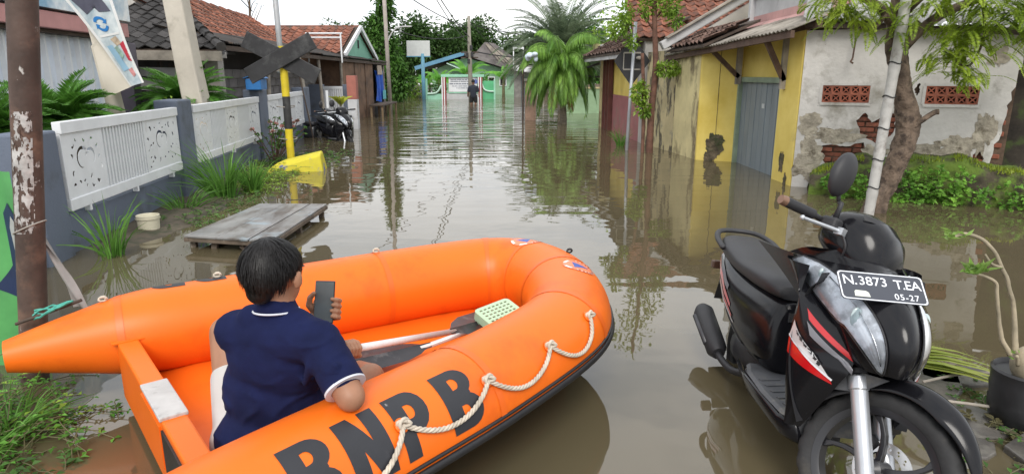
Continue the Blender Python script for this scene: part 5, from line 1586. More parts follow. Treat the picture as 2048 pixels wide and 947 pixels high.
for t_, n_, sz in ((tips[0], 14, .06), (tips[1], 26, .065), (tips[3], 18, .06), (tips[4], 6, .03)):
    g = MB()
    for k in range(n_):
        a = rg.uniform(0, 2 * PI); d = Vector((math.cos(a), math.sin(a), rg.uniform(-.3, .5)))
        if t_ is tips[1]: d = Vector((rg.uniform(-1, .9), rg.uniform(-.5, .5), rg.uniform(.05, .8)))
        g.leaf(t_ + Vector((rg.uniform(-.03, .05), rg.uniform(-.02, .02), rg.uniform(-.01, .02))), d, sz * rg.uniform(.7, 1.2), sz * .30)
    g.build('leaf_tuft', leafmat('leaf_adenium', (.12, .26, .04), (.28, .40, .10)), ad)
M_slab = mat('wet_slab', (.085, .078, .070), rough=.35, var=.3, vs=5, bump=.4, bs=20, dirt=((.16, .15, .13), 7, .55, .7))
slabs = [((1.93, 3.02), .36, .30, .02, .2, 'large flat dark paving slab lying at the water edge'), ((2.02, 2.62), .22, .17, .015, .8, 'small broken slab between scooter and pot'), ((2.28, 3.05), .20, .14, .02, -.3, 'broken slab behind the black pot'), ((2.28, 2.28), .34, .24, .03, .5, 'flat slab in front of the black pot'), ((1.88, 2.42), .14, .12, .012, .1, 'little stone slab by the front wheel')]
for k, ((x, y), a, b, h, ro_, lb) in enumerate(slabs):
    rg = random.Random(k + 70)
    poly = [(x + (a * math.cos(2 * PI * q / 9 + ro_)) * rg.uniform(.75, 1.05), y + (b * math.sin(2 * PI * q / 9 + ro_)) * rg.uniform(.75, 1.05), -.05) for q in range(9)]
    g = MB(); g.slab(poly, (0, 0, .05 + h)); tag(g.build('stone_slab', M_slab, bevel=.008), lb, 'slab')
# fallen palm leaf
rg = random.Random(23)
fl = thing('fallen_leaf', 'yellow green fallen palm leaf lying beside the scooter wheel', 'leaf', (2.2, 2.95, .05))
for k in range(9):
    g = MB(); a0 = Vector((1.92, 3.15, .045 + .006 * k)); e0 = Vector((2.38 + rg.uniform(-.05, .1), 2.62 + .05 * k, .05 + .008 * k))
    g.blade([a0.lerp(e0, t) + Vector((0, 0, .05 * math.sin(PI * t))) for t in (0, .25, .5, .75, 1)], .05, up=(0, 0, 1)); g.build('leaflet', leafmat('leaf_fallen', (.22, .30, .05), (.40, .42, .10)), fl)
weeds('weeds', 'green weeds among the slabs behind the scooter wheel', lambda r: (r.uniform(1.75, 2.7), r.uniform(2.0, 3.1)), 46, .16, .03, L_mid, 25)
for k, (p, q, lb) in enumerate((((1.85, 2.75, .05), (2.6, 2.35, .06), 'long dry stick lying on the slabs'), ((2.0, 2.9, .05), (2.5, 2.95, .07), 'short dry stick behind the pot'))):
    g = MB(); g.tube(crspline([p, ((p[0] + q[0]) / 2, (p[1] + q[1]) / 2 + .03, .07), q], 5), .007, n=6); tag(g.build('dry_stick', M_wood_grey), lb, 'stick')
weeds('leaf_litter', 'dark leaf litter under the black pot', lambda r: (r.uniform(2.0, 2.9), r.uniform(2.0, 2.6)), 60, .12, .035, leafmat('leaf_litter', (.05, .045, .02), (.10, .09, .04)), 28)
# ================================================================== END OF THE STREET
# school gate wall
M_gr1 = mat('school_green', (.10, .42, .20), rough=.7, var=.1, vs=1.5)
M_gr2 = mat('school_pale_green', (.28, .55, .40), rough=.7, var=.1, vs=1.5)
sw = thing('school_wall', 'green boundary wall with name board and red white striped pillars', 'wall', (-3.0, 42, -.6))
def ybox(x0, x1, z0, z1, y=42.0, d=.2): return [(x0, y, z0), (x1, y, z0), (x1, y + d, z0), (x0, y + d, z0)], (0, 0, z1 - z0)
for x0, x1, z0, z1, nm, m_ in ((-5.35, -4.42, -.6, .32, 'panel', M_gr2), (-1.95, -1.15, -.6, 1.12, 'panel', M_gr1), (-4.35, -1.95, -.6, .36, 'base', mat('school_grey', (.45, .46, .46), rough=.8, var=.1)), (-4.0, -2.02, .33, .42, 'board_ledge', M_gr2), (-4.45, -1.75, 1.36, 1.52, 'coping', M_gr2)):
    g = MB(); p, h = ybox(x0, x1, z0, z1, 42.0 if nm != 'coping' else 41.85, .2 if nm != 'coping' else .5); g.slab(p, h); g.build(nm, m_, sw)
for xc in (-4.28, -2.0):
    for k in range(4):
        g = MB(); g.box((xc - .105 + k * .07, 41.95, .35), (.069, .3, 2.0)); g.build('pillar_stripe', mat('stripe_red', (.25, .03, .03), rough=.7) if k % 2 else M_white, sw)
g = MB(); g.slab(*ybox(-3.98, -2.2, .45, 1.34, 41.98, .03)); nb_ = g.build('name_board', mat('board_white', (.66, .68, .70), rough=.5, var=.05), sw)
# lines of lettering too small to read from the street
M_ink = mat('board_ink', (.10, .11, .16), rough=.6)
rg = random.Random(6)
for z, x0, x1, h in ((1.20, -3.85, -2.5, .05), (1.09, -3.85, -2.45, .06), (.94, -3.92, -2.35, .075), (.80, -3.75, -2.55, .045), (.68, -3.5, -2.8, .045)):
    x = x0
    g = MB()
    while x < x1:
        w = rg.uniform(.03, .07); g.box((x + w / 2, 41.972, z), (w, .01, h)); x += w + rg.choice((.02, .02, .05))
    g.build('lettering_line', M_ink, nb_)
g = MB(); g.lathe([(.14, 0), (.14, .01)], c=(-2.28, 41.97, 1.08), n=16, rot=Matrix.Rotation(R(90), 3, 'X')); g.build('crest', mat('crest_blue', (.10, .14, .36), rough=.5), nb_)
# sweeping pale cappings
for pts in ([(-5.4, 41.95, .34), (-4.9, 41.95, .36), (-4.65, 41.95, .5), (-4.45, 41.95, .85)], [(-1.9, 41.95, .95), (-1.75, 41.95, .62), (-1.5, 41.95, .5), (-1.15, 41.95, .48)]):
    g = MB(); g.tube(crspline(pts, 5), .06, n=6); g.build('capping', mat('capping', (.48, .66, .56), rough=.7), sw, smooth=True)
g = MB(); g.box((-5.4, 42, .3), (.14, .25, 1.9)); g.build('end_post', M_gr2, sw)
g = MB(); g.box((-1.1, 42, .3), (.1, .25, 1.8)); g.build('end_post', M_gr2, sw)
# school building
sb = thing('school_building', 'pale green school building with blue trimmed gable and grey roof', 'building', (-2.6, 52, -.5))
GW = mat('gable_green', (.24, .40, .26), rough=.8, var=.1)
y0 = 52.0
ax, az = -3.6, 3.1
g = MB(); g.slab([(-6.2, y0, -.6), (.15, y0, -.6), (.15, y0, 1.7), (ax, y0, az - .3), (-6.2, y0, 1.8)], (0, 10, 0)); g.build('wall', GW, sb)
M_rg = mat('roof_grey', (.17, .155, .15), rough=.85, var=.25, vs=1, dirt=((.08, .07, .07), 1.2, .5, .7))
for a, b in (((-7.4, 2.0), (ax, az)), ((ax, az), (.6, 1.8))):
    g = MB(); g.slab([(a[0], y0 - .8, a[1]), (b[0], y0 - .8, b[1]), (b[0], y0 + 10, b[1]), (a[0], y0 + 10, a[1])], (0, 0, .12)); g.build('roof_slope', M_rg, sb)
    g = MB(); g.bar((a[0], y0 - .86, a[1] - .03), (b[0], y0 - .86, b[1] - .03), .1, .28); g.build('verge_board', mat('verge_blue', (.10, .24, .36), rough=.6) if a[0] < -5 else M_rg, sb)
g = MB(); g.slab([(-4.9, y0 - 1.6, 2.3), (-2.7, y0 - 1.6, 1.35), (-2.7, y0 - .1, 1.35), (-4.9, y0 - .1, 2.3)], (0, 0, .06)); g.build('stair_awning', mat('awning_mint', (.45, .60, .53), rough=.6), sb)
for x in (-1.6, -.7):
    g = MB(); g.box((x, y0 - .03, 1.0), (.55, .06, .7)); w_ = g.build('window', M_white, sb); g = MB(); g.box((x, y0 - .07, 1.0), (.42, .03, .56)); g.build('pane', M_black, w_)
g = MB(); g.box((-3.0, y0 - .03, .8), (.8, .06, 1.2)); g.build('door', mat('door_teal', (.05, .12, .11), rough=.6), sb)
# second roof behind with bare rafters
rf2 = thing('old_house', 'brown roofed house with weathered rafters behind the school', 'building', (-1.2, 60, -.5))
g = MB(); g.slab([(-3.6, 60, 3.0), (-2.4, 60, 4.3), (-1.6, 60, 4.2), (.9, 60, 2.5)], (0, 6, 0)); g.build('gable', M_rg, rf2)
g = MB(); g.slab([(-4, 60.1, -.6), (1.0, 60.1, -.6), (1.0, 65, -.6), (-4, 65, -.6)], (0, 0, 3.5)); g.build('wall', M_plaster, rf2)
for k in range(6):
    a = Vector((-2.3 + k * .1, 59.9, 4.15 - k * .05)); b = a + Vector((1.2 + .35 * k, -.02, -1.5 - .08 * k))
    g = MB(); g.bar(a, b, .08, .12); g.build('rafter', M_wood_grey, rf2)
# houses and fences right of the school
sh2 = thing('narrow_shop', 'narrow grey shuttered shop beside the school', 'building', (.6, 46, -.6))
g = MB(); g.slab([(.15, 46, -.6), (1.5, 46, -.6), (1.5, 49, -.6), (.15, 49, -.6)], (0, 0, 2.7)); g.build('wall', mat('shop_grey', (.20, .19, .175), rough=.85, var=.25), sh2)
g = MB(); g.slab([(.62, 45.97, -.6), (1.02, 45.97, -.6), (1.02, 46.02, -.6), (.62, 46.02, -.6)], (0, 0, 2.0)); g.build('door', mat('shop_door', (.08, .09, .10), rough=.7), sh2)
g = MB(); g.slab([(.1, 45.2, 1.75), (1.6, 45.2, 1.6), (1.6, 46, 1.9), (.1, 46, 2.05)], (0, 0, .06)); g.build('canopy', M_stucco, sh2)
tw_ = thing('sign_frame', 'small white frame tower above the narrow shop', 'tower', (.3, 45, 2))
for x in (.1, .75):
    g = MB(); g.bar((x, 45, 1.9), (x, 45, 3.25), .07, .07, up=(0, 1, 0)); g.build('post', M_white, tw_)
for z in (2.05, 3.22):
    g = MB(); g.bar((.06, 45, z), (.79, 45, z), .08, .12); g.build('rail', M_white, tw_)
fe = thing('picket_fence', 'row of weathered posts with a rail beyond the palm', 'fence', (2, 44, -.6))
for k in range(9):
    x = 1.7 + k * .38
    g = MB(); g.box((x, 44, .25), (.09, .09, 1.5 + .3 * (k % 3))); g.build('post', M_wood_grey, fe)
g = MB(); g.bar((1.6, 43.93, .55), (5.0, 43.93, .55), .05, .1); g.build('rail', M_wood_grey, fe)
g = MB(); g.slab([(1.6, 44.3, -.6), (6, 44.3, -.6), (6, 44.4, -.6), (1.6, 44.4, -.6)], (0, 0, 1.5)); g.build('backing_wall', mat('brown_wall', (.14, .11, .08), rough=.9, var=.3), fe)
lf_ = thing('low_fence', 'low grey picket fence under the columnar tree', 'fence', (-8, 44, -.6))
for k in range(12):
    g = MB(); g.box((-9.3 + k * .3, 44.5, .3), (.12, .08, 1.7)); g.build('picket', M_wood_grey, lf_)
g = MB(); g.slab([(-10, 44.7, -.6), (-5.6, 44.7, -.6), (-5.6, 44.8, -.6), (-10, 44.8, -.6)], (0, 0, 1.45)); g.build('backing_wall', M_stucco, lf_)
# billboard on blue mast
bb = thing('billboard', 'blank white billboard on a blue steel mast', 'billboard', (-5.55, 41.5, -.5))
M_mast = mat('mast_blue', (.10, .26, .36), rough=.5, var=.1)
g = MB(); g.tube([(-5.5, 41.5, -.6), (-5.5, 41.5, 2.75)], .11, n=10); g.build('mast', M_mast, bb, smooth=True)
g = MB(); g.box((-5.75, 41.5, 3.05), (1.42, .12, .92)); g.build('panel', mat('billboard_white', (.52, .54, .53), rough=.6, var=.06), bb, bevel=.02)
g = MB(); g.box((-5.75, 41.5, 2.58), (1.46, .16, .06)); g.build('sill', M_mast, bb)
# utility pole with cross arms
up = thing('utility_pole', 'slender utility pole with cross arms standing before the school gate', 'pole', (-2.47, 39, -.5))
M_pole = mat('utility_concrete', (.26, .24, .20), rough=.85, var=.2)
g = MB(); g.tube([(-2.40, 39, -.6), (-2.44, 39, 2.3), (-2.47, 39, 4.75)], [.15, .12, .08], n=10); g.build('shaft', M_pole, up, smooth=True)
for z in (2.75, 2.45):
    g = MB(); g.bar((-2.95, 39, z), (-1.95, 39, z), .08, .08); g.build('cross_arm', M_wood_dark, up)
for x, z in ((-2.6, 2.6), (-2.3, 2.62), (-2.5, 2.25), (-2.35, 3.0)):
    g = MB(); g.box((x, 38.9, z), (.16, .16, .26)); g.build('junction_box', M_matte if 'scooter_matte_black' in MATS else M_blk, up, bevel=.02)
# tall pole beside the shed, with lamp arm
sp2 = thing('lamp_pole', 'tall grey street lamp pole with curved arm by the shed', 'pole', (-5.4, 29.2, -.5))
g = MB(); g.tube([(-5.35, 29.2, -.6), (-5.45, 29.2, 6.5)], .085, n=10); g.build('shaft', mat('lamp_pole_grey', (.34, .30, .27), rough=.7, var=.15), sp2, smooth=True)
g = MB(); g.tube(crspline([(-5.42, 29.2, 2.6), (-5.25, 29.2, 3.1), (-4.9, 29.2, 3.45), (-4.3, 29.2, 3.5)], 6), .03, n=7); g.build('arm', M_silver if 'fork_silver' in MATS else M_stucco, sp2, smooth=True)
# wires
M_wire = mat('wire_black', (.02, .02, .022), rough=.6)
def wire(label, a, b, sag, r=.013):
    a, b = Vector(a), Vector(b)
    g = MB(); g.tube([a.lerp(b, k / 24) - Vector((0, 0, sag * 4 * (k / 24) * (1 - k / 24))) for k in range(25)], r, n=5)
    tag(g.build('overhead_wire', M_wire), label, 'wire', 'overhead wires')
wire('overhead wire running from the utility pole up over the left houses', (-2.5, 39, 4.1), (-6.4, 20, 6.4), .5, .022)
wire('overhead wire running from the utility pole steeply over the street', (-2.45, 39, 3.6), (-2.9, 14, 5.6), .4, .022)
wire('overhead wire running beside the steep street wire', (-2.5, 39, 3.3), (-3.1, 16, 5.8), .5, .018)
wire('overhead wire from the cross arm to the right behind the date palm', (-2.0, 39, 4.2), (6, 43, 3.6), .25, .025)
wire('thick low cable from the utility pole to the narrow shop', (-1.95, 39, 2.75), (3.2, 45, 2.7), .2, .035)
wire('slack cable from the pole top down to the shop tower', (-2.4, 39, 4.4), (-.2, 43, 2.3), .1, .018)
wire('lamp cable from the lamp pole across to the utility pole', (-5.4, 29.2, 3.5), (-2.5, 39, 3.7), .35, .018)
wire('overhead wire rising from the roof ridge past the steel pole', (-7.2, 19, 3.2), (-6.5, 12, 5.0), .1, .012)

# wading person
wpn = thing('person', 'person in dark shirt and shorts wading away in the middle of the street', 'person', (-2.05, 35.3, -.45))
pc_ = Vector((-2.05, 35.3, 0))
M_dk = mat('dark_clothes', (.018, .022, .035), rough=.85, var=.2); M_dk2 = mat('black_shorts', (.010, .010, .011), rough=.85)
b_ = MB()
b_.ball(pc_ + Vector((0, 0, 1.12)), (.085, .095, .12)); capsule(b_, pc_ + Vector((0, 0, 1.0)), pc_ + Vector((0, 0, .9)), .055, .06)
capsule(b_, pc_ + Vector((-.16, 0, .86)), pc_ + Vector((.16, 0, .86)), .07, .07); capsule(b_, pc_ + Vector((0, 0, .82)), pc_ + Vector((0, 0, .42)), .15, .13)
for sg_ in (-1, 1):
    capsule(b_, pc_ + Vector((sg_ * .20, 0, .86)), pc_ + Vector((sg_ * .28, .02, .6)), .055, .045)
    capsule(b_, pc_ + Vector((sg_ * .28, .02, .6)), pc_ + Vector((sg_ * .30, -.10 if sg_ > 0 else .1, .42)), .045, .035)
    capsule(b_, pc_ + Vector((sg_ * .30, -.10 if sg_ > 0 else .1, .42)), pc_ + Vector((sg_ * .30, -.16 if sg_ > 0 else .14, .36)), .036, .03)
    capsule(b_, pc_ + Vector((sg_ * .09, 0, .40)), pc_ + Vector((sg_ * .11, .02, .02)), .09, .062); capsule(b_, pc_ + Vector((sg_ * .11, .02, .02)), pc_ + Vector((sg_ * .12, .0, -.42)), .062, .045)
    capsule(b_, pc_ + Vector((sg_ * .12, .0, -.42)), pc_ + Vector((sg_ * .12, .14, -.45)), .045, .035)
me_ = remesh(b_, .02, 3); g = MB(); g.add([v.co.copy() for v in me_.vertices], [tuple(p.vertices) for p in me_.polygons]); g.build('body', mat('skin_dark', (.20, .10, .065), rough=.6), wpn, smooth=True)
b_ = MB(); capsule(b_, pc_ + Vector((-.17, 0, .85)), pc_ + Vector((.17, 0, .85)), .09, .09); capsule(b_, pc_ + Vector((0, 0, .82)), pc_ + Vector((0, 0, .42)), .18, .165)
for sg_ in (-1, 1): capsule(b_, pc_ + Vector((sg_ * .20, 0, .86)), pc_ + Vector((sg_ * .26, .02, .66)), .08, .075)
me_ = remesh(b_, .025, 3); g = MB(); g.add([v.co.copy() for v in me_.vertices], [tuple(p.vertices) for p in me_.polygons]); g.build('shirt', M_dk, wpn, smooth=True)
b_ = MB()
for sg_ in (-1, 1): capsule(b_, pc_ + Vector((sg_ * .08, 0, .38)), pc_ + Vector((sg_ * .115, .02, .12)), .13, .10)
me_ = remesh(b_, .025, 2); g = MB(); g.add([v.co.copy() for v in me_.vertices], [tuple(p.vertices) for p in me_.polygons]); g.build('shorts', M_dk2, wpn, smooth=True)
g = MB(); g.ball(pc_ + Vector((0, -.01, 1.16)), (.095, .105, .105)); g.build('hair', M_dk2, wpn, smooth=True)

# ------------------------------------------------------------------ palms
def palm(name, label, base, top, tr, nfr, L, n, ll, lw, droop, hang, mlist, dead=0, seed=1, el=(-.2, 1.3), keel=.2):
    rg = random.Random(seed)
    t_ = thing(name, label, 'palm', base)
    g = MB(); k = 10
    g.tube([Vector(base).lerp(Vector(top), i / k) + Vector((0, 0, -.4 if i == 0 else 0)) for i in range(k + 1)], [tr * (1.25 - .4 * i / k) for i in range(k + 1)], n=12); g.build('trunk', mat('palm_bark', (.20, .17, .13), rough=.9, var=.3, vs=4, bump=.6, bs=18, vscale=(1, 1, 4)), t_, smooth=True)
    c = Vector(top)
    fm = MB(); st = MB(); fd = MB()
    for i in range(nfr):
        a = 2 * PI * i * .382 + rg.uniform(-.2, .2)
        e = el[0] + (el[1] - el[0]) * (i + .5) / nfr
        d = Vector((math.cos(a) * math.cos(e), math.sin(a) * math.cos(e), math.sin(e)))
        frond(fm, c + d * .05, d, L * rg.uniform(.8, 1.12), droop * rg.uniform(.8, 1.2), n, ll, lw, vang=.45, hang=hang, rg=rg, stem=st, keel=keel)
    o = fm.build('fronds', mlist[0], t_); st.build('midribs', mlist[0], o)
    for i in range(dead):
        a = rg.uniform(0, 2 * PI); d = Vector((math.cos(a) * .35, math.sin(a) * .35, -.6))
        frond(fd, c + Vector((0, 0, -.05)), d, L * rg.uniform(.55, .85), .9, 18, ll * .7, lw * .8, vang=.8, hang=.5, rg=rg, stem=fd, keel=.0)
    if dead: fd.build('dead_fronds', L_dry, t_)
    return t_
L_palm = leafmat('leaf_palm', (.075, .19, .022), (.19, .34, .06), island=.4)
palm('manila_palm', 'short leafy palm with drooping bright green fronds standing in the street', (1.64, 20.8, 0), (1.52, 20.8, 1.75), .085, 44, 1.8, 42, .52, .06, 2.5, 1.3, [L_palm], dead=16, seed=5, el=(-.1, 1.5))
palm('date_palm', 'tall grey green feathery palm behind the bright palm', (2.2, 28.0, 0), (2.05, 28.0, 2.35), .2, 84, 3.0, 50, .42, .05, .9, .1, [L_grey], seed=6, el=(-.1, 1.3), keel=.5)
bg_ = thing('plastic_bag', 'white and blue plastic bag caught in the palm fronds', 'bag', (.57, 19.9, 1.75))
cb = MB()
for k in range(7): cb.ball(Vector((.57, 19.9, 2.0)) + Vector((rnd(-.14, .14), rnd(-.1, .1), rnd(-.09, .09))), (rnd(.07, .13), .08, rnd(.06, .1)), 10, 8)
me_ = remesh(cb, .02, 3); g = MB(); g.add([v.co.copy() for v in me_.vertices], [tuple(p.vertices) for p in me_.polygons]); g.build('film', mat('bag_white', (.50, .58, .66), rough=.4, var=.25, vs=6), bg_, smooth=True)

# ------------------------------------------------------------------ trees behind
tree('columnar_tree', 'tall dense columnar tree beside the lamp pole', (-7.1, 38, -.5), [(-7.1, 38, -.6), (-7.1, 38, 3), (-7.05, 38, 8)],
     [(Vector((-7.15 + rnd(-.45, .45) * (1.15 - k / 26), 38 + rnd(-.5, .5), .9 + k * .30)), .62 * (1.2 - k / 30)) for k in range(22)] + [(Vector((-6.3 + rnd(-.3, .3), 37.6, .6 + k * .25)), .5) for k in range(6)] + [(Vector((-7.9 + rnd(-.2, .2), 38.2, .8 + k * .45)), .6) for k in range(8)], 900, .26, L_mid, tr=.2, seed=2)
tree('round_tree', 'broad dark tree crown behind the billboard', (-8.5, 66, -.5), [(-8.5, 66, -.6), (-8.4, 66, 3), (-8.2, 66, 6)], blobs((-8.4, 66, 4.3), (3.6, 2.5, 1.9), 22, 1.5, 3), 200, .42, L_dark, tr=.4, seed=3, group='trees behind the school')
tree('round_tree', 'broad dark tree beside the billboard tree reaching to the utility pole', (-4.6, 70, -.5), [(-4.6, 70, -.6), (-4.6, 70, 3), (-4.5, 70, 6)], blobs((-4.7, 70, 4.7), (2.8, 2.5, 1.7), 18, 1.4, 5), 200, .42, L_dark, tr=.4, seed=5, group='trees behind the school')
tree('light_tree', 'pale loose tree top above the school roof', (-4.0, 74, -.5), [(-4.0, 74, -.6), (-3.8, 74, 3), (-3.6, 74, 6.5)], blobs((-3.6, 74, 6.4), (1.6, 1.5, .9), 9, .7, 6), 120, .3, L_grey, tr=.25, seed=6, group='trees behind the school')
tree('round_tree', 'dark tree crown right of the utility pole', (2.2, 64, -.5), [(2.2, 64, -.6), (2.2, 64, 3), (2.2, 64, 5)], blobs((1.7, 64, 3.2), (3.0, 2, 2.3), 20, 1.3, 7), 200, .4, L_dark, tr=.35, seed=7, group='trees behind the school')
tree('round_tree', 'mid green tree filling the gap behind the palm', (5.2, 58, -.5), [(5.2, 58, -.6), (5.2, 58, 3), (5.2, 58, 6)], blobs((5.0, 58, 3.4), (3.4, 2, 2.6), 22, 1.4, 8), 180, .4, L_mid, tr=.35, seed=8, group='trees behind the school')
tree('round_tree', 'small bushy tree showing above the green gable house', (-11.5, 45, -.5), [(-11.5, 45, -.6), (-11.5, 45, 3), (-11.4, 45, 4.5)], blobs((-11.4, 45, 4.4), (.95, .8, .55), 8, .5, 9), 220, .25, L_dark, tr=.2, seed=9)
tree('leafy_tree', 'bright leafy tree over the right hand roofs behind the date palm', (4.6, 25, -.5), [(4.6, 25, -.6), (4.4, 25, 2), (4.2, 25, 3.6)], blobs((3.9, 24.5, 3.0), (1.2, 1, .8), 11, .5, 10), 260, .17, L_lime, tr=.15, seed=10)
tree('bare_tree', 'thin bare twigged tree above the red roof', (-9.6, 25, -.5), [(-9.6, 25, -.6), (-9.6, 25, 3), (-9.5, 25, 4.6)], blobs((-9.4, 25, 4.1), (.6, .5, .7), 9, .22, 11), 90, .07, L_grey, tr=.07, seed=11)
# horizon wood closing the view
rg = random.Random(44)
g = MB()
for k in range(150):
    x = -75 + k * 1.0 + rg.uniform(-.6, .6)
    leaf_cloud(g, (x, 88 + rg.uniform(-4, 4), 2.0 + rg.uniform(-.6, .8)), (1.6, 1.4, 1.5 + rg.random() * 1.0), 150, .75, rg=rg)
tag(g.build('far_wood', L_dark), 'far dark line of trees closing the flooded street', 'wood', kind='stuff')
# low shrubs and banana plants round the school wall
def banana(label, c, n, h, seed):
    rg = random.Random(seed); t_ = thing('banana_plant', label, 'banana plant', (c[0], c[1], -.4))
    g = MB(); g.tube([(c[0], c[1], -.5), (c[0], c[1], h * .55)], [.12, .08], n=8); g.build('stem', M_stem, t_)
    g = MB()
    for k in range(n):
        a = 2 * PI * k / n + rg.uniform(-.3, .3); e = rg.uniform(.5, 1.3)
        d = Vector((math.cos(a) * math.cos(e), math.sin(a) * math.cos(e), math.sin(e)))
        p = Vector((c[0], c[1], h * .5)); L = rg.uniform(.8, 1.3) * h * .7
        g.blade([p + d * (L * t) + Vector((0, 0, -.5 * L * t * t)) for t in (0, .2, .45, .7, 1)], .36, up=(rg.uniform(-.6, .6), -1, .5))
    g.build('leaves', L_bright, t_); return t_
banana('banana plant left of the school name board', (-4.9, 45, 0), 9, 2.1, 1)
banana('banana plant right behind the school name board', (-4.1, 45.5, 0), 8, 1.9, 2)
banana('banana plant near the blue mast', (-5.9, 45.5, 0), 8, 1.8, 3)
banana('tall banana plant before the middle of the school gable', (-3.2, 47.5, 0), 10, 3.0, 4)
banana('banana plant beside the school windows', (-.6, 47, 0), 9, 2.6, 5)
for k, (c, r, lb, m_) in enumerate((((-6.6, 44, .5), (.8, .6, .8), 'rounded light green shrub by the blue mast', L_lime), ((-7.6, 43.4, .4), (.7, .5, .7), 'green shrub at the low grey fence', L_mid), ((-4.9, 44.2, .45), (.6, .4, .6), 'shrub behind the green school wall', L_mid), ((-8.9, 43.5, .5), (.8, .6, .9), 'dark shrub under the columnar tree', L_dark), ((-1.9, 45.0, 1.0), (.5, .4, .6), 'shrub climbing by the school door', L_bright))):
    g = MB(); leaf_cloud(g, c, r, 420, .2, rg=random.Random(k + 200)); tag(g.build('shrub', m_), lb, 'shrub')
# ================================================================== RUBBER BOAT
BP = [(-2.24, 2.66, .290, .072), (-2.03, 2.80, .292, .14), (-1.80, 2.94, .292, .2), (-1.5, 3.12, .29, .213), (-.95, 3.46, .293, .217), (-.42, 3.76, .3, .218), (-.11, 3.85, .31, .218), (.11, 3.75, .318, .218), (.25, 3.48, .32, .218), (.285, 3.12, .318, .218), (.19, 2.79, .305, .218), (-.14, 2.33, .29, .218), (-.475, 1.93, .285, .217), (-.81, 1.52, .285, .21), (-1.03, 1.24, .285, .18), (-1.25, .97, .29, .13), (-1.42, .78, .29, .072)]
BT = crspline(BP, 12)
BF = []
for i in range(len(BT)):
    a = Vector(BT[max(i - 1, 0)][:3]); b = Vector(BT[min(i + 1, len(BT) - 1)][:3])
    d = (b - a).normalized(); s = d.cross(Vector((0, 0, 1))).normalized()
    BF.append((d, s, s.cross(d)))
BS = [0.0]
for i in range(1, len(BT)):
    BS.append(BS[-1] + (Vector(BT[i][:3]) - Vector(BT[i - 1][:3])).length)
def tube_pt(i, ang, lift=0.0):
    """point on the boat tube: i = fractional path index, ang in degrees (0 inside, 90 top, 180 outside)"""
    k = min(max(int(i), 0), len(BT) - 2); f = i - k
    p = Vector(BT[k][:3]).lerp(Vector(BT[k + 1][:3]), f); r = BT[k][3] * (1 - f) + BT[k + 1][3] * f
    s = BF[k][1].lerp(BF[k + 1][1], f).normalized(); u = BF[k][2].lerp(BF[k + 1][2], f).normalized()
    n = s * math.cos(R(ang)) + u * math.sin(R(ang))
    return p + n * (r + lift), n
def tube_s(sv):
    """arc length -> fractional index"""
    for k in range(len(BS) - 1):
        if BS[k + 1] >= sv:
            return k + (sv - BS[k]) / (BS[k + 1] - BS[k])
    return len(BS) - 1.001
def boat_material():
    m = mat('boat_orange', (0.80, 0.150, 0.010), rough=.40, var=.03, vs=3, spec=.32, bump=.06, bs=2.6, bdist=.03, dirt=((.60, .085, .01), 2.4, .55, .82), dirt2=((.45, .10, .03), 9, .66, .80))
    return m
M_or = boat_material()
M_rub = mat('boat_black', (.016, .016, .018), rough=.45, var=.2, vs=6, bump=.1, bs=60, dirt=((.06, .055, .05), 9, .6, .78))
boat = thing('rubber_boat', 'bright orange inflatable rescue boat with black BNPB lettering and rope', 'boat', (-.9, 2.5, 0))
# buoyancy tube, hull side below the rubbing strake black; sections meet at glued seams
g = MB()
NA = 40
for i in range(len(BT)):
    for j in range(NA):
        an = 360 * j / NA
        cut = -.42 * BT[i][3] * math.sin(PI * (an - 184) / 116) if 184 < an < 300 else 0   # hull side drawn in under the strake
        p, n = tube_pt(min(i, len(BT) - 1.001), an, cut)
        g.v.append(p)
for i in range(len(BT) - 1):
    for j in range(NA):
        g.f.append((i * NA + j, i * NA + (j + 1) % NA, (i + 1) * NA + (j + 1) % NA, (i + 1) * NA + j))
        am = 360 * (j + .5) / NA
        g.m.append(1 if 186 < am < 275 else 0)
g.f.append(tuple(range(NA - 1, -1, -1))); g.m.append(0)
g.f.append(tuple((len(BT) - 1) * NA + j for j in range(NA))); g.m.append(0)
g.build('tube', [M_or, M_rub], boat, smooth=True, sharp=60)
M_seam = mat('boat_seam', (0.74, 0.125, 0.008), rough=.42, var=.05)
for i, w in ((21, .03), (52, .03), (70, .035), (84, .03), (98, .035), (117, .035), (134, .03), (162, .03)):
    g = MB()
    def sf(u, v, i=i, w=w):
        k = (BS[i] + (v - .5) * w); p, n = tube_pt(tube_s(k), -60 + 235 * u, .0022); return p
    g.grid(sf, 30, 2); g.build('seam_tape', M_seam, boat, smooth=True)
for tip in (0, len(BT) - 1):
    pass
# rubbing strake
g = MB(); g.tube([tube_pt(k * 1.5 + 22, 184, .004)[0] for k in range(0, 95)], .012, n=8, flat=1.4); g.build('rubbing_strake', M_rub, boat, smooth=True)
g = MB(); g.tube([tube_pt(k * 1.5 + 22, 176, .002)[0] for k in range(0, 95)], .007, n=6); g.build('rubbing_strake', M_rub, boat, smooth=True)
# inflatable floor
ring = [Vector(BT[i][:3]) for i in range(22, 160, 3)]
g = MB()
cxy = sum((Vector((p.x, p.y, 0)) for p in ring), Vector()) / len(ring)
nr = len(ring)
g.v = [Vector((p.x, p.y, .10)) for p in ring] + [Vector((cxy.x + (p.x - cxy.x) * .8, cxy.y + (p.y - cxy.y) * .8, .135)) for p in ring] + [Vector((cxy.x, cxy.y, .145))]
for i in range(nr):
    j = (i + 1) % nr
    g.f += [(i, j, nr + j, nr + i), (nr + i, nr + j, 2 * nr)]
g.m = [0] * len(g.f)
g.build('floor', M_or, boat, smooth=True, sharp=40)
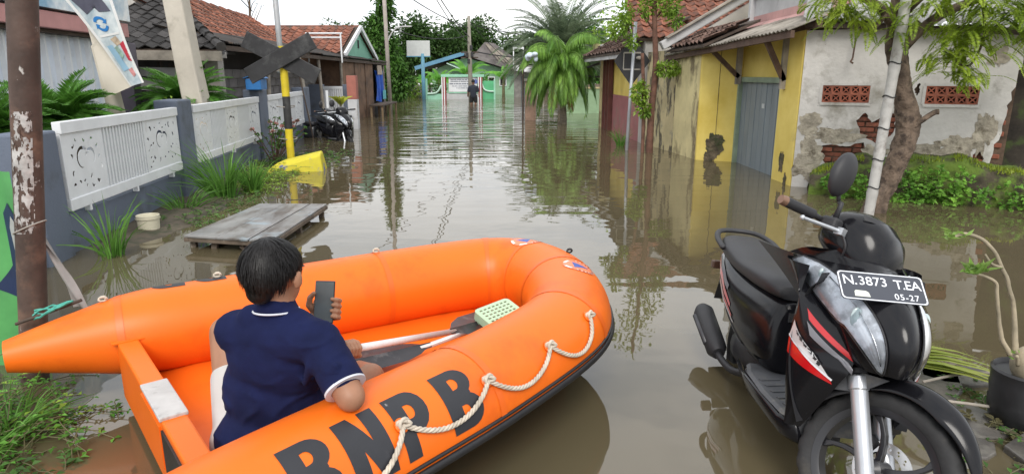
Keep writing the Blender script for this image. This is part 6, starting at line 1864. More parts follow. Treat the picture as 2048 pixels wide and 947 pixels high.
# transom board with grey engine pad
TA, TB = Vector((-1.765, 2.775, .33)), Vector((-.85, 1.65, .33))
tdir = (TB - TA).normalized(); tn = Vector((-.777, -.63, 0))
g = MB(); g.bar(TA - Vector((0, 0, .14)), TB - Vector((0, 0, .14)), .085, .28, up=(0, 0, 1)); tr_ = g.build('transom', M_or, boat, bevel=.008)
M_pad = mat('pad_grey', (.48, .47, .46), rough=.5, var=.12, vs=8, dirt=((.25, .24, .22), 14, .55, .72))
c = TA.lerp(TB, .52)
g = MB(); g.bar(TA.lerp(TB, .40) + Vector((0, 0, .004)), TA.lerp(TB, .63) + Vector((0, 0, .004)), .096, .016); g.build('engine_pad', M_pad, tr_, bevel=.004)
g = MB(); g.bar(TA.lerp(TB, .64) + tn * .046 - Vector((0, 0, .11)), TA.lerp(TB, .9) + tn * .046 - Vector((0, 0, .11)), .008, .17); g.build('clamp_plate', M_rub, tr_)
g = MB(); g.bar(TA.lerp(TB, .40) + tn * .046 - Vector((0, 0, .11)), TA.lerp(TB, .62) + tn * .046 - Vector((0, 0, .11)), .008, .17); g.build('clamp_plate', M_or, tr_)
# collar glued round the far end of the transom
g = MB(); g.bar(TA + Vector((-.01, .012, .0)), TA + tdir * .05, .13, .006); g.build('collar', M_or, tr_)
# lettering
def bent(vs, fs, i_of, a_of, name, m, parent, lift=.0016, du=.02, dv=.02):
    v2, f2 = slice2d(vs, fs, du, dv)
    g = MB()
    g.add([tube_pt(tube_s(i_of(v)), a_of(v), lift)[0] for v in v2], f2)
    return g.build(name, m, parent, smooth=True)
M_let = mat('letter_black', (.02, .021, .026), rough=.5, var=.15, vs=6, dirt=((.34, .33, .33), 16, .70, .76), bump=.05, bs=20)
def letter_shape(ch, w, h):
    """heavy poster capitals as flat plates: width w, height h, origin at lower left"""
    def arc(cx, cy, rx, ry, a0, a1, n=9):
        return [(cx + rx * math.cos(R(a0 + (a1 - a0) * k / n)), cy + ry * math.sin(R(a0 + (a1 - a0) * k / n))) for k in range(n + 1)]
    if ch == 'N':
        return [(0, 0), (.36, 0), (.36, .46), (.62, 0), (1, 0), (1, 1), (.64, 1), (.64, .54), (.38, 1), (0, 1)], []
    if ch == 'P':
        return [(0, 0), (.40, 0), (.40, .34)] + arc(.58, .67, .42, .33, -90, 90) + [(0, 1)], [[(.40, .56)] + arc(.50, .67, .13, .11, -90, 90) + [(.40, .78)]]
    if ch == 'B':
        return [(0, 0)] + arc(.58, .27, .42, .27, -90, 62) + [(.80, .515)] + arc(.56, .755, .40, .245, -55, 90) + [(0, 1)], \
               [[(.40, .18)] + arc(.50, .275, .12, .095, -90, 90) + [(.40, .37)], [(.38, .64)] + arc(.48, .74, .12, .095, -90, 90) + [(.38, .83)]]
def boat_letter(ch, s0, w, a_top=110., a_bot=168., rev=False):
    o_, h_ = letter_shape(ch, 1, 1)
    vs, fs = plate2d(o_, h_, 0.0)
    bent(vs, fs, lambda v: s0 - v.x * w, lambda v: a_bot + (a_top - a_bot) * v.y, 'letter_' + ch.lower(), M_let, boat, du=.12, dv=.12)
for ch, s0, w in (('B', 5.185, .145), ('N', 5.005, .15), ('P', 4.815, .14), ('B', 4.61, .15)):
    boat_letter(ch, s0, w)
for ch, s0, w in (('B', 1.32, .145), ('N', 1.13, .15), ('P', .93, .14), ('B', .74, .15)):
    boat_letter(ch, s0, w, a_top=84, a_bot=145)
# round emblem with blue triangle, twice on the bow
M_embr = mat('emblem_orange', (.80, .22, .10), rough=.4, var=.05)
M_embw = mat('emblem_white', (.72, .62, .58), rough=.45, var=.1)
M_embb = mat('emblem_blue', (.04, .09, .36), rough=.4, var=.1)
M_embd = mat('emblem_maroon', (.25, .04, .03), rough=.5)
def emblem(ic, ac, rad, spin):
    def put(vs, fs, name, m, lift, parent):
        ca, sa = math.cos(spin), math.sin(spin)
        s0 = BS[int(ic)] + (ic - int(ic)) * (BS[int(ic) + 1] - BS[int(ic)])
        v2, f2 = slice2d(vs, fs, .03, .03)
        g = MB()
        vv = []
        for v in v2:
            x, y = (v.x * ca - v.y * sa) * rad, (v.x * sa + v.y * ca) * rad
            vv.append(tube_pt(tube_s(s0 + x), ac + math.degrees(y / .218), lift)[0])
        g.add(vv, f2)
        return g.build(name, m, parent, smooth=True)
    circ = lambda r, n=40, a0=0, a1=360: [(r * math.cos(R(a0 + (a1 - a0) * k / n)), r * math.sin(R(a0 + (a1 - a0) * k / n))) for k in range(n)]
    vs, fs = plate2d(circ(1), [], 0); e = put(vs, fs, 'emblem', M_embr, .0022, boat)
    vs, fs = plate2d(circ(.84), [circ(.79)], 0)
    # white frame bars left and right of the ring
    for a0, a1 in ((35, 75), (105, 145)):
        o_ = circ(1.0, 12, a0, a1) + circ(.80, 12, a0, a1)[::-1]
        v3, f3 = plate2d(o_, [], 0); put(v3, f3, 'emblem_bar', M_embw, .003, e)
    for k in range(26):
        a = 165 + k * 8.2
        v3, f3 = plate2d([(r * math.cos(R(a + da)), r * math.sin(R(a + da))) for r, da in ((.80, -2.3), (.96, -1.9), (.96, 1.9), (.80, 2.3))], [], 0)
        put(v3, f3, 'emblem_mark', M_embd if k % 2 else M_embw, .003, e)
    v3, f3 = plate2d([(-.52, .38), (0, -.60), (.52, .38)], [], 0); put(v3, f3, 'emblem_triangle', M_embb, .003, e)
emblem(82.0, 92, .088, PI)
emblem(103.2, 108, .088, PI)
# lifeline rope
M_rope = mat('rope', (.50, .44, .36), rough=.9, var=.2, vs=20)
def rope(pts, r, name, parent, turns=55, m=M_rope):
    """three twisted strands"""
    P = [Vector(p) for p in pts]
    S = [0]
    for a, b in zip(P, P[1:]): S.append(S[-1] + (b - a).length)
    g = MB()
    for k in range(3):
        q = []
        for i, p in enumerate(P):
            d = (P[min(i + 1, len(P) - 1)] - P[max(i - 1, 0)])
            d, sd_, u = frame_of(d)
            a = S[i] * turns * 2 + k * 2 * PI / 3
            q.append(p + sd_ * (math.cos(a) * r * .52) + u * (math.sin(a) * r * .52))
        g.tube(q, r * .56, n=6)
    return g.build(name, m, parent, smooth=True)
anch = [(120, 138), (127, 141), (135, 138), (144, 138), (153.5, 141)]
anch = [(119.6, 137), (126.8, 139), (134.7, 137), (143.8, 137), (153.0, 140)]
for (i0, a0), (i1, a1), sag in zip(anch, anch[1:], (26, 22, 20, 30)):
    pts = []
    for k in range(61):
        t = k / 60
        sg = sag * (1 - (2 * t - 1) ** 2) ** .9
        # the slack hangs towards the lower end of the span, next to its inner ring
        p, n = tube_pt(i0 + (i1 - i0) * t, a0 + (a1 - a0) * t + sg, .012)
        pts.append(p)
    rope(pts, .0092, 'lifeline', boat)
M_ring = mat('ring_steel', (.35, .32, .30), rough=.4, metal=.7, var=.2)
for i, a in anch:
    p, n = tube_pt(i, a, .01)
    q = n.to_track_quat('Z', 'Y').to_matrix()
    g = MB(); g.lathe([(.026, -.008), (.024, -.003), (.012, 0)], c=p, n=14, rot=q); g.build('rope_patch', M_or, boat, smooth=True)
    # knot: a few turns of the same rope
    g = MB()
    for kk in range(2):
        g.tube([p + q @ Vector((.017 * math.cos(t * .6 + kk), .012 * math.sin(t * .6), .010 + .010 * math.sin(t * .6 + kk * 2))) for t in range(12)], .0065, n=6)
    g.build('knot', M_rope, boat, smooth=True)
for i, a in ((18.5, 94), (36.5, 97), (52, 96), (93.5, 118)):
    p, n = tube_pt(i, a, .008)
    g = MB(); g.tube([p + Vector((.015 * math.cos(t * .7), .009 * math.sin(t * .9), .006 + .010 * math.sin(t * .7))) for t in range(13)], .0055, n=6); g.build('rope_loop', M_rope if i < 60 else M_rub, boat, smooth=True)
# valve on the inside of the far tube
p, n = tube_pt(27, 40, 0); q = n.to_track_quat('Z', 'Y').to_matrix()

# ================================================================== PADDLES AND STOOL IN THE BOAT
M_alu = mat('paddle_shaft', (.66, .63, .62), rough=.35, metal=.2, var=.08, vs=8)
M_blade = mat('paddle_blade', (.028, .027, .032), rough=.5, var=.3, vs=9, dirt=((.12, .11, .11), 14, .55, .75))
def paddle(name, label, grip, neck, tip, roll, w=.15):
    grip, neck, tip = Vector(grip), Vector(neck), Vector(tip)
    t_ = thing(name, label, 'paddle', neck - Vector((0, 0, .02)), group='paddles')
    d = (neck - grip).normalized()
    g = MB(); g.tube([grip, neck + d * .06], .0138, n=12); g.build('shaft', M_alu, t_, smooth=True)
    g = MB(); g.tube([grip - d * .05, grip - d * .03, grip + d * .02], [.014, .02, .0175], n=12); g.build('grip_end', M_blade, t_, smooth=True)
    db = (tip - neck)
    L = db.length; db.normalize()
    sd_ = db.cross(Vector((0, 0, 1))).normalized(); un = sd_.cross(db)
    rt = Matrix.Rotation(roll, 3, db)
    sd_, un = rt @ sd_, rt @ un
    prof = [(0, .018), (.07, .024), (.16, .06), (.32, .092), (.6, .1), (.86, .094), (.96, .075), (1, .045)]
    top, bot = [], []
    g = MB()
    for (u, hw) in prof:
        hw *= w / .2
        p = neck + db * (L * u)
        ring_ = []
        for x, z in ((-1, 0), (-.55, .006), (-.12, .012), (0, .018), (.12, .012), (.55, .006), (1, 0), (.55, -.004), (0, -.008), (-.55, -.004)):
            ring_.append(p + sd_ * (hw * x) + un * z + un * (.02 * u))
        g.v += ring_
    k = 10
    for i in range(len(prof) - 1):
        for j in range(k):
            g.f.append((i * k + j, i * k + (j + 1) % k, (i + 1) * k + (j + 1) % k, (i + 1) * k + j)); g.m.append(0)
    g.f.append(tuple(range(k))); g.m.append(0); g.f.append(tuple((len(prof) - 1) * k + j for j in range(k - 1, -1, -1))); g.m.append(0)
    g.build('blade', M_blade, t_, smooth=True, sharp=50)
    return t_
paddle('paddle', 'paddle held at its grip by the seated man, blade towards the bow', (-.565, 2.04, .597), (-.285, 2.74, .375), (-.01, 3.46, .17), .35, .19)
paddle('paddle', 'paddle lying on the boat floor with its blade by the knee of the man', (.085, 3.40, .235), (-.40, 2.965, .215), (-.80, 2.70, .20), -.1, .19)

M_stool = mat('stool_green', (.42, .56, .38), rough=.45, var=.08, vs=6, dirt=((.3, .34, .22), 8, .6, .8))
stool = thing('plastic_stool', 'small pale green plastic stool with slotted seat lying tilted in the bow', 'stool', (-.06, 3.03, .225))
stool.rotation_euler = (R(10), R(-8), R(34)); stool.scale = (.95, .95, .95)
# seat with rows of slots
SW, SH = .105, .085
holes = []
for i in range(7):
    for j in range(5):
        x, y = -.075 + i * .025, -.056 + j * .028
        holes.append([(x - .008, y - .006), (x + .008, y - .006), (x + .008, y + .006), (x - .008, y + .006)])
rr = .025
outl = [(sx * (SW - rr) + rr * math.cos(R(a0 + a)), sy * (SH - rr) + rr * math.sin(R(a0 + a))) for sx, sy, a0 in ((1, 1, 0), (-1, 1, 90), (-1, -1, 180), (1, -1, 270)) for a in (0, 30, 60, 90)]
vs, fs = plate2d(outl, holes, .006)
g = MB(); g.add([v + Vector((0, 0, .165)) for v in vs], fs); g.build('seat', M_stool, stool, world=False)
g = MB()
def skirt(u, v):
    k = u * len(outl); i = int(k) % len(outl); f = k - int(k); a, b = outl[i], outl[(i + 1) % len(outl)]
    x, y = a[0] + (b[0] - a[0]) * f, a[1] + (b[1] - a[1]) * f
    sc = 1 + .05 * v
    return Vector((x * sc, y * sc, .168 - .045 * v))
g.grid(skirt, len(outl), 3, closeu=True); g.build('apron', M_stool, stool, world=False, smooth=True)
for sx in (-1, 1):
    for sy in (-1, 1):
        g = MB()
        rings = []
        for z, o_ in ((.13, 0), (.06, .008), (0, .015)):
            cx_, cy_ = sx * (SW - .008 + o_), sy * (SH - .008 + o_)
            rings.append([Vector((cx_ - sx * .045 * (1 - .45 * (.13 - z) / .13), cy_, z)), Vector((cx_, cy_, z)), Vector((cx_, cy_ - sy * .045 * (1 - .45 * (.13 - z) / .13), z)),
                          Vector((cx_ - sx * .006, cy_ - sy * .04 * (1 - .45 * (.13 - z) / .13), z)), Vector((cx_ - sx * .006, cy_ - sy * .006, z)), Vector((cx_ - sx * .04 * (1 - .45 * (.13 - z) / .13), cy_ - sy * .006, z))])
        g.loft(rings); g.build('leg', M_stool, stool, world=False)

# ================================================================== SEATED MAN
man = thing('person', 'man in navy blue T-shirt sitting in the orange boat looking at a phone', 'person', (-.86, 2.05, .135))
M_skin = mat('skin', (.31, .155, .092), rough=.5, var=.1, vs=9, bump=.05, bs=120, spec=.4)
M_shirt = mat('navy_shirt', (.007, .011, .050), rough=.9, var=.25, vs=5, bump=.35, bs=11, bdist=.02, spec=.2)
M_shorts = mat('pale_shorts', (.52, .50, .48), rough=.85, var=.1, bump=.2, bs=14)
M_hair = mat('black_hair', (.006, .005, .005), rough=.5, var=.3, vs=20, spec=.3)
hd = Vector((-.775, 2.03, .872)); nk = Vector((-.775, 2.02, .755))
Ls, Rs_ = Vector((-.94, 2.065, .655)), Vector((-.622, 1.955, .672))
Rel, Rwr = Vector((-.498, 1.825, .538)), Vector((-.585, 2.02, .585))
Lel, Lwr = Vector((-.93, 2.30, .50)), Vector((-.735, 2.268, .622))
pel = Vector((-.865, 2.07, .235)); chest = Vector((-.795, 2.065, .56)); belly = Vector((-.83, 2.09, .40))
Lhip, Rhip = Vector((-.965, 2.09, .225)), Vector((-.78, 2.07, .225))
Lkn, Lan = Vector((-1.10, 2.33, .545)), Vector((-.90, 2.60, .20))
Rkn, Ran = Vector((-.56, 2.36, .34)), Vector((-.70, 2.74, .20))
hx = Vector((.38, .92, -.12)).normalized()          # where the head looks
hz = (Vector((0, 0, 1)) - hx * hx.z).normalized(); hy = hz.cross(hx)
hm = Matrix((hx, hy, hz)).transposed()
bd = MB()
bd.ball(hd + hm @ Vector((-.012, 0, .025)), (.098, .078, .092), rot=hm)              # skull
bd.ball(hd + hm @ Vector((.03, 0, -.045)), (.068, .058, .075), rot=hm)               # jaw and face
capsule(bd, hd + hm @ Vector((.1, 0, -.005)), hd + hm @ Vector((.112, 0, -.032)), .009, .014)   # nose
bd.ball(hd + hm @ Vector((.092, 0, -.07)), (.012, .024, .010), rot=hm)               # mouth
for sgn in (-1, 1):
    bd.ball(hd + hm @ Vector((.082, sgn * .031, .004)), (.013, .016, .010), rot=hm)    # eyes
    bd.ball(hd + hm @ Vector((.004, sgn * .090, -.012)), (.021, .012, .033), rot=hm @ Matrix.Rotation(sgn * .25, 3, 'Z'))   # ears
capsule(bd, hd - Vector((0, .0, .05)), nk - Vector((0, 0, .04)), .055, .062)
capsule(bd, Ls, Rs_, .05, .05); capsule(bd, chest, belly, .085, .09); capsule(bd, belly, pel, .09, .10)
for a, b, ra, rb in ((Ls, Lel, .052, .042), (Lel, Lwr, .042, .027), (Rs_, Rel, .054, .047), (Rel, Rwr, .047, .028),
                     (Lhip, Lkn, .085, .058), (Lkn, Lan, .056, .036), (Rhip, Rkn, .085, .058), (Rkn, Ran, .056, .036),
                     (Lan, Lan + Vector((.12, .12, -.045)), .034, .028), (Ran, Ran + Vector((.05, .16, -.04)), .034, .028)):
    capsule(bd, a, b, ra, rb)
def hand(mb, wrist, dirv, palm_n, thumb_side, curl, spread=.1, L=1.0, tc=.5):
    """palm and five bent fingers of unequal length. dirv: wrist to knuckles; palm_n: out of the palm; curl per joint"""
    d = Vector(dirv).normalized(); n = Vector(palm_n); n = (n - d * n.dot(d)).normalized(); s = d.cross(n).normalized() * thumb_side
    kn = wrist + d * (.085 * L)
    for o_ in (-.026, -.009, .009, .026):
        capsule(mb, wrist + s * (o_ * .6), kn + s * o_, .017, .0125, n=8)
    for o_, ln in ((.028, .82), (.0095, .95), (-.0095, .88), (-.028, .68)):
        p = kn + s * o_
        a = 0.15
        fd = d
        rad_ = .0098
        for seg, cf in ((.042, .8), (.027, 1.0), (.02, .8)):
            a += curl * cf
            fd = (d * math.cos(a) + n * math.sin(a)) + s * (spread * o_ * 12 * .25)
            q = p + fd.normalized() * (seg * ln * L)
            capsule(mb, p, q, rad_, rad_ - .0010, n=8)
            p = q; rad_ -= .0010
    p = wrist + d * .022 + s * .022
    td = (d * .7 + s * .8 + n * .25).normalized()
    q = p + td * .042; capsule(mb, p, q, .014, .0115, n=8)
    td2 = (d * (.9 - tc * .2) + s * (.45 - tc * .7) + n * (.3 + tc * .4)).normalized()
    r_ = q + td2 * .030; capsule(mb, q, r_, .0115, .0098, n=8)
    td3 = (d * .85 + s * (.1 - tc * .8) + n * (.4 + tc * .35)).normalized()
    capsule(mb, r_, r_ + td3 * .024, .0098, .0085, n=8)
# left hand behind the phone: fingers close on its right edge, thumb on its left
hb = MB()
PU = Vector((.02, .37, .93)).normalized(); PN = Vector((-.05, -.93, .37)).normalized()   # phone up, phone face (towards his eyes)
PN = (PN - PU * PN.dot(PU)).normalized(); PX = PU.cross(PN).normalized()
ph_c = Vector((-.690, 2.262, .690))
if PX.x < 0: PX = -PX
capsule(hb, Lwr, ph_c - PX * .03 - PU * .055 - PN * .03, .026, .024)
pc = ph_c - PN * .028 - PU * .03
for k in range(4):
    capsule(hb, pc - PX * .036 + PU * (-.03 + .02 * k), pc + PX * .022 + PU * (-.028 + .021 * k), .0155, .012, n=8)
for k, (ln, dz) in enumerate(((.9, .034), (1, .013), (.95, -.008), (.8, -.028))):
    b0 = pc + PX * .022 + PU * dz
    b1 = pc + PX * .050 + PU * (dz + .002) + PN * .006
    b2 = ph_c + PX * (.0475) + PU * (-.03 + dz + .004) + PN * (.004)
    b3 = ph_c + PX * (.034 + .004 * (k % 2)) + PU * (-.03 + dz + .006) + PN * .0155
    capsule(hb, b0, b1, .0105, .0098, n=8); capsule(hb, b1, b2, .0098, .0092, n=8); capsule(hb, b2, b3, .0092, .0082, n=8)
t0 = pc - PX * .038 - PU * .01
t1 = ph_c - PX * .058 - PU * .012 - PN * .004
t2 = ph_c - PX * .052 + PU * .014 + PN * .008
t3 = ph_c - PX * .036 + PU * .030 + PN * .014
capsule(hb, t0, t1, .0165, .0135, n=8); capsule(hb, t1, t2, .0125, .0108, n=8); capsule(hb, t2, t3, .0108, .009, n=8)
# right hand closed round the paddle grip
pdir = (Vector((-.245, 2.92, .315)) - Vector((-.565, 2.04, .597))).normalized()
gc = Vector((-.565, 2.04, .597)) + pdir * .018
side = pdir.cross(Vector((0, 0, 1))).normalized(); upg = side.cross(pdir).normalized()
capsule(hb, Rwr, gc - side * .034 - pdir * .02, .028, .024)
for k, ln in enumerate((.95, 1, .95, .82)):
    o_ = pdir * (.034 - .0205 * k)
    prev = gc + o_ - side * .034
    for a in (150, 105, 60, 15, -35, -75):
        rr_ = .0255 * (1 if a > 0 else .98)
        q = gc + o_ + side * (rr_ * math.cos(R(a))) + upg * (rr_ * math.sin(R(a)))
        if a < -36 and ln < .9: break
        capsule(hb, prev, q, .0102, .0096, n=8); prev = q
    capsule(hb, Rwr + (gc - Rwr) * .3, gc + o_ - side * .032, .018, .0125, n=8)
prev = gc - side * .034 - pdir * .01
for a, o_ in ((200, .02), (250, .04), (300, .055)):
    q = gc + pdir * o_ + side * (.026 * math.cos(R(a))) + upg * (.026 * math.sin(R(a)))
    capsule(hb, prev, q, .0125, .0102, n=8); prev = q
allb = MB(); allb.add(bd.v, bd.f)
body_me = remesh(bd, .0075, 5)
# hands at finer voxels, sunk into the wrists so that the skin runs on
hand_me = remesh(hb, .0032, 3)
def join_meshes(name, mes):
    vs, fs = [], []
    for me in mes:
        o_ = len(vs)
        vs += [v.co.copy() for v in me.vertices]; fs += [tuple(i + o_ for i in p.vertices) for p in me.polygons]
    g = MB(); g.add(vs, fs); return g
join_meshes('body', [body_me, hand_me]).build('body', M_skin, man, smooth=True)
# T-shirt: torso, short sleeves, wider than the body underneath
sh = MB()
sh.ball(chest + Vector((0, .0, .02)), (.195, .135, .17), rot=Matrix.Rotation(-.28, 3, 'Z'))
sh.ball(belly + Vector((0, .0, .01)), (.192, .142, .21), rot=Matrix.Rotation(-.2, 3, 'Z'))
sh.ball(pel + Vector((.005, -.005, .02)), (.195, .15, .14), rot=Matrix.Rotation(-.1, 3, 'Z'))
capsule(sh, Ls + Vector((.02, 0, 0)), Rs_ + Vector((-.02, 0, 0)), .078, .078)
capsule(sh, Vector((-.86, 2.03, .71)), Vector((-.69, 1.985, .71)), .055, .055)
capsule(sh, nk - Vector((0, -.005, .03)), nk + Vector((0, .0, -.005)), .076, .066)
sl = Rs_.lerp(Rel, .80)
capsule(sh, Rs_, Rs_.lerp(Rel, .66), .072, .066)
capsule(sh, Ls, Ls.lerp(Lel, .6), .070, .068)
# folds: thin ridges raised in the cloth
for (a, b, r0) in (((-.575, 1.87, .655), (-.60, 1.90, .59), .016), ((-.54, 1.83, .64), (-.565, 1.87, .575), .016), ((-.63, 1.88, .62), (-.67, 1.93, .53), .02)):
    capsule(sh, a, b, r0, r0 * .6, n=8)
sme = remesh(sh, .0085, 7)
sg = join_meshes('s', [sme])
for i, v in enumerate(sg.v):
    q = v * 7
    rid = (1 - abs(noise.noise(Vector((v.x * 5 + v.z * 7, v.y * 5, v.z * 13 - v.x * 6)))) * 2.4)
    wz = max(0, rid) ** 2 * (.010 if v.z < .48 or v.x > -.66 else .004)
    v = v + Vector((0, -wz, 0)) if v.y < 2.06 else v
    sg.v[i] = v + Vector((noise.noise(q), noise.noise(q + Vector((5, 1, 2))), noise.noise(q + Vector((9, 4, 7))))) * .006 + Vector((0, .5 * noise.noise(Vector((v.x * 16, v.y * 9, v.z * 5))), 0)) * .008
shirt = sg.build('shirt', M_shirt, man, smooth=True)
M_trim = mat('white_trim', (.60, .62, .68), rough=.8, var=.08)
d_ = (Rel - Rs_).normalized(); _, s1, u1 = frame_of(d_)
ce = Rs_.lerp(Rel, .77)
g = MB()
for k, rr_ in ((0, .0),):
    def cuff(u, v):
        a = 2 * PI * u; rr_ = .0678 + .0005 * math.sin(3 * a)
        return ce + d_ * (.008 * v + .012) + s1 * (rr_ * math.cos(a)) + u1 * (rr_ * math.sin(a) * .98)
    g.grid(cuff, 36, 2, closeu=True)
    g.grid(lambda u, v: ce + d_ * (.020 - .0) + (s1 * math.cos(2 * PI * u) + u1 * math.sin(2 * PI * u)) * (.0678 - .02 * v), 36, 2, closeu=True)
g.build('sleeve_trim', M_trim, man, smooth=True)
g = MB()
def sleeve_end(u, v):
    a = 2 * PI * u; rr_ = .0665 + .001 * v
    return ce + d_ * (-.055 + .068 * v) + s1 * (rr_ * math.cos(a)) + u1 * (rr_ * math.sin(a))
g.grid(sleeve_end, 36, 5, closeu=True); g.build('sleeve_hem', M_shirt, man, smooth=True)
g = MB(); g.tube([nk + Vector((0, -.004, -.006)) + Vector((.0715 * math.cos(2 * PI * k / 30), .074 * math.sin(2 * PI * k / 30), .002 + .010 * math.sin(2 * PI * k / 30) * -1)) for k in range(31)], .0034, n=6)
g.build('collar_trim', M_trim, man, smooth=True)
so = MB()
capsule(so, Lhip, Lhip.lerp(Lkn, .55), .10, .080); capsule(so, Rhip, Rhip.lerp(Rkn, .55), .105, .085); capsule(so, Lhip, Rhip, .115, .115)
sme = remesh(so, .01, 5)
join_meshes('s', [sme]).build('shorts', M_shorts, man, smooth=True)
# hair: cap of the scalp plus overlapping strands falling to the nape
hc = MB()
hc.ball(hd + hm @ Vector((-.016, 0, .036)), (.102, .082, .086), rot=hm)
hc.ball(hd + hm @ Vector((-.060, 0, .006)), (.060, .072, .070), rot=hm)
hc.ball(hd + hm @ Vector((-.066, 0, -.05)), (.040, .048, .042), rot=hm)
hme = remesh(hc, .008, 4)
hg = join_meshes('h', [hme])
keep = MB()
rg = random.Random(11)
cnt = 0
hw = hd + hm @ Vector((-.03, .01, .105))
for k in range(5200):
    # start on the scalp, flow from the crown outward and down
    th = math.acos(rg.uniform(-.42, 1)); ph = rg.uniform(0, 2 * PI)
    e = Vector((math.sin(th) * math.cos(ph), math.sin(th) * math.sin(ph), math.cos(th)))
    if e.x > .45 and e.z < .45: continue
    if e.x > .12 and e.z < -.05: continue
    if e.z < -.28 + .22 * noise.noise(Vector((ph * 2.2, 1.5, 0))): continue
    if e.x > -.22 and e.z < .02 and abs(e.y) > .6: continue
    p0 = hd + hm @ Vector((-.018 + e.x * .100, e.y * .083, .028 + e.z * .088))
    nrm = hm @ Vector((e.x / .106, e.y / .089, e.z / .090)).normalized()
    out = (p0 - hw); out = out - nrm * out.dot(nrm)
    if out.length < 1e-3: continue
    out.normalize()
    fl = (out + hm @ Vector((0, 0, -.35)) + Vector((rg.gauss(0, .12), rg.gauss(0, .12), rg.gauss(0, .08))))
    fl = (fl - nrm * fl.dot(nrm) * .9).normalized()
    Ls_ = rg.uniform(.035, .062) * (1.0 if e.z > .1 else rg.uniform(.8, 1.45))
    pts = []
    p = p0 + nrm * rg.uniform(.0005, .006)
    for q in range(4):
        pts.append(p)
        c_ = hd + hm @ Vector((-.02, 0, .02))
        pn = (p - c_).normalized()
        fl = (fl - pn * fl.dot(pn) * .75 + Vector((0, 0, -.12))).normalized()
        p = p + fl * (Ls_ / 3) + nrm * rg.uniform(-.0005, .0022)
    keep.blade(pts, rg.uniform(.0025, .0055), up=nrm)
hair = hg.build('hair', M_hair, man, smooth=True)
keep.build('hair_strands', M_hair, hair)
# ------------------------------------------------------------------ phone
phone = thing('phone', 'black smartphone held up in the left hand of the seated man', 'phone', ph_c)
pm3 = Matrix((PX, PU, PN)).transposed()
g = MB(); g.box((0, 0, 0), (.074, .156, .009)); g.v = [pm3 @ v for v in g.v]
g.build('case', mat('phone_case', (.012, .012, .014), rough=.3, var=.1), phone, world=False, bevel=.004)
g = MB(); g.box((0, 0, .0048), (.067, .147, .0012)); g.v = [pm3 @ v for v in g.v]
g.build('screen', mat('phone_screen', (.10, .115, .12), rough=.06, var=.1, vs=12, spec=.8), phone, world=False)
# ================================================================== SCOOTER
M_gloss = mat('scooter_gloss_black', (.008, .008, .010), rough=.17, var=.1, vs=5, coat=.0, spec=.30)
M_matte = mat('scooter_matte_black', (.022, .022, .025), rough=.55, var=.15, vs=8, bump=.08, bs=160)
M_seat = mat('scooter_seat', (.020, .020, .023), rough=.5, var=.12, vs=6, bump=.12, bs=220)
M_floor = mat('scooter_floor_grey', (.075, .078, .085), rough=.6, var=.2, vs=9, dirt=((.16, .15, .13), 10, .56, .75))
M_tyre = mat('tyre', (.022, .022, .023), rough=.75, var=.2, vs=9, bump=.15, bs=90, dirt=((.07, .062, .05), 7, .56, .78))
M_rim = mat('rim_black', (.016, .016, .019), rough=.32, var=.15, spec=.6)
M_silver = mat('fork_silver', (.50, .52, .55), rough=.33, metal=.6, var=.08, vs=6)
M_chrome = mat('chrome', (.75, .75, .76), rough=.12, metal=1.0, var=.03)
M_disc = mat('brake_disc', (.62, .62, .62), rough=.3, metal=.8, var=.08)
M_red = mat('sticker_red', (.50, .008, .012), rough=.2, var=.08, coat=.8)
M_stw = mat('sticker_white', (.55, .54, .55), rough=.25, var=.08, coat=.6)
M_stg = mat('sticker_grey', (.16, .16, .18), rough=.3, var=.1, coat=.6)
M_reflector = mat('lamp_reflector', (.62, .64, .68), rough=.3, metal=.1, var=.30, vs=14, lo=.42, hi=.56)
M_ind = mat('indicator_clear', (.45, .55, .56), rough=.12, var=.15, vs=14, coat=.8)
M_taill = mat('tail_red', (.12, .006, .006), rough=.2, coat=.6)
M_plate = mat('number_plate', (.045, .05, .065), rough=.45, var=.15)
M_pw = mat('plate_white', (.72, .74, .78), rough=.5, var=.06)
def glass_mat():
    if 'lamp_glass' in MATS: return MATS['lamp_glass']
    m = bpy.data.materials.new('lamp_glass'); m.use_nodes = True
    t = m.node_tree; N = t.nodes; L = t.links; N.clear()
    out = N.new('ShaderNodeOutputMaterial'); a = N.new('ShaderNodeBsdfTransparent'); b = N.new('ShaderNodeBsdfGlossy'); f = N.new('ShaderNodeFresnel'); mx = N.new('ShaderNodeMixShader')
    a.inputs['Color'].default_value = (.93, .95, .97, 1); b.inputs['Roughness'].default_value = .03; f.inputs['IOR'].default_value = 1.5
    L.new(f.outputs['Fac'], mx.inputs['Fac']); L.new(a.outputs['BSDF'], mx.inputs[1]); L.new(b.outputs['BSDF'], mx.inputs[2]); L.new(mx.outputs['Shader'], out.inputs['Surface'])
    MATS['lamp_glass'] = m
    return m
M_glass = glass_mat()

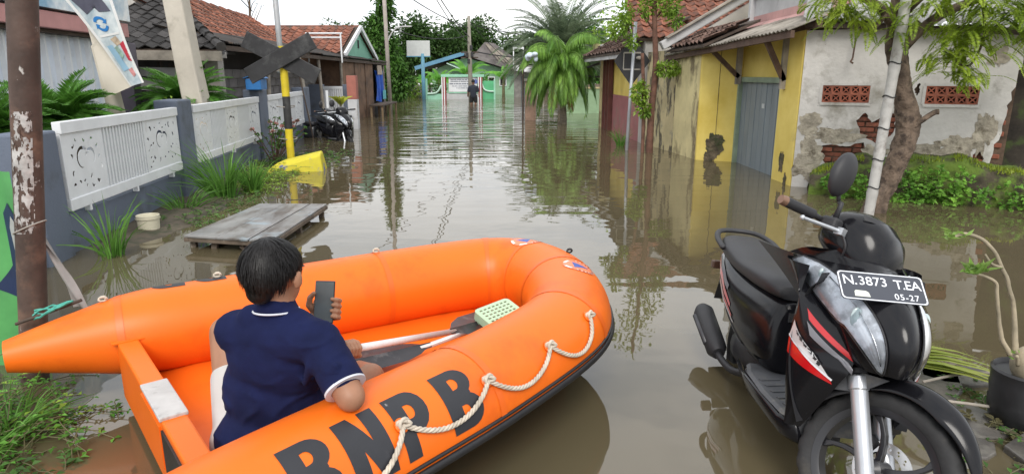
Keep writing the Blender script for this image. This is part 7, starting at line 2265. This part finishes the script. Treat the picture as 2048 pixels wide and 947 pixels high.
def superring(x, y0, zc, hw, hh, n=24, e=2.6, ysh=0.0):
    out = []
    for k in range(n):
        a = 2 * PI * k / n
        ca, sa = math.cos(a), math.sin(a)
        out.append(Vector((x, y0 + ysh + hw * math.copysign(abs(ca) ** (2 / e), ca), zc + hh * math.copysign(abs(sa) ** (2 / e), sa))))
    return out
def wheel_parts(root, cx, cz, RO, X, name, disc=True, detail=True):
    """X maps local points (steering). tyre > rim, spokes, disc"""
    c = Vector((cx, 0, cz))
    na = 120 if detail else 40
    prof = [(-.028, RO - .062), (-.036, RO - .05), (-.041, RO - .033), (-.038, RO - .016), (-.028, RO - .006), (-.014, RO - .001), (0, RO), (.014, RO - .001), (.028, RO - .006), (.038, RO - .016), (.041, RO - .033), (.036, RO - .05), (.028, RO - .062), (0, RO - .066)]
    g = MB()
    k = len(prof)
    for i in range(na):
        a = 2 * PI * i / na
        for j, (y, r) in enumerate(prof):
            rr_ = r
            if detail:
                if j in (3, 4, 8, 9): rr_ += (-.0045 if ((i + (2 if j > 6 else 0)) % 5) < 2 else .001)
                if j in (5, 6, 7) and (i + j) % 5 == 0: rr_ -= .003
            g.v.append(X(c + Vector((rr_ * math.cos(a), y, rr_ * math.sin(a)))))
    for i in range(na):
        for j in range(k):
            g.f.append((i * k + j, i * k + (j + 1) % k, ((i + 1) % na) * k + (j + 1) % k, ((i + 1) % na) * k + j)); g.m.append(0)
    ty = g.build(name, M_tyre, root, world=False, smooth=True, sharp=40)
    rp = [(-.030, RO - .066), (-.033, RO - .058), (-.028, RO - .074), (-.024, RO - .082), (.024, RO - .082), (.028, RO - .074), (.033, RO - .058), (.030, RO - .066)]
    g = MB(); na2 = 60; k = len(rp)
    for i in range(na2):
        a = 2 * PI * i / na2
        for y, r in rp: g.v.append(X(c + Vector((r * math.cos(a), y, r * math.sin(a)))))
    for i in range(na2):
        for j in range(k):
            g.f.append((i * k + j, i * k + (j + 1) % k, ((i + 1) % na2) * k + (j + 1) % k, ((i + 1) % na2) * k + j)); g.m.append(0)
    g.build('rim', M_rim, ty, world=False, smooth=True, sharp=35)
    for q in range(5):
        a0 = 2 * PI * q / 5 + .35
        g = MB()
        rings = []
        for t in range(6):
            u = t / 5
            rad = .03 + (RO - .08 - .03) * u
            a = a0 + .28 * u * u
            w = .022 - .006 * u + (.012 if u > .9 else 0)
            p = c + Vector((rad * math.cos(a), 0, rad * math.sin(a)))
            tn_ = Vector((-math.sin(a), 0, math.cos(a)))
            rings.append([X(p + tn_ * (w / 2 * x) + Vector((0, .013 * y, 0))) for x, y in ((-1, -1), (1, -1), (1, 1), (-1, 1))])
        g.loft(rings); g.build('spoke', M_rim, ty, world=False, bevel=.004)
    rotY = Matrix.Rotation(R(90), 3, 'X')
    g = MB(); g.lathe([(.012, -.07), (.034, -.05), (.036, .05), (.012, .07)], n=18, rot=rotY); g.v = [X(c + v) for v in g.v]; g.build('hub', M_rim, ty, world=False, smooth=True, sharp=40)
    if disc:
        circ = lambda r, n, x=0, y=0: [(x + r * math.cos(2 * PI * k_ / n), y + r * math.sin(2 * PI * k_ / n)) for k_ in range(n)]
        holes = [circ(.062, 30)]
        for i in range(16):
            a = 2 * PI * i / 16
            for rr_ in (.075, .083):
                holes.append(circ(.0042, 7, rr_ * math.cos(a + (rr_ - .075) * 12), rr_ * math.sin(a + (rr_ - .075) * 12)))
        vs, fs = plate2d(circ(.095, 40), holes, .004)
        g = MB(); g.add([X(c + Vector((v.x, .048 + v.z, v.y))) for v in vs], fs); g.build('brake_disc', M_disc, ty, world=False)
    return ty
def make_scooter(label, steer, trim=True, group=None, panel=None):
    s_ = thing('scooter', label, 'scooter', group=group)
    PG = panel or M_gloss
    FAx = Vector((1.22, 0, .255))
    axd = Vector((-.438, 0, .899)).normalized()
    st = Matrix.Rotation(steer, 3, axd)
    sp = FAx + Vector((-.03, 0, .0))
    X = lambda p: sp + st @ (Vector(p) - sp)
    I = lambda p: Vector(p)
    def B(g, name, m, parent=s_, **k): return g.build(name, m, parent, world=False, **k)
    def BX(g, name, m, parent=s_, **k):
        g.v = [X(v) for v in g.v]; return g.build(name, m, parent, world=False, **k)
    # ---- wheels
    fw = wheel_parts(s_, FAx.x, FAx.z, .258, X, 'front_wheel', detail=trim)
    wheel_parts(s_, 0, .255, .25, I, 'rear_wheel', disc=False, detail=False)
    # ---- fork
    for y in (-.084, .084):
        p0 = FAx + Vector((0, y, 0)) - axd * .035
        g = MB(); g.tube([p0, p0 + axd * .02, p0 + axd * .28, p0 + axd * .285, p0 + axd * .325, p0 + axd * .33], [.026, .0275, .0275, .0315, .0315, .026], n=18)
        lg = BX(g, 'fork_leg', M_silver, smooth=True, sharp=35)
        g = MB(); g.tube([p0 + axd * .335, p0 + axd * .352], .0295, n=14); BX(g, 'dust_seal', M_matte, lg, smooth=True, sharp=35)
        g = MB(); g.tube([p0 + axd * .33, p0 + axd * .62], .0165, n=14); BX(g, 'stanchion', M_chrome, lg, smooth=True)
    g = MB(); g.tube([FAx + Vector((0, -.105, 0)), FAx + Vector((0, .105, 0))], .012, n=10); BX(g, 'axle', M_silver, smooth=True, sharp=40)
    g = MB(); g.box(FAx + Vector((-.07, .062, .055)), (.05, .05, .075), Matrix.Rotation(.4, 3, 'Y')); BX(g, 'brake_caliper', M_matte, bevel=.01)
    g = MB(); g.tube(crspline([tuple(FAx + Vector((-.08, .075, .07))), tuple(FAx + Vector((-.14, .09, .22))), tuple(FAx + Vector((-.2, .06, .42)))], 6), .006, n=6); BX(g, 'brake_hose', M_matte, smooth=True)
    # ---- front fender: broad shell drawn out to a tip at the front
    g = MB()
    nu, nv = 26, 14
    def fend(u, v):
        a = R(24 + 89 * u)
        tip = min(1, u / .42)
        hw = .010 + .052 * tip ** .8
        w = (v - .5) * 2
        rr_ = .302 + .016 * math.sin(PI * u) - .055 * abs(w) ** 2.2 * (0.3 + .7 * tip) - .012 * (1 - tip)
        return FAx + Vector((rr_ * math.cos(a), hw * w, rr_ * math.sin(a)))
    g.grid(fend, nu, nv); fd_ = BX(g, 'front_fender', PG, smooth=True)
    md = fd_.modifiers.new('solid', 'SOLIDIFY'); md.thickness = .004
    g = MB()
    def fend2(u, v):
        a = R(112 + 52 * u)
        w = (v - .5) * 2
        rr_ = .295 - .06 * abs(w) ** 2.2 + .015 * u
        return FAx + Vector((rr_ * math.cos(a), (.082 - .012 * u) * w, rr_ * math.sin(a)))
    g.grid(fend2, 14, 12); f2_ = BX(g, 'rear_fender_lobe', M_matte, smooth=True)
    md = f2_.modifiers.new('solid', 'SOLIDIFY'); md.thickness = .004
    for y in (-1, 1):
        g = MB(); g.slab([FAx + Vector(q) for q in ((-.03, y * .088, .29), (-.20, y * .088, .27), (-.27, y * .088, .20), (-.24, y * .088, .17), (-.10, y * .088, .215))], (0, y * .006, 0)); BX(g, 'fender_wing', M_floor, bevel=.002)
    # ---- nose panel
    def nose(u, v, lift=0.0):
        z = .585 + .305 * v
        w = .074 + .108 * v ** .75
        xc = 1.255 + .20 * v - .40 * v ** 2.1 + .02
        au = abs(u)
        x = xc - (.05 + .21 * v) * au ** 1.6
        if au > 1: x -= (au - 1) * .55
        p = Vector((x, u * w if au <= 1 else math.copysign(w + .02 * math.sin((au - 1) * 3), u), z))
        if lift:
            e = .01
            pu = nose(u + e, v) - nose(u - e, v); pv = nose(u, v + e) - nose(u, v - e)
            n = pu.cross(pv).normalized()
            if n.x < 0: n = -n
            p = p + n * lift
        return p
    g = MB(); g.grid(lambda a, b: nose(-1.35 + 2.7 * a, b), 40, 20); B(g, 'front_cover', PG, smooth=True)
    # centre console line: raised middle panel
    g = MB(); g.grid(lambda a, b: nose((-1 + 2 * a) * (.36 + .22 * b), .02 + .9 * b, .004 + .006 * math.sin(PI * a)), 16, 16); B(g, 'centre_panel', PG, smooth=True)
    # headlamps: tear-shaped reflector bowls under clear covers
    for sg_ in (-1, 1):
        def hl(a, b, lift, sg_=sg_):
            vv = .03 + .95 * a
            ui = .36 + .26 * a ** 1.5 - .02 * math.sin(PI * a)          # inner edge
            uo = .64 + .56 * a ** .5                                   # outer edge
            cl = math.sin(PI * min(max(a, 0), 1)) ** .35
            um = (ui + uo) / 2
            uu = um + (b - .5) * (uo - ui) * cl
            return nose(sg_ * uu, vv, lift)
        g = MB(); g.grid(lambda a, b: hl(a, b, .012 - .007 * math.sin(PI * a) * math.sin(PI * b) + .002 * math.sin(b * 40)), 22, 16); rf = B(g, 'headlamp', M_reflector, smooth=True)
        bc = hl(.52, .5, .006)
        g = MB(); g.ball(bc, (.006, .020, .034)); B(g, 'bulb_shield', M_ind, rf, smooth=True)
        g = MB(); g.ball(hl(.86, .5, .008), (.008, .010, .022)); B(g, 'indicator', M_ind, rf, smooth=True)
        g = MB(); g.grid(lambda a, b: hl(a, b, .015 + .008 * math.sin(PI * a) * math.sin(PI * b)), 22, 10); B(g, 'lens', M_glass, rf, smooth=True)
        g = MB(); g.tube([hl(k / 30, 0, .012) for k in range(31)] + [hl(1 - k / 30, 1, .012) for k in range(31)], .0035, n=5); B(g, 'bezel', M_matte, rf, smooth=True)
        g = MB(); g.tube([hl(k / 20, .32, .0135) for k in range(2, 18)], .0022, n=4); B(g, 'light_strip', M_chrome, rf, smooth=True)
    # ---- upper inner shield (behind nose) and side fairings
    g = MB()
    def shield(a, b):
        u = -1 + 2 * a
        z = .33 + .53 * b
        x = .93 + .06 * (1 - b) - .03 * math.sin(PI * b) + .07 * (abs(u) ** 2)
        return Vector((x + (.04 if b > .9 else 0), u * (.175 + .055 * math.sin(PI * min(1, b * .9 + .1))), z))
    g.grid(shield, 16, 16); B(g, 'inner_shield', M_matte, smooth=True)
    for sg_ in (-1, 1):
        # fairing: from the lamp edge back to the shield and down to the floor
        def fair(a, b, lift=0.0, sg_=sg_):
            z = .30 + .575 * b
            xf_ = (nose(1.1, max(0, (z - .585) / .305)).x if z > .585 else 1.185 - .16 * ((.585 - z) / .285))
            yf = (abs(nose(1.1, max(0, (z - .585) / .305)).y) if z > .585 else .09 + .07 * ((.585 - z) / .285))
            xb_ = .955 + .03 * (1 - b) + .03 * b * b
            yb = .195 + .03 * math.sin(PI * b)
            x = xf_ + (xb_ - xf_) * a
            y = yf + (yb - yf) * a + .03 * math.sin(PI * a)
            return Vector((x, sg_ * (y + lift), z))
        g = MB(); g.grid(lambda a, b: fair(a, b), 14, 22); B(g, 'side_fairing', PG, smooth=True)
        if trim:
            def patch(quad, name, m, lift, nseg=8):
                g = MB()
                def fn(u, v):
                    p0 = Vector((quad[0][0], quad[0][1])).lerp(Vector((quad[1][0], quad[1][1])), u)
                    p1 = Vector((quad[3][0], quad[3][1])).lerp(Vector((quad[2][0], quad[2][1])), u)
                    q = p0.lerp(p1, v); return fair(q.x, q.y, lift)
                g.grid(fn, nseg, 4); return B(g, name, m, smooth=True)
            patch(((.98, .45), (.05, .345), (.10, .37), (.98, .55)), 'red_flash', M_red, .004)
            patch(((.98, .562), (.10, .372), (.20, .41), (.86, .66)), 'white_flash', M_stw, .004)
            patch(((.45, .60), (-.05, .44), (-.02, .475), (.45, .68)), 'grey_flash', M_stg, .004)
            patch(((.40, .69), (-.02, .51), (-.02, .56), (.36, .75)), 'red_bar', M_red, .004)
            g = MB(); g.grid(lambda u, v: fair(.98 - .9 * u, .556 - .19 * u + .012 * v, .0055), 10, 1); B(g, 'pin_stripe', M_pw)
            # script along the white flash (marks too worn to read)
            rg = random.Random(4)
            g = MB()
            for k in range(6):
                a0 = .74 - k * .075; b0 = .585 - k * .027
                g.grid(lambda u, v: fair(a0 - .05 * u - .02 * v, b0 - .012 * u + .02 * v * (.6 + .4 * (k % 2)), .0058), 1, 1)
                g.grid(lambda u, v: fair(a0 - .02 * u, b0 + .012 + .012 * v - .008 * u, .0058), 1, 1)
            B(g, 'script_marks', M_matte)
    # top deck behind the plate (glossy, carries the plate)
    g = MB()
    def deck(a, b):
        u = -1 + 2 * a
        p0 = nose(u * 1.05, 1.0); p1 = Vector((.95, u * .15, .90))
        return p0.lerp(p1, b) + Vector((0, 0, .035 * math.sin(PI * b * .6)))
    g.grid(deck, 18, 8); B(g, 'top_deck', PG, smooth=True)
    # ---- number plate
    if trim:
        pn_ = Vector((.74, 0, .67)).normalized(); pu_ = Vector((-pn_.z, 0, pn_.x)); px_ = Vector((0, 1, 0))
        pc_ = Vector((1.185, -.046, .852))
        pm_ = Matrix((px_, pu_, pn_)).transposed()
        pl_ = MB(); outl2 = []
        for sx, sy, a0 in ((1, 1, 0), (-1, 1, 90), (-1, -1, 180), (1, -1, 270)):
            for a in (0, 30, 60, 90):
                outl2.append((sx * (.1375 - .012) + .012 * math.cos(R(a0 + a)), sy * (.0525 - .012) + .012 * math.sin(R(a0 + a))))
        vs_, fs_ = plate2d(outl2, [], .002)
        def onp(vs, dz): return [pc_ + pm_ @ Vector((v.x, v.y, v.z + dz)) for v in vs]
        g = MB(); g.add(onp(vs_, 0), fs_); pl_ = B(g, 'number_plate', M_plate)
        inner = [(x * .955, y * .91) for x, y in outl2]
        vs_, fs_ = plate2d([(x * .985, y * .97) for x, y in outl2], [inner], .0006); g = MB(); g.add(onp(vs_, .0016), fs_); B(g, 'plate_border', M_pw, pl_)
        for body, size, ox, oy, sp_ in (('N', .050, -.124, .003, 1.0), ('.', .050, -.087, .003, 1.0), ('3873', .046, -.073, .004, 1.02), ('T.EA', .047, .040, .0, .90), ('05-27', .030, .032, -.040, 1.15)):
            vs_, fs_ = text2d(body, size, .0002, space=sp_)
            vs_ = [Vector((v.x + ox, v.y + oy, 0)) for v in vs_]
            g = MB(); g.add(onp(vs_, .0017), fs_); B(g, 'plate_text', M_pw, pl_)
        vs_, fs_ = plate2d([(-.094, -.040), (-.045, -.040), (-.048, -.024), (-.056, -.0185), (-.088, -.0175), (-.093, -.022)], [], .0006)
        g = MB(); g.add(onp(vs_, .0016), fs_); B(g, 'tape', mat('plate_tape', (.60, .62, .55), rough=.7), pl_)
    # ---- handlebar cowl and controls (turn with the wheel)
    hc_ = Vector((.845, 0, .965))
    rings = []
    for x, zc, hw, hh in ((-.085, .0, .075, .05), (-.05, .005, .115, .08), (.0, .0, .138, .10), (.06, -.015, .14, .115), (.12, -.04, .125, .118), (.165, -.065, .095, .10), (.19, -.085, .05, .06)):
        rings.append(superring(hc_.x + x, 0, hc_.z + zc, hw, hh, 28, 2.4))
    g = MB(); g.loft(rings); cw = BX(g, 'handlebar_cowl', PG, smooth=True)
    g = MB()
    def visor(a, b):
        an = R(-62 + 124 * a); zz = -.14 + .19 * b
        rx_ = .192 - .075 * b; ry2 = .138
        return hc_ + Vector((.012 + rx_ * math.cos(an), ry2 * math.sin(an), zz - .01))
    g.grid(visor, 20, 8); BX(g, 'visor_lamp', M_ind, cw, smooth=True)
    g = MB()
    def rim_(a, b):
        an = R(-60 + 120 * a)
        return hc_ + Vector((.02 + (.115 - .02 * b) * math.cos(an), .13 * math.sin(an), .062 + .018 * b))
    g.grid(rim_, 16, 3); BX(g, 'cowl_lip', M_matte, cw, smooth=True)
    g = MB(); rings = [superring(hc_.x - .02 + .10 * t, 0, .80 + .10 * (1 - t) , .10, .09, 16) for t in (0, 1)]
    g.tube([Vector((.93, 0, .76)), Vector((.875, 0, .93))], [.10, .085], n=20); BX(g, 'steering_cover', M_matte, smooth=True, sharp=40)
    for sg_ in (-1, 1):
        p0 = hc_ + Vector((-.01, sg_ * .11, .01)); p1 = hc_ + Vector((-.045, sg_ * .22, .02)); p2 = hc_ + Vector((-.085, sg_ * .345, .02))
        g = MB(); g.tube([p0, p1, p2], .0105, n=10); BX(g, 'handlebar', M_matte, smooth=True)
        g = MB(); dd = (p2 - p1)
        n_r = 15
        g.tube([p1 + dd * (k / 30) for k in range(31)], [.0175 + (.0014 if k % 2 else 0) for k in range(31)], n=16); gr = BX(g, 'grip', M_matte, smooth=True)
        g = MB(); g.tube([p2, p2 + dd.normalized() * .022], [.0195, .016], n=14); BX(g, 'bar_end', mat('bar_end_bronze', (.22, .13, .09), rough=.35, metal=.6), gr, smooth=True, sharp=40)
        g = MB(); g.box(hc_ + Vector((.0, sg_ * .165, .012)), (.06, .055, .045)); BX(g, 'switch_box', M_matte, bevel=.01)
        q0 = hc_ + Vector((.035, sg_ * .145, -.005)); q1 = hc_ + Vector((.02, sg_ * .22, -.01)); q2 = hc_ + Vector((-.02, sg_ * .315, -.015))
        g = MB(); g.tube([q0, q1, q2], [.009, .0075, .006], n=8); g.ball(q2, .0095, 8, 6); g.box(q0, (.03, .045, .025)); BX(g, 'brake_lever', M_silver, smooth=True, sharp=50)
        g = MB(); g.tube(crspline([tuple(q0), tuple(q0 + Vector((.03, sg_ * -.01, -.05))), tuple(q0 + Vector((.0, sg_ * -.05, -.12)))], 6), .005, n=6); BX(g, 'cable', M_matte, smooth=True)
    # right hand mirror only
    m0 = hc_ + Vector((.0, -.155, .03)); m1 = m0 + Vector((-.01, -.005, .065)); m2 = m0 + Vector((-.015, -.02, .10))
    g = MB(); g.tube([m0, m0 + Vector((0, 0, .06)), m1], [.011, .010, .008], n=10); g.tube([m1, m2], .007, n=8)
    ms_ = BX(g, 'mirror_stalk', M_matte, smooth=True)
    g = MB(); mq = Matrix.Rotation(R(-8), 3, 'X')
    g.ball(m2 + Vector((0, -.02, .055)), (.034, .064, .082), 20, 14, rot=mq)
    for i, v in enumerate(g.v):
        if v.x < m2.x - .012: g.v[i] = Vector((m2.x - .012, v.y, v.z))
    BX(g, 'mirror', M_matte, ms_, smooth=True, sharp=50)
    # ---- floor board
    g = MB()
    g.loft([[Vector((x, y, z)) for y, z in ((-w, .315), (-w + .015, .325), (w - .015, .325), (w, .315), (w - .02, .262), (-w + .02, .262))] for x, w in ((.40, .15), (.52, .185), (.75, .205), (.95, .205), (1.0, .19))])
    B(g, 'floorboard', M_floor, smooth=True, sharp=30)
    if trim:
        for sg_ in (-1, 1):
            for k in range(5):
                g = MB(); g.bar((.60 + k * .065, sg_ * .08, .3265), (.63 + k * .065, sg_ * .17, .3265), .018, .006); B(g, 'tread_rib', M_floor)
    for sg_ in (-1, 1):
        g = MB(); g.loft([[Vector((x, sg_ * y, z)) for y, z in ((w, .315), (w + .012, .30), (w - .01, .24), (w - .04, .22))] for x, w in ((.30, .15), (.52, .188), (.95, .208), (1.02, .17))]); B(g, 'sill', PG, smooth=True)
    # ---- rear body
    def bring(x, zl, zh, w, wl, n=28):
        out = []
        for k in range(n):
            a = 2 * PI * k / n
            ca, sa = math.cos(a), math.sin(a)
            zz = (zl + zh) / 2 + (zh - zl) / 2 * math.copysign(abs(sa) ** .8, sa)
            f = (zz - zl) / (zh - zl)
            ww = wl + (w - wl) * f
            out.append(Vector((x, ww * math.copysign(abs(ca) ** .75, ca), zz)))
        return out
    RB = [(.53, .33, .62, .085, .10), (.49, .31, .66, .115, .14), (.35, .31, .68, .14, .165), (.18, .34, .69, .155, .175), (0, .41, .705, .165, .165), (-.16, .49, .725, .155, .135), (-.30, .565, .745, .125, .095), (-.40, .62, .745, .085, .06), (-.45, .65, .735, .045, .035)]
    g = MB(); g.loft([bring(*r) for r in [tuple(q) for q in crspline(RB, 4)]]); B(g, 'rear_body', PG, smooth=True, sharp=60)
    def rbp(x, f, sg_, lift):
        """point on the rear body's flank: x station, f height 0..1"""
        Q = sorted(RB)
        for a, b in zip(Q, Q[1:]):
            if a[0] <= x <= b[0]:
                t = (x - a[0]) / (b[0] - a[0]); q = [a[i] + (b[i] - a[i]) * t for i in range(5)]
                zz = q[1] + (q[2] - q[1]) * f
                sa = (f - .5) * 2
                ca = math.sqrt(max(0, 1 - abs(sa) ** 2.5)) ** 1.0
                ww = q[4] + (q[3] - q[4]) * f
                return Vector((x, sg_ * (ww * ca ** .75 + lift), zz))
        return Vector((x, 0, .7))
    if trim:
        for sg_ in (-1, 1):
            def strp(x0, x1, f0, f1, g0, g1, name, m, lift=.004):
                g = MB(); g.grid(lambda u, v: rbp(x0 + (x1 - x0) * u, (f0 + (f1 - f0) * u) * (1 - v) + (g0 + (g1 - g0) * u) * v, sg_, lift), 14, 3); return B(g, name, m, smooth=True)
            strp(.12, -.37, .45, .70, .50, .90, 'red_panel', M_red)
            strp(.16, -.36, .36, .55, .40, .63, 'red_stripe', M_red)
            strp(.19, -.34, .32, .46, .345, .52, 'white_stripe', M_stw)
            strp(.05, -.30, .62, .78, .70, .90, 'grey_panel', M_stg, .0055)
    # ---- seat
    SB = [(.52, .65, .70, .095), (.46, .65, .735, .13), (.30, .655, .752, .148), (.12, .67, .757, .155), (-.02, .68, .78, .152), (-.18, .70, .805, .142), (-.32, .73, .812, .112), (-.38, .75, .80, .07)]
    def sring(x, zl, zh, w, n=28):
        out = []
        for k in range(n):
            a = 2 * PI * k / n; ca, sa = math.cos(a), math.sin(a)
            out.append(Vector((x, w * math.copysign(abs(ca) ** .6, ca), (zl + zh) / 2 + (zh - zl) / 2 * math.copysign(abs(sa) ** .75, sa) + (.006 if sa > 0 else 0))))
        return out
    g = MB(); g.loft([sring(*q) for q in crspline(SB, 5)]); B(g, 'seat', M_seat, smooth=True, sharp=70)
    g = MB(); g.tube([Vector((x, -.142 if x > -.1 else -.12, z)) for x, z in ((.28, .70), (.1, .71), (-.1, .735), (-.26, .77))], .004, n=6); 
    # grab rail
    g = MB(); g.tube(crspline([(-.16, -.15, .765), (-.30, -.145, .80), (-.42, -.10, .825), (-.46, 0, .83), (-.42, .10, .825), (-.30, .145, .80), (-.16, .15, .765)], 6), .016, n=10, flat=.8); B(g, 'grab_rail', M_matte, smooth=True)
    # tail
    g = MB(); g.loft([superring(x, 0, z, w, h, 16) for x, z, w, h in ((-.40, .685, .075, .035), (-.455, .69, .062, .03), (-.475, .695, .04, .018))]); B(g, 'tail_lamp', M_taill, smooth=True)
    g = MB(); g.slab([(-.40, -.06, .62), (-.40, .06, .62), (-.52, .055, .42), (-.52, -.055, .42)], (-.012, 0, -.006)); B(g, 'rear_mudguard', M_matte, bevel=.004)
    g = MB(); g.box((-.45, -.085, .63), (.05, .06, .045)); B(g, 'rear_indicator', mat('amber_brown', (.10, .05, .03), rough=.4), bevel=.008)
    # ---- engine, exhaust, stand
    g = MB(); g.loft([superring(x, .03, z, w, h, 16) for x, z, w, h in ((.42, .30, .09, .05), (.28, .30, .12, .08), (.02, .28, .12, .09), (-.12, .27, .09, .08))]); B(g, 'engine', M_matte, smooth=True)
    g = MB(); g.tube(crspline([(.30, -.08, .24), (.14, -.12, .20), (.0, -.145, .222), (-.06, -.148, .246)], 6), .018, n=10); B(g, 'exhaust_pipe', M_matte, smooth=True)
    g = MB(); g.tube([(-.02, -.145, .23), (-.06, -.147, .245), (-.34, -.155, .36), (-.38, -.157, .375)], [.032, .052, .056, .038], n=20, flat=1.1); mf = B(g, 'muffler', M_matte, smooth=True, sharp=50)
    g = MB(); g.tube([(-.09, -.19, .26), (-.31, -.202, .35)], .022, n=10, flat=.7); B(g, 'heat_shield', mat('heat_shield', (.06, .06, .065), rough=.4, metal=.4), mf, smooth=True)
    g = MB(); g.tube([(-.377, -.157, .374), (-.392, -.157, .38)], [.018, .018], n=12); B(g, 'outlet', M_chrome, mf)
    g = MB(); g.tube([(.34, .13, .26), (.40, .25, -.01)], .011, n=8); g.box((.40, .255, -.008), (.06, .04, .012)); B(g, 'side_stand', M_matte)
    g = MB(); g.tube([(-.02, .12, .28), (-.20, .13, .62)], .022, n=10); B(g, 'shock_absorber', M_matte, smooth=True)
    g = MB(); g.box((.62, -.005, .22), (.5, .16, .08)); B(g, 'frame', M_matte, bevel=.01)
    # footrest clip with badge on the right flank
    if trim:
        g = MB(); g.slab([(.525, -.05, .60), (.525, .05, .60), (.53, .05, .56), (.53, -.05, .56)], (.01, 0, 0)); B(g, 'seat_badge', M_chrome)
        g = MB(); g.slab([(.955, -.16, .70), (.955, -.06, .70), (.955, -.06, .66), (.955, -.16, .66)], (-.012, 0, 0)); B(g, 'hook_plate', M_silver)
    return s_
def place_scooter(o, front, head, pitch, lean, sc=1.0):
    rm = Matrix.Rotation(head, 3, 'Z') @ Matrix.Rotation(pitch, 3, 'Y') @ Matrix.Rotation(lean, 3, 'X')
    o.location = Vector(front) + rm @ Vector((-1.22 * sc, 0, 0))
    o.rotation_euler = rm.to_euler('XYZ')
    o.scale = (sc, sc, sc)
sc1 = make_scooter('glossy black scooter with red trim and a number plate by the flood edge', R(40))
place_scooter(sc1, (1.154, 1.854, -.005), -1.602, -.108, -.085, 1.0)
M_sgrey = mat('scooter_dark_grey', (.03, .032, .036), rough=.2, var=.15, coat=.7)
sc2 = make_scooter('dark motor scooter facing the street beside the palm in front of the side gate', R(-12), trim=False, panel=M_gloss)
place_scooter(sc2, (-3.80, 15.2, -.28), R(-50), -.03, -.06, 1.0)
sc3 = make_scooter('grey motor scooter parked tight behind the last fence pillar', R(0), trim=False, panel=M_sgrey)
place_scooter(sc3, (-4.15, 15.9, -.34), R(-18), -.03, -.06, 1.0)
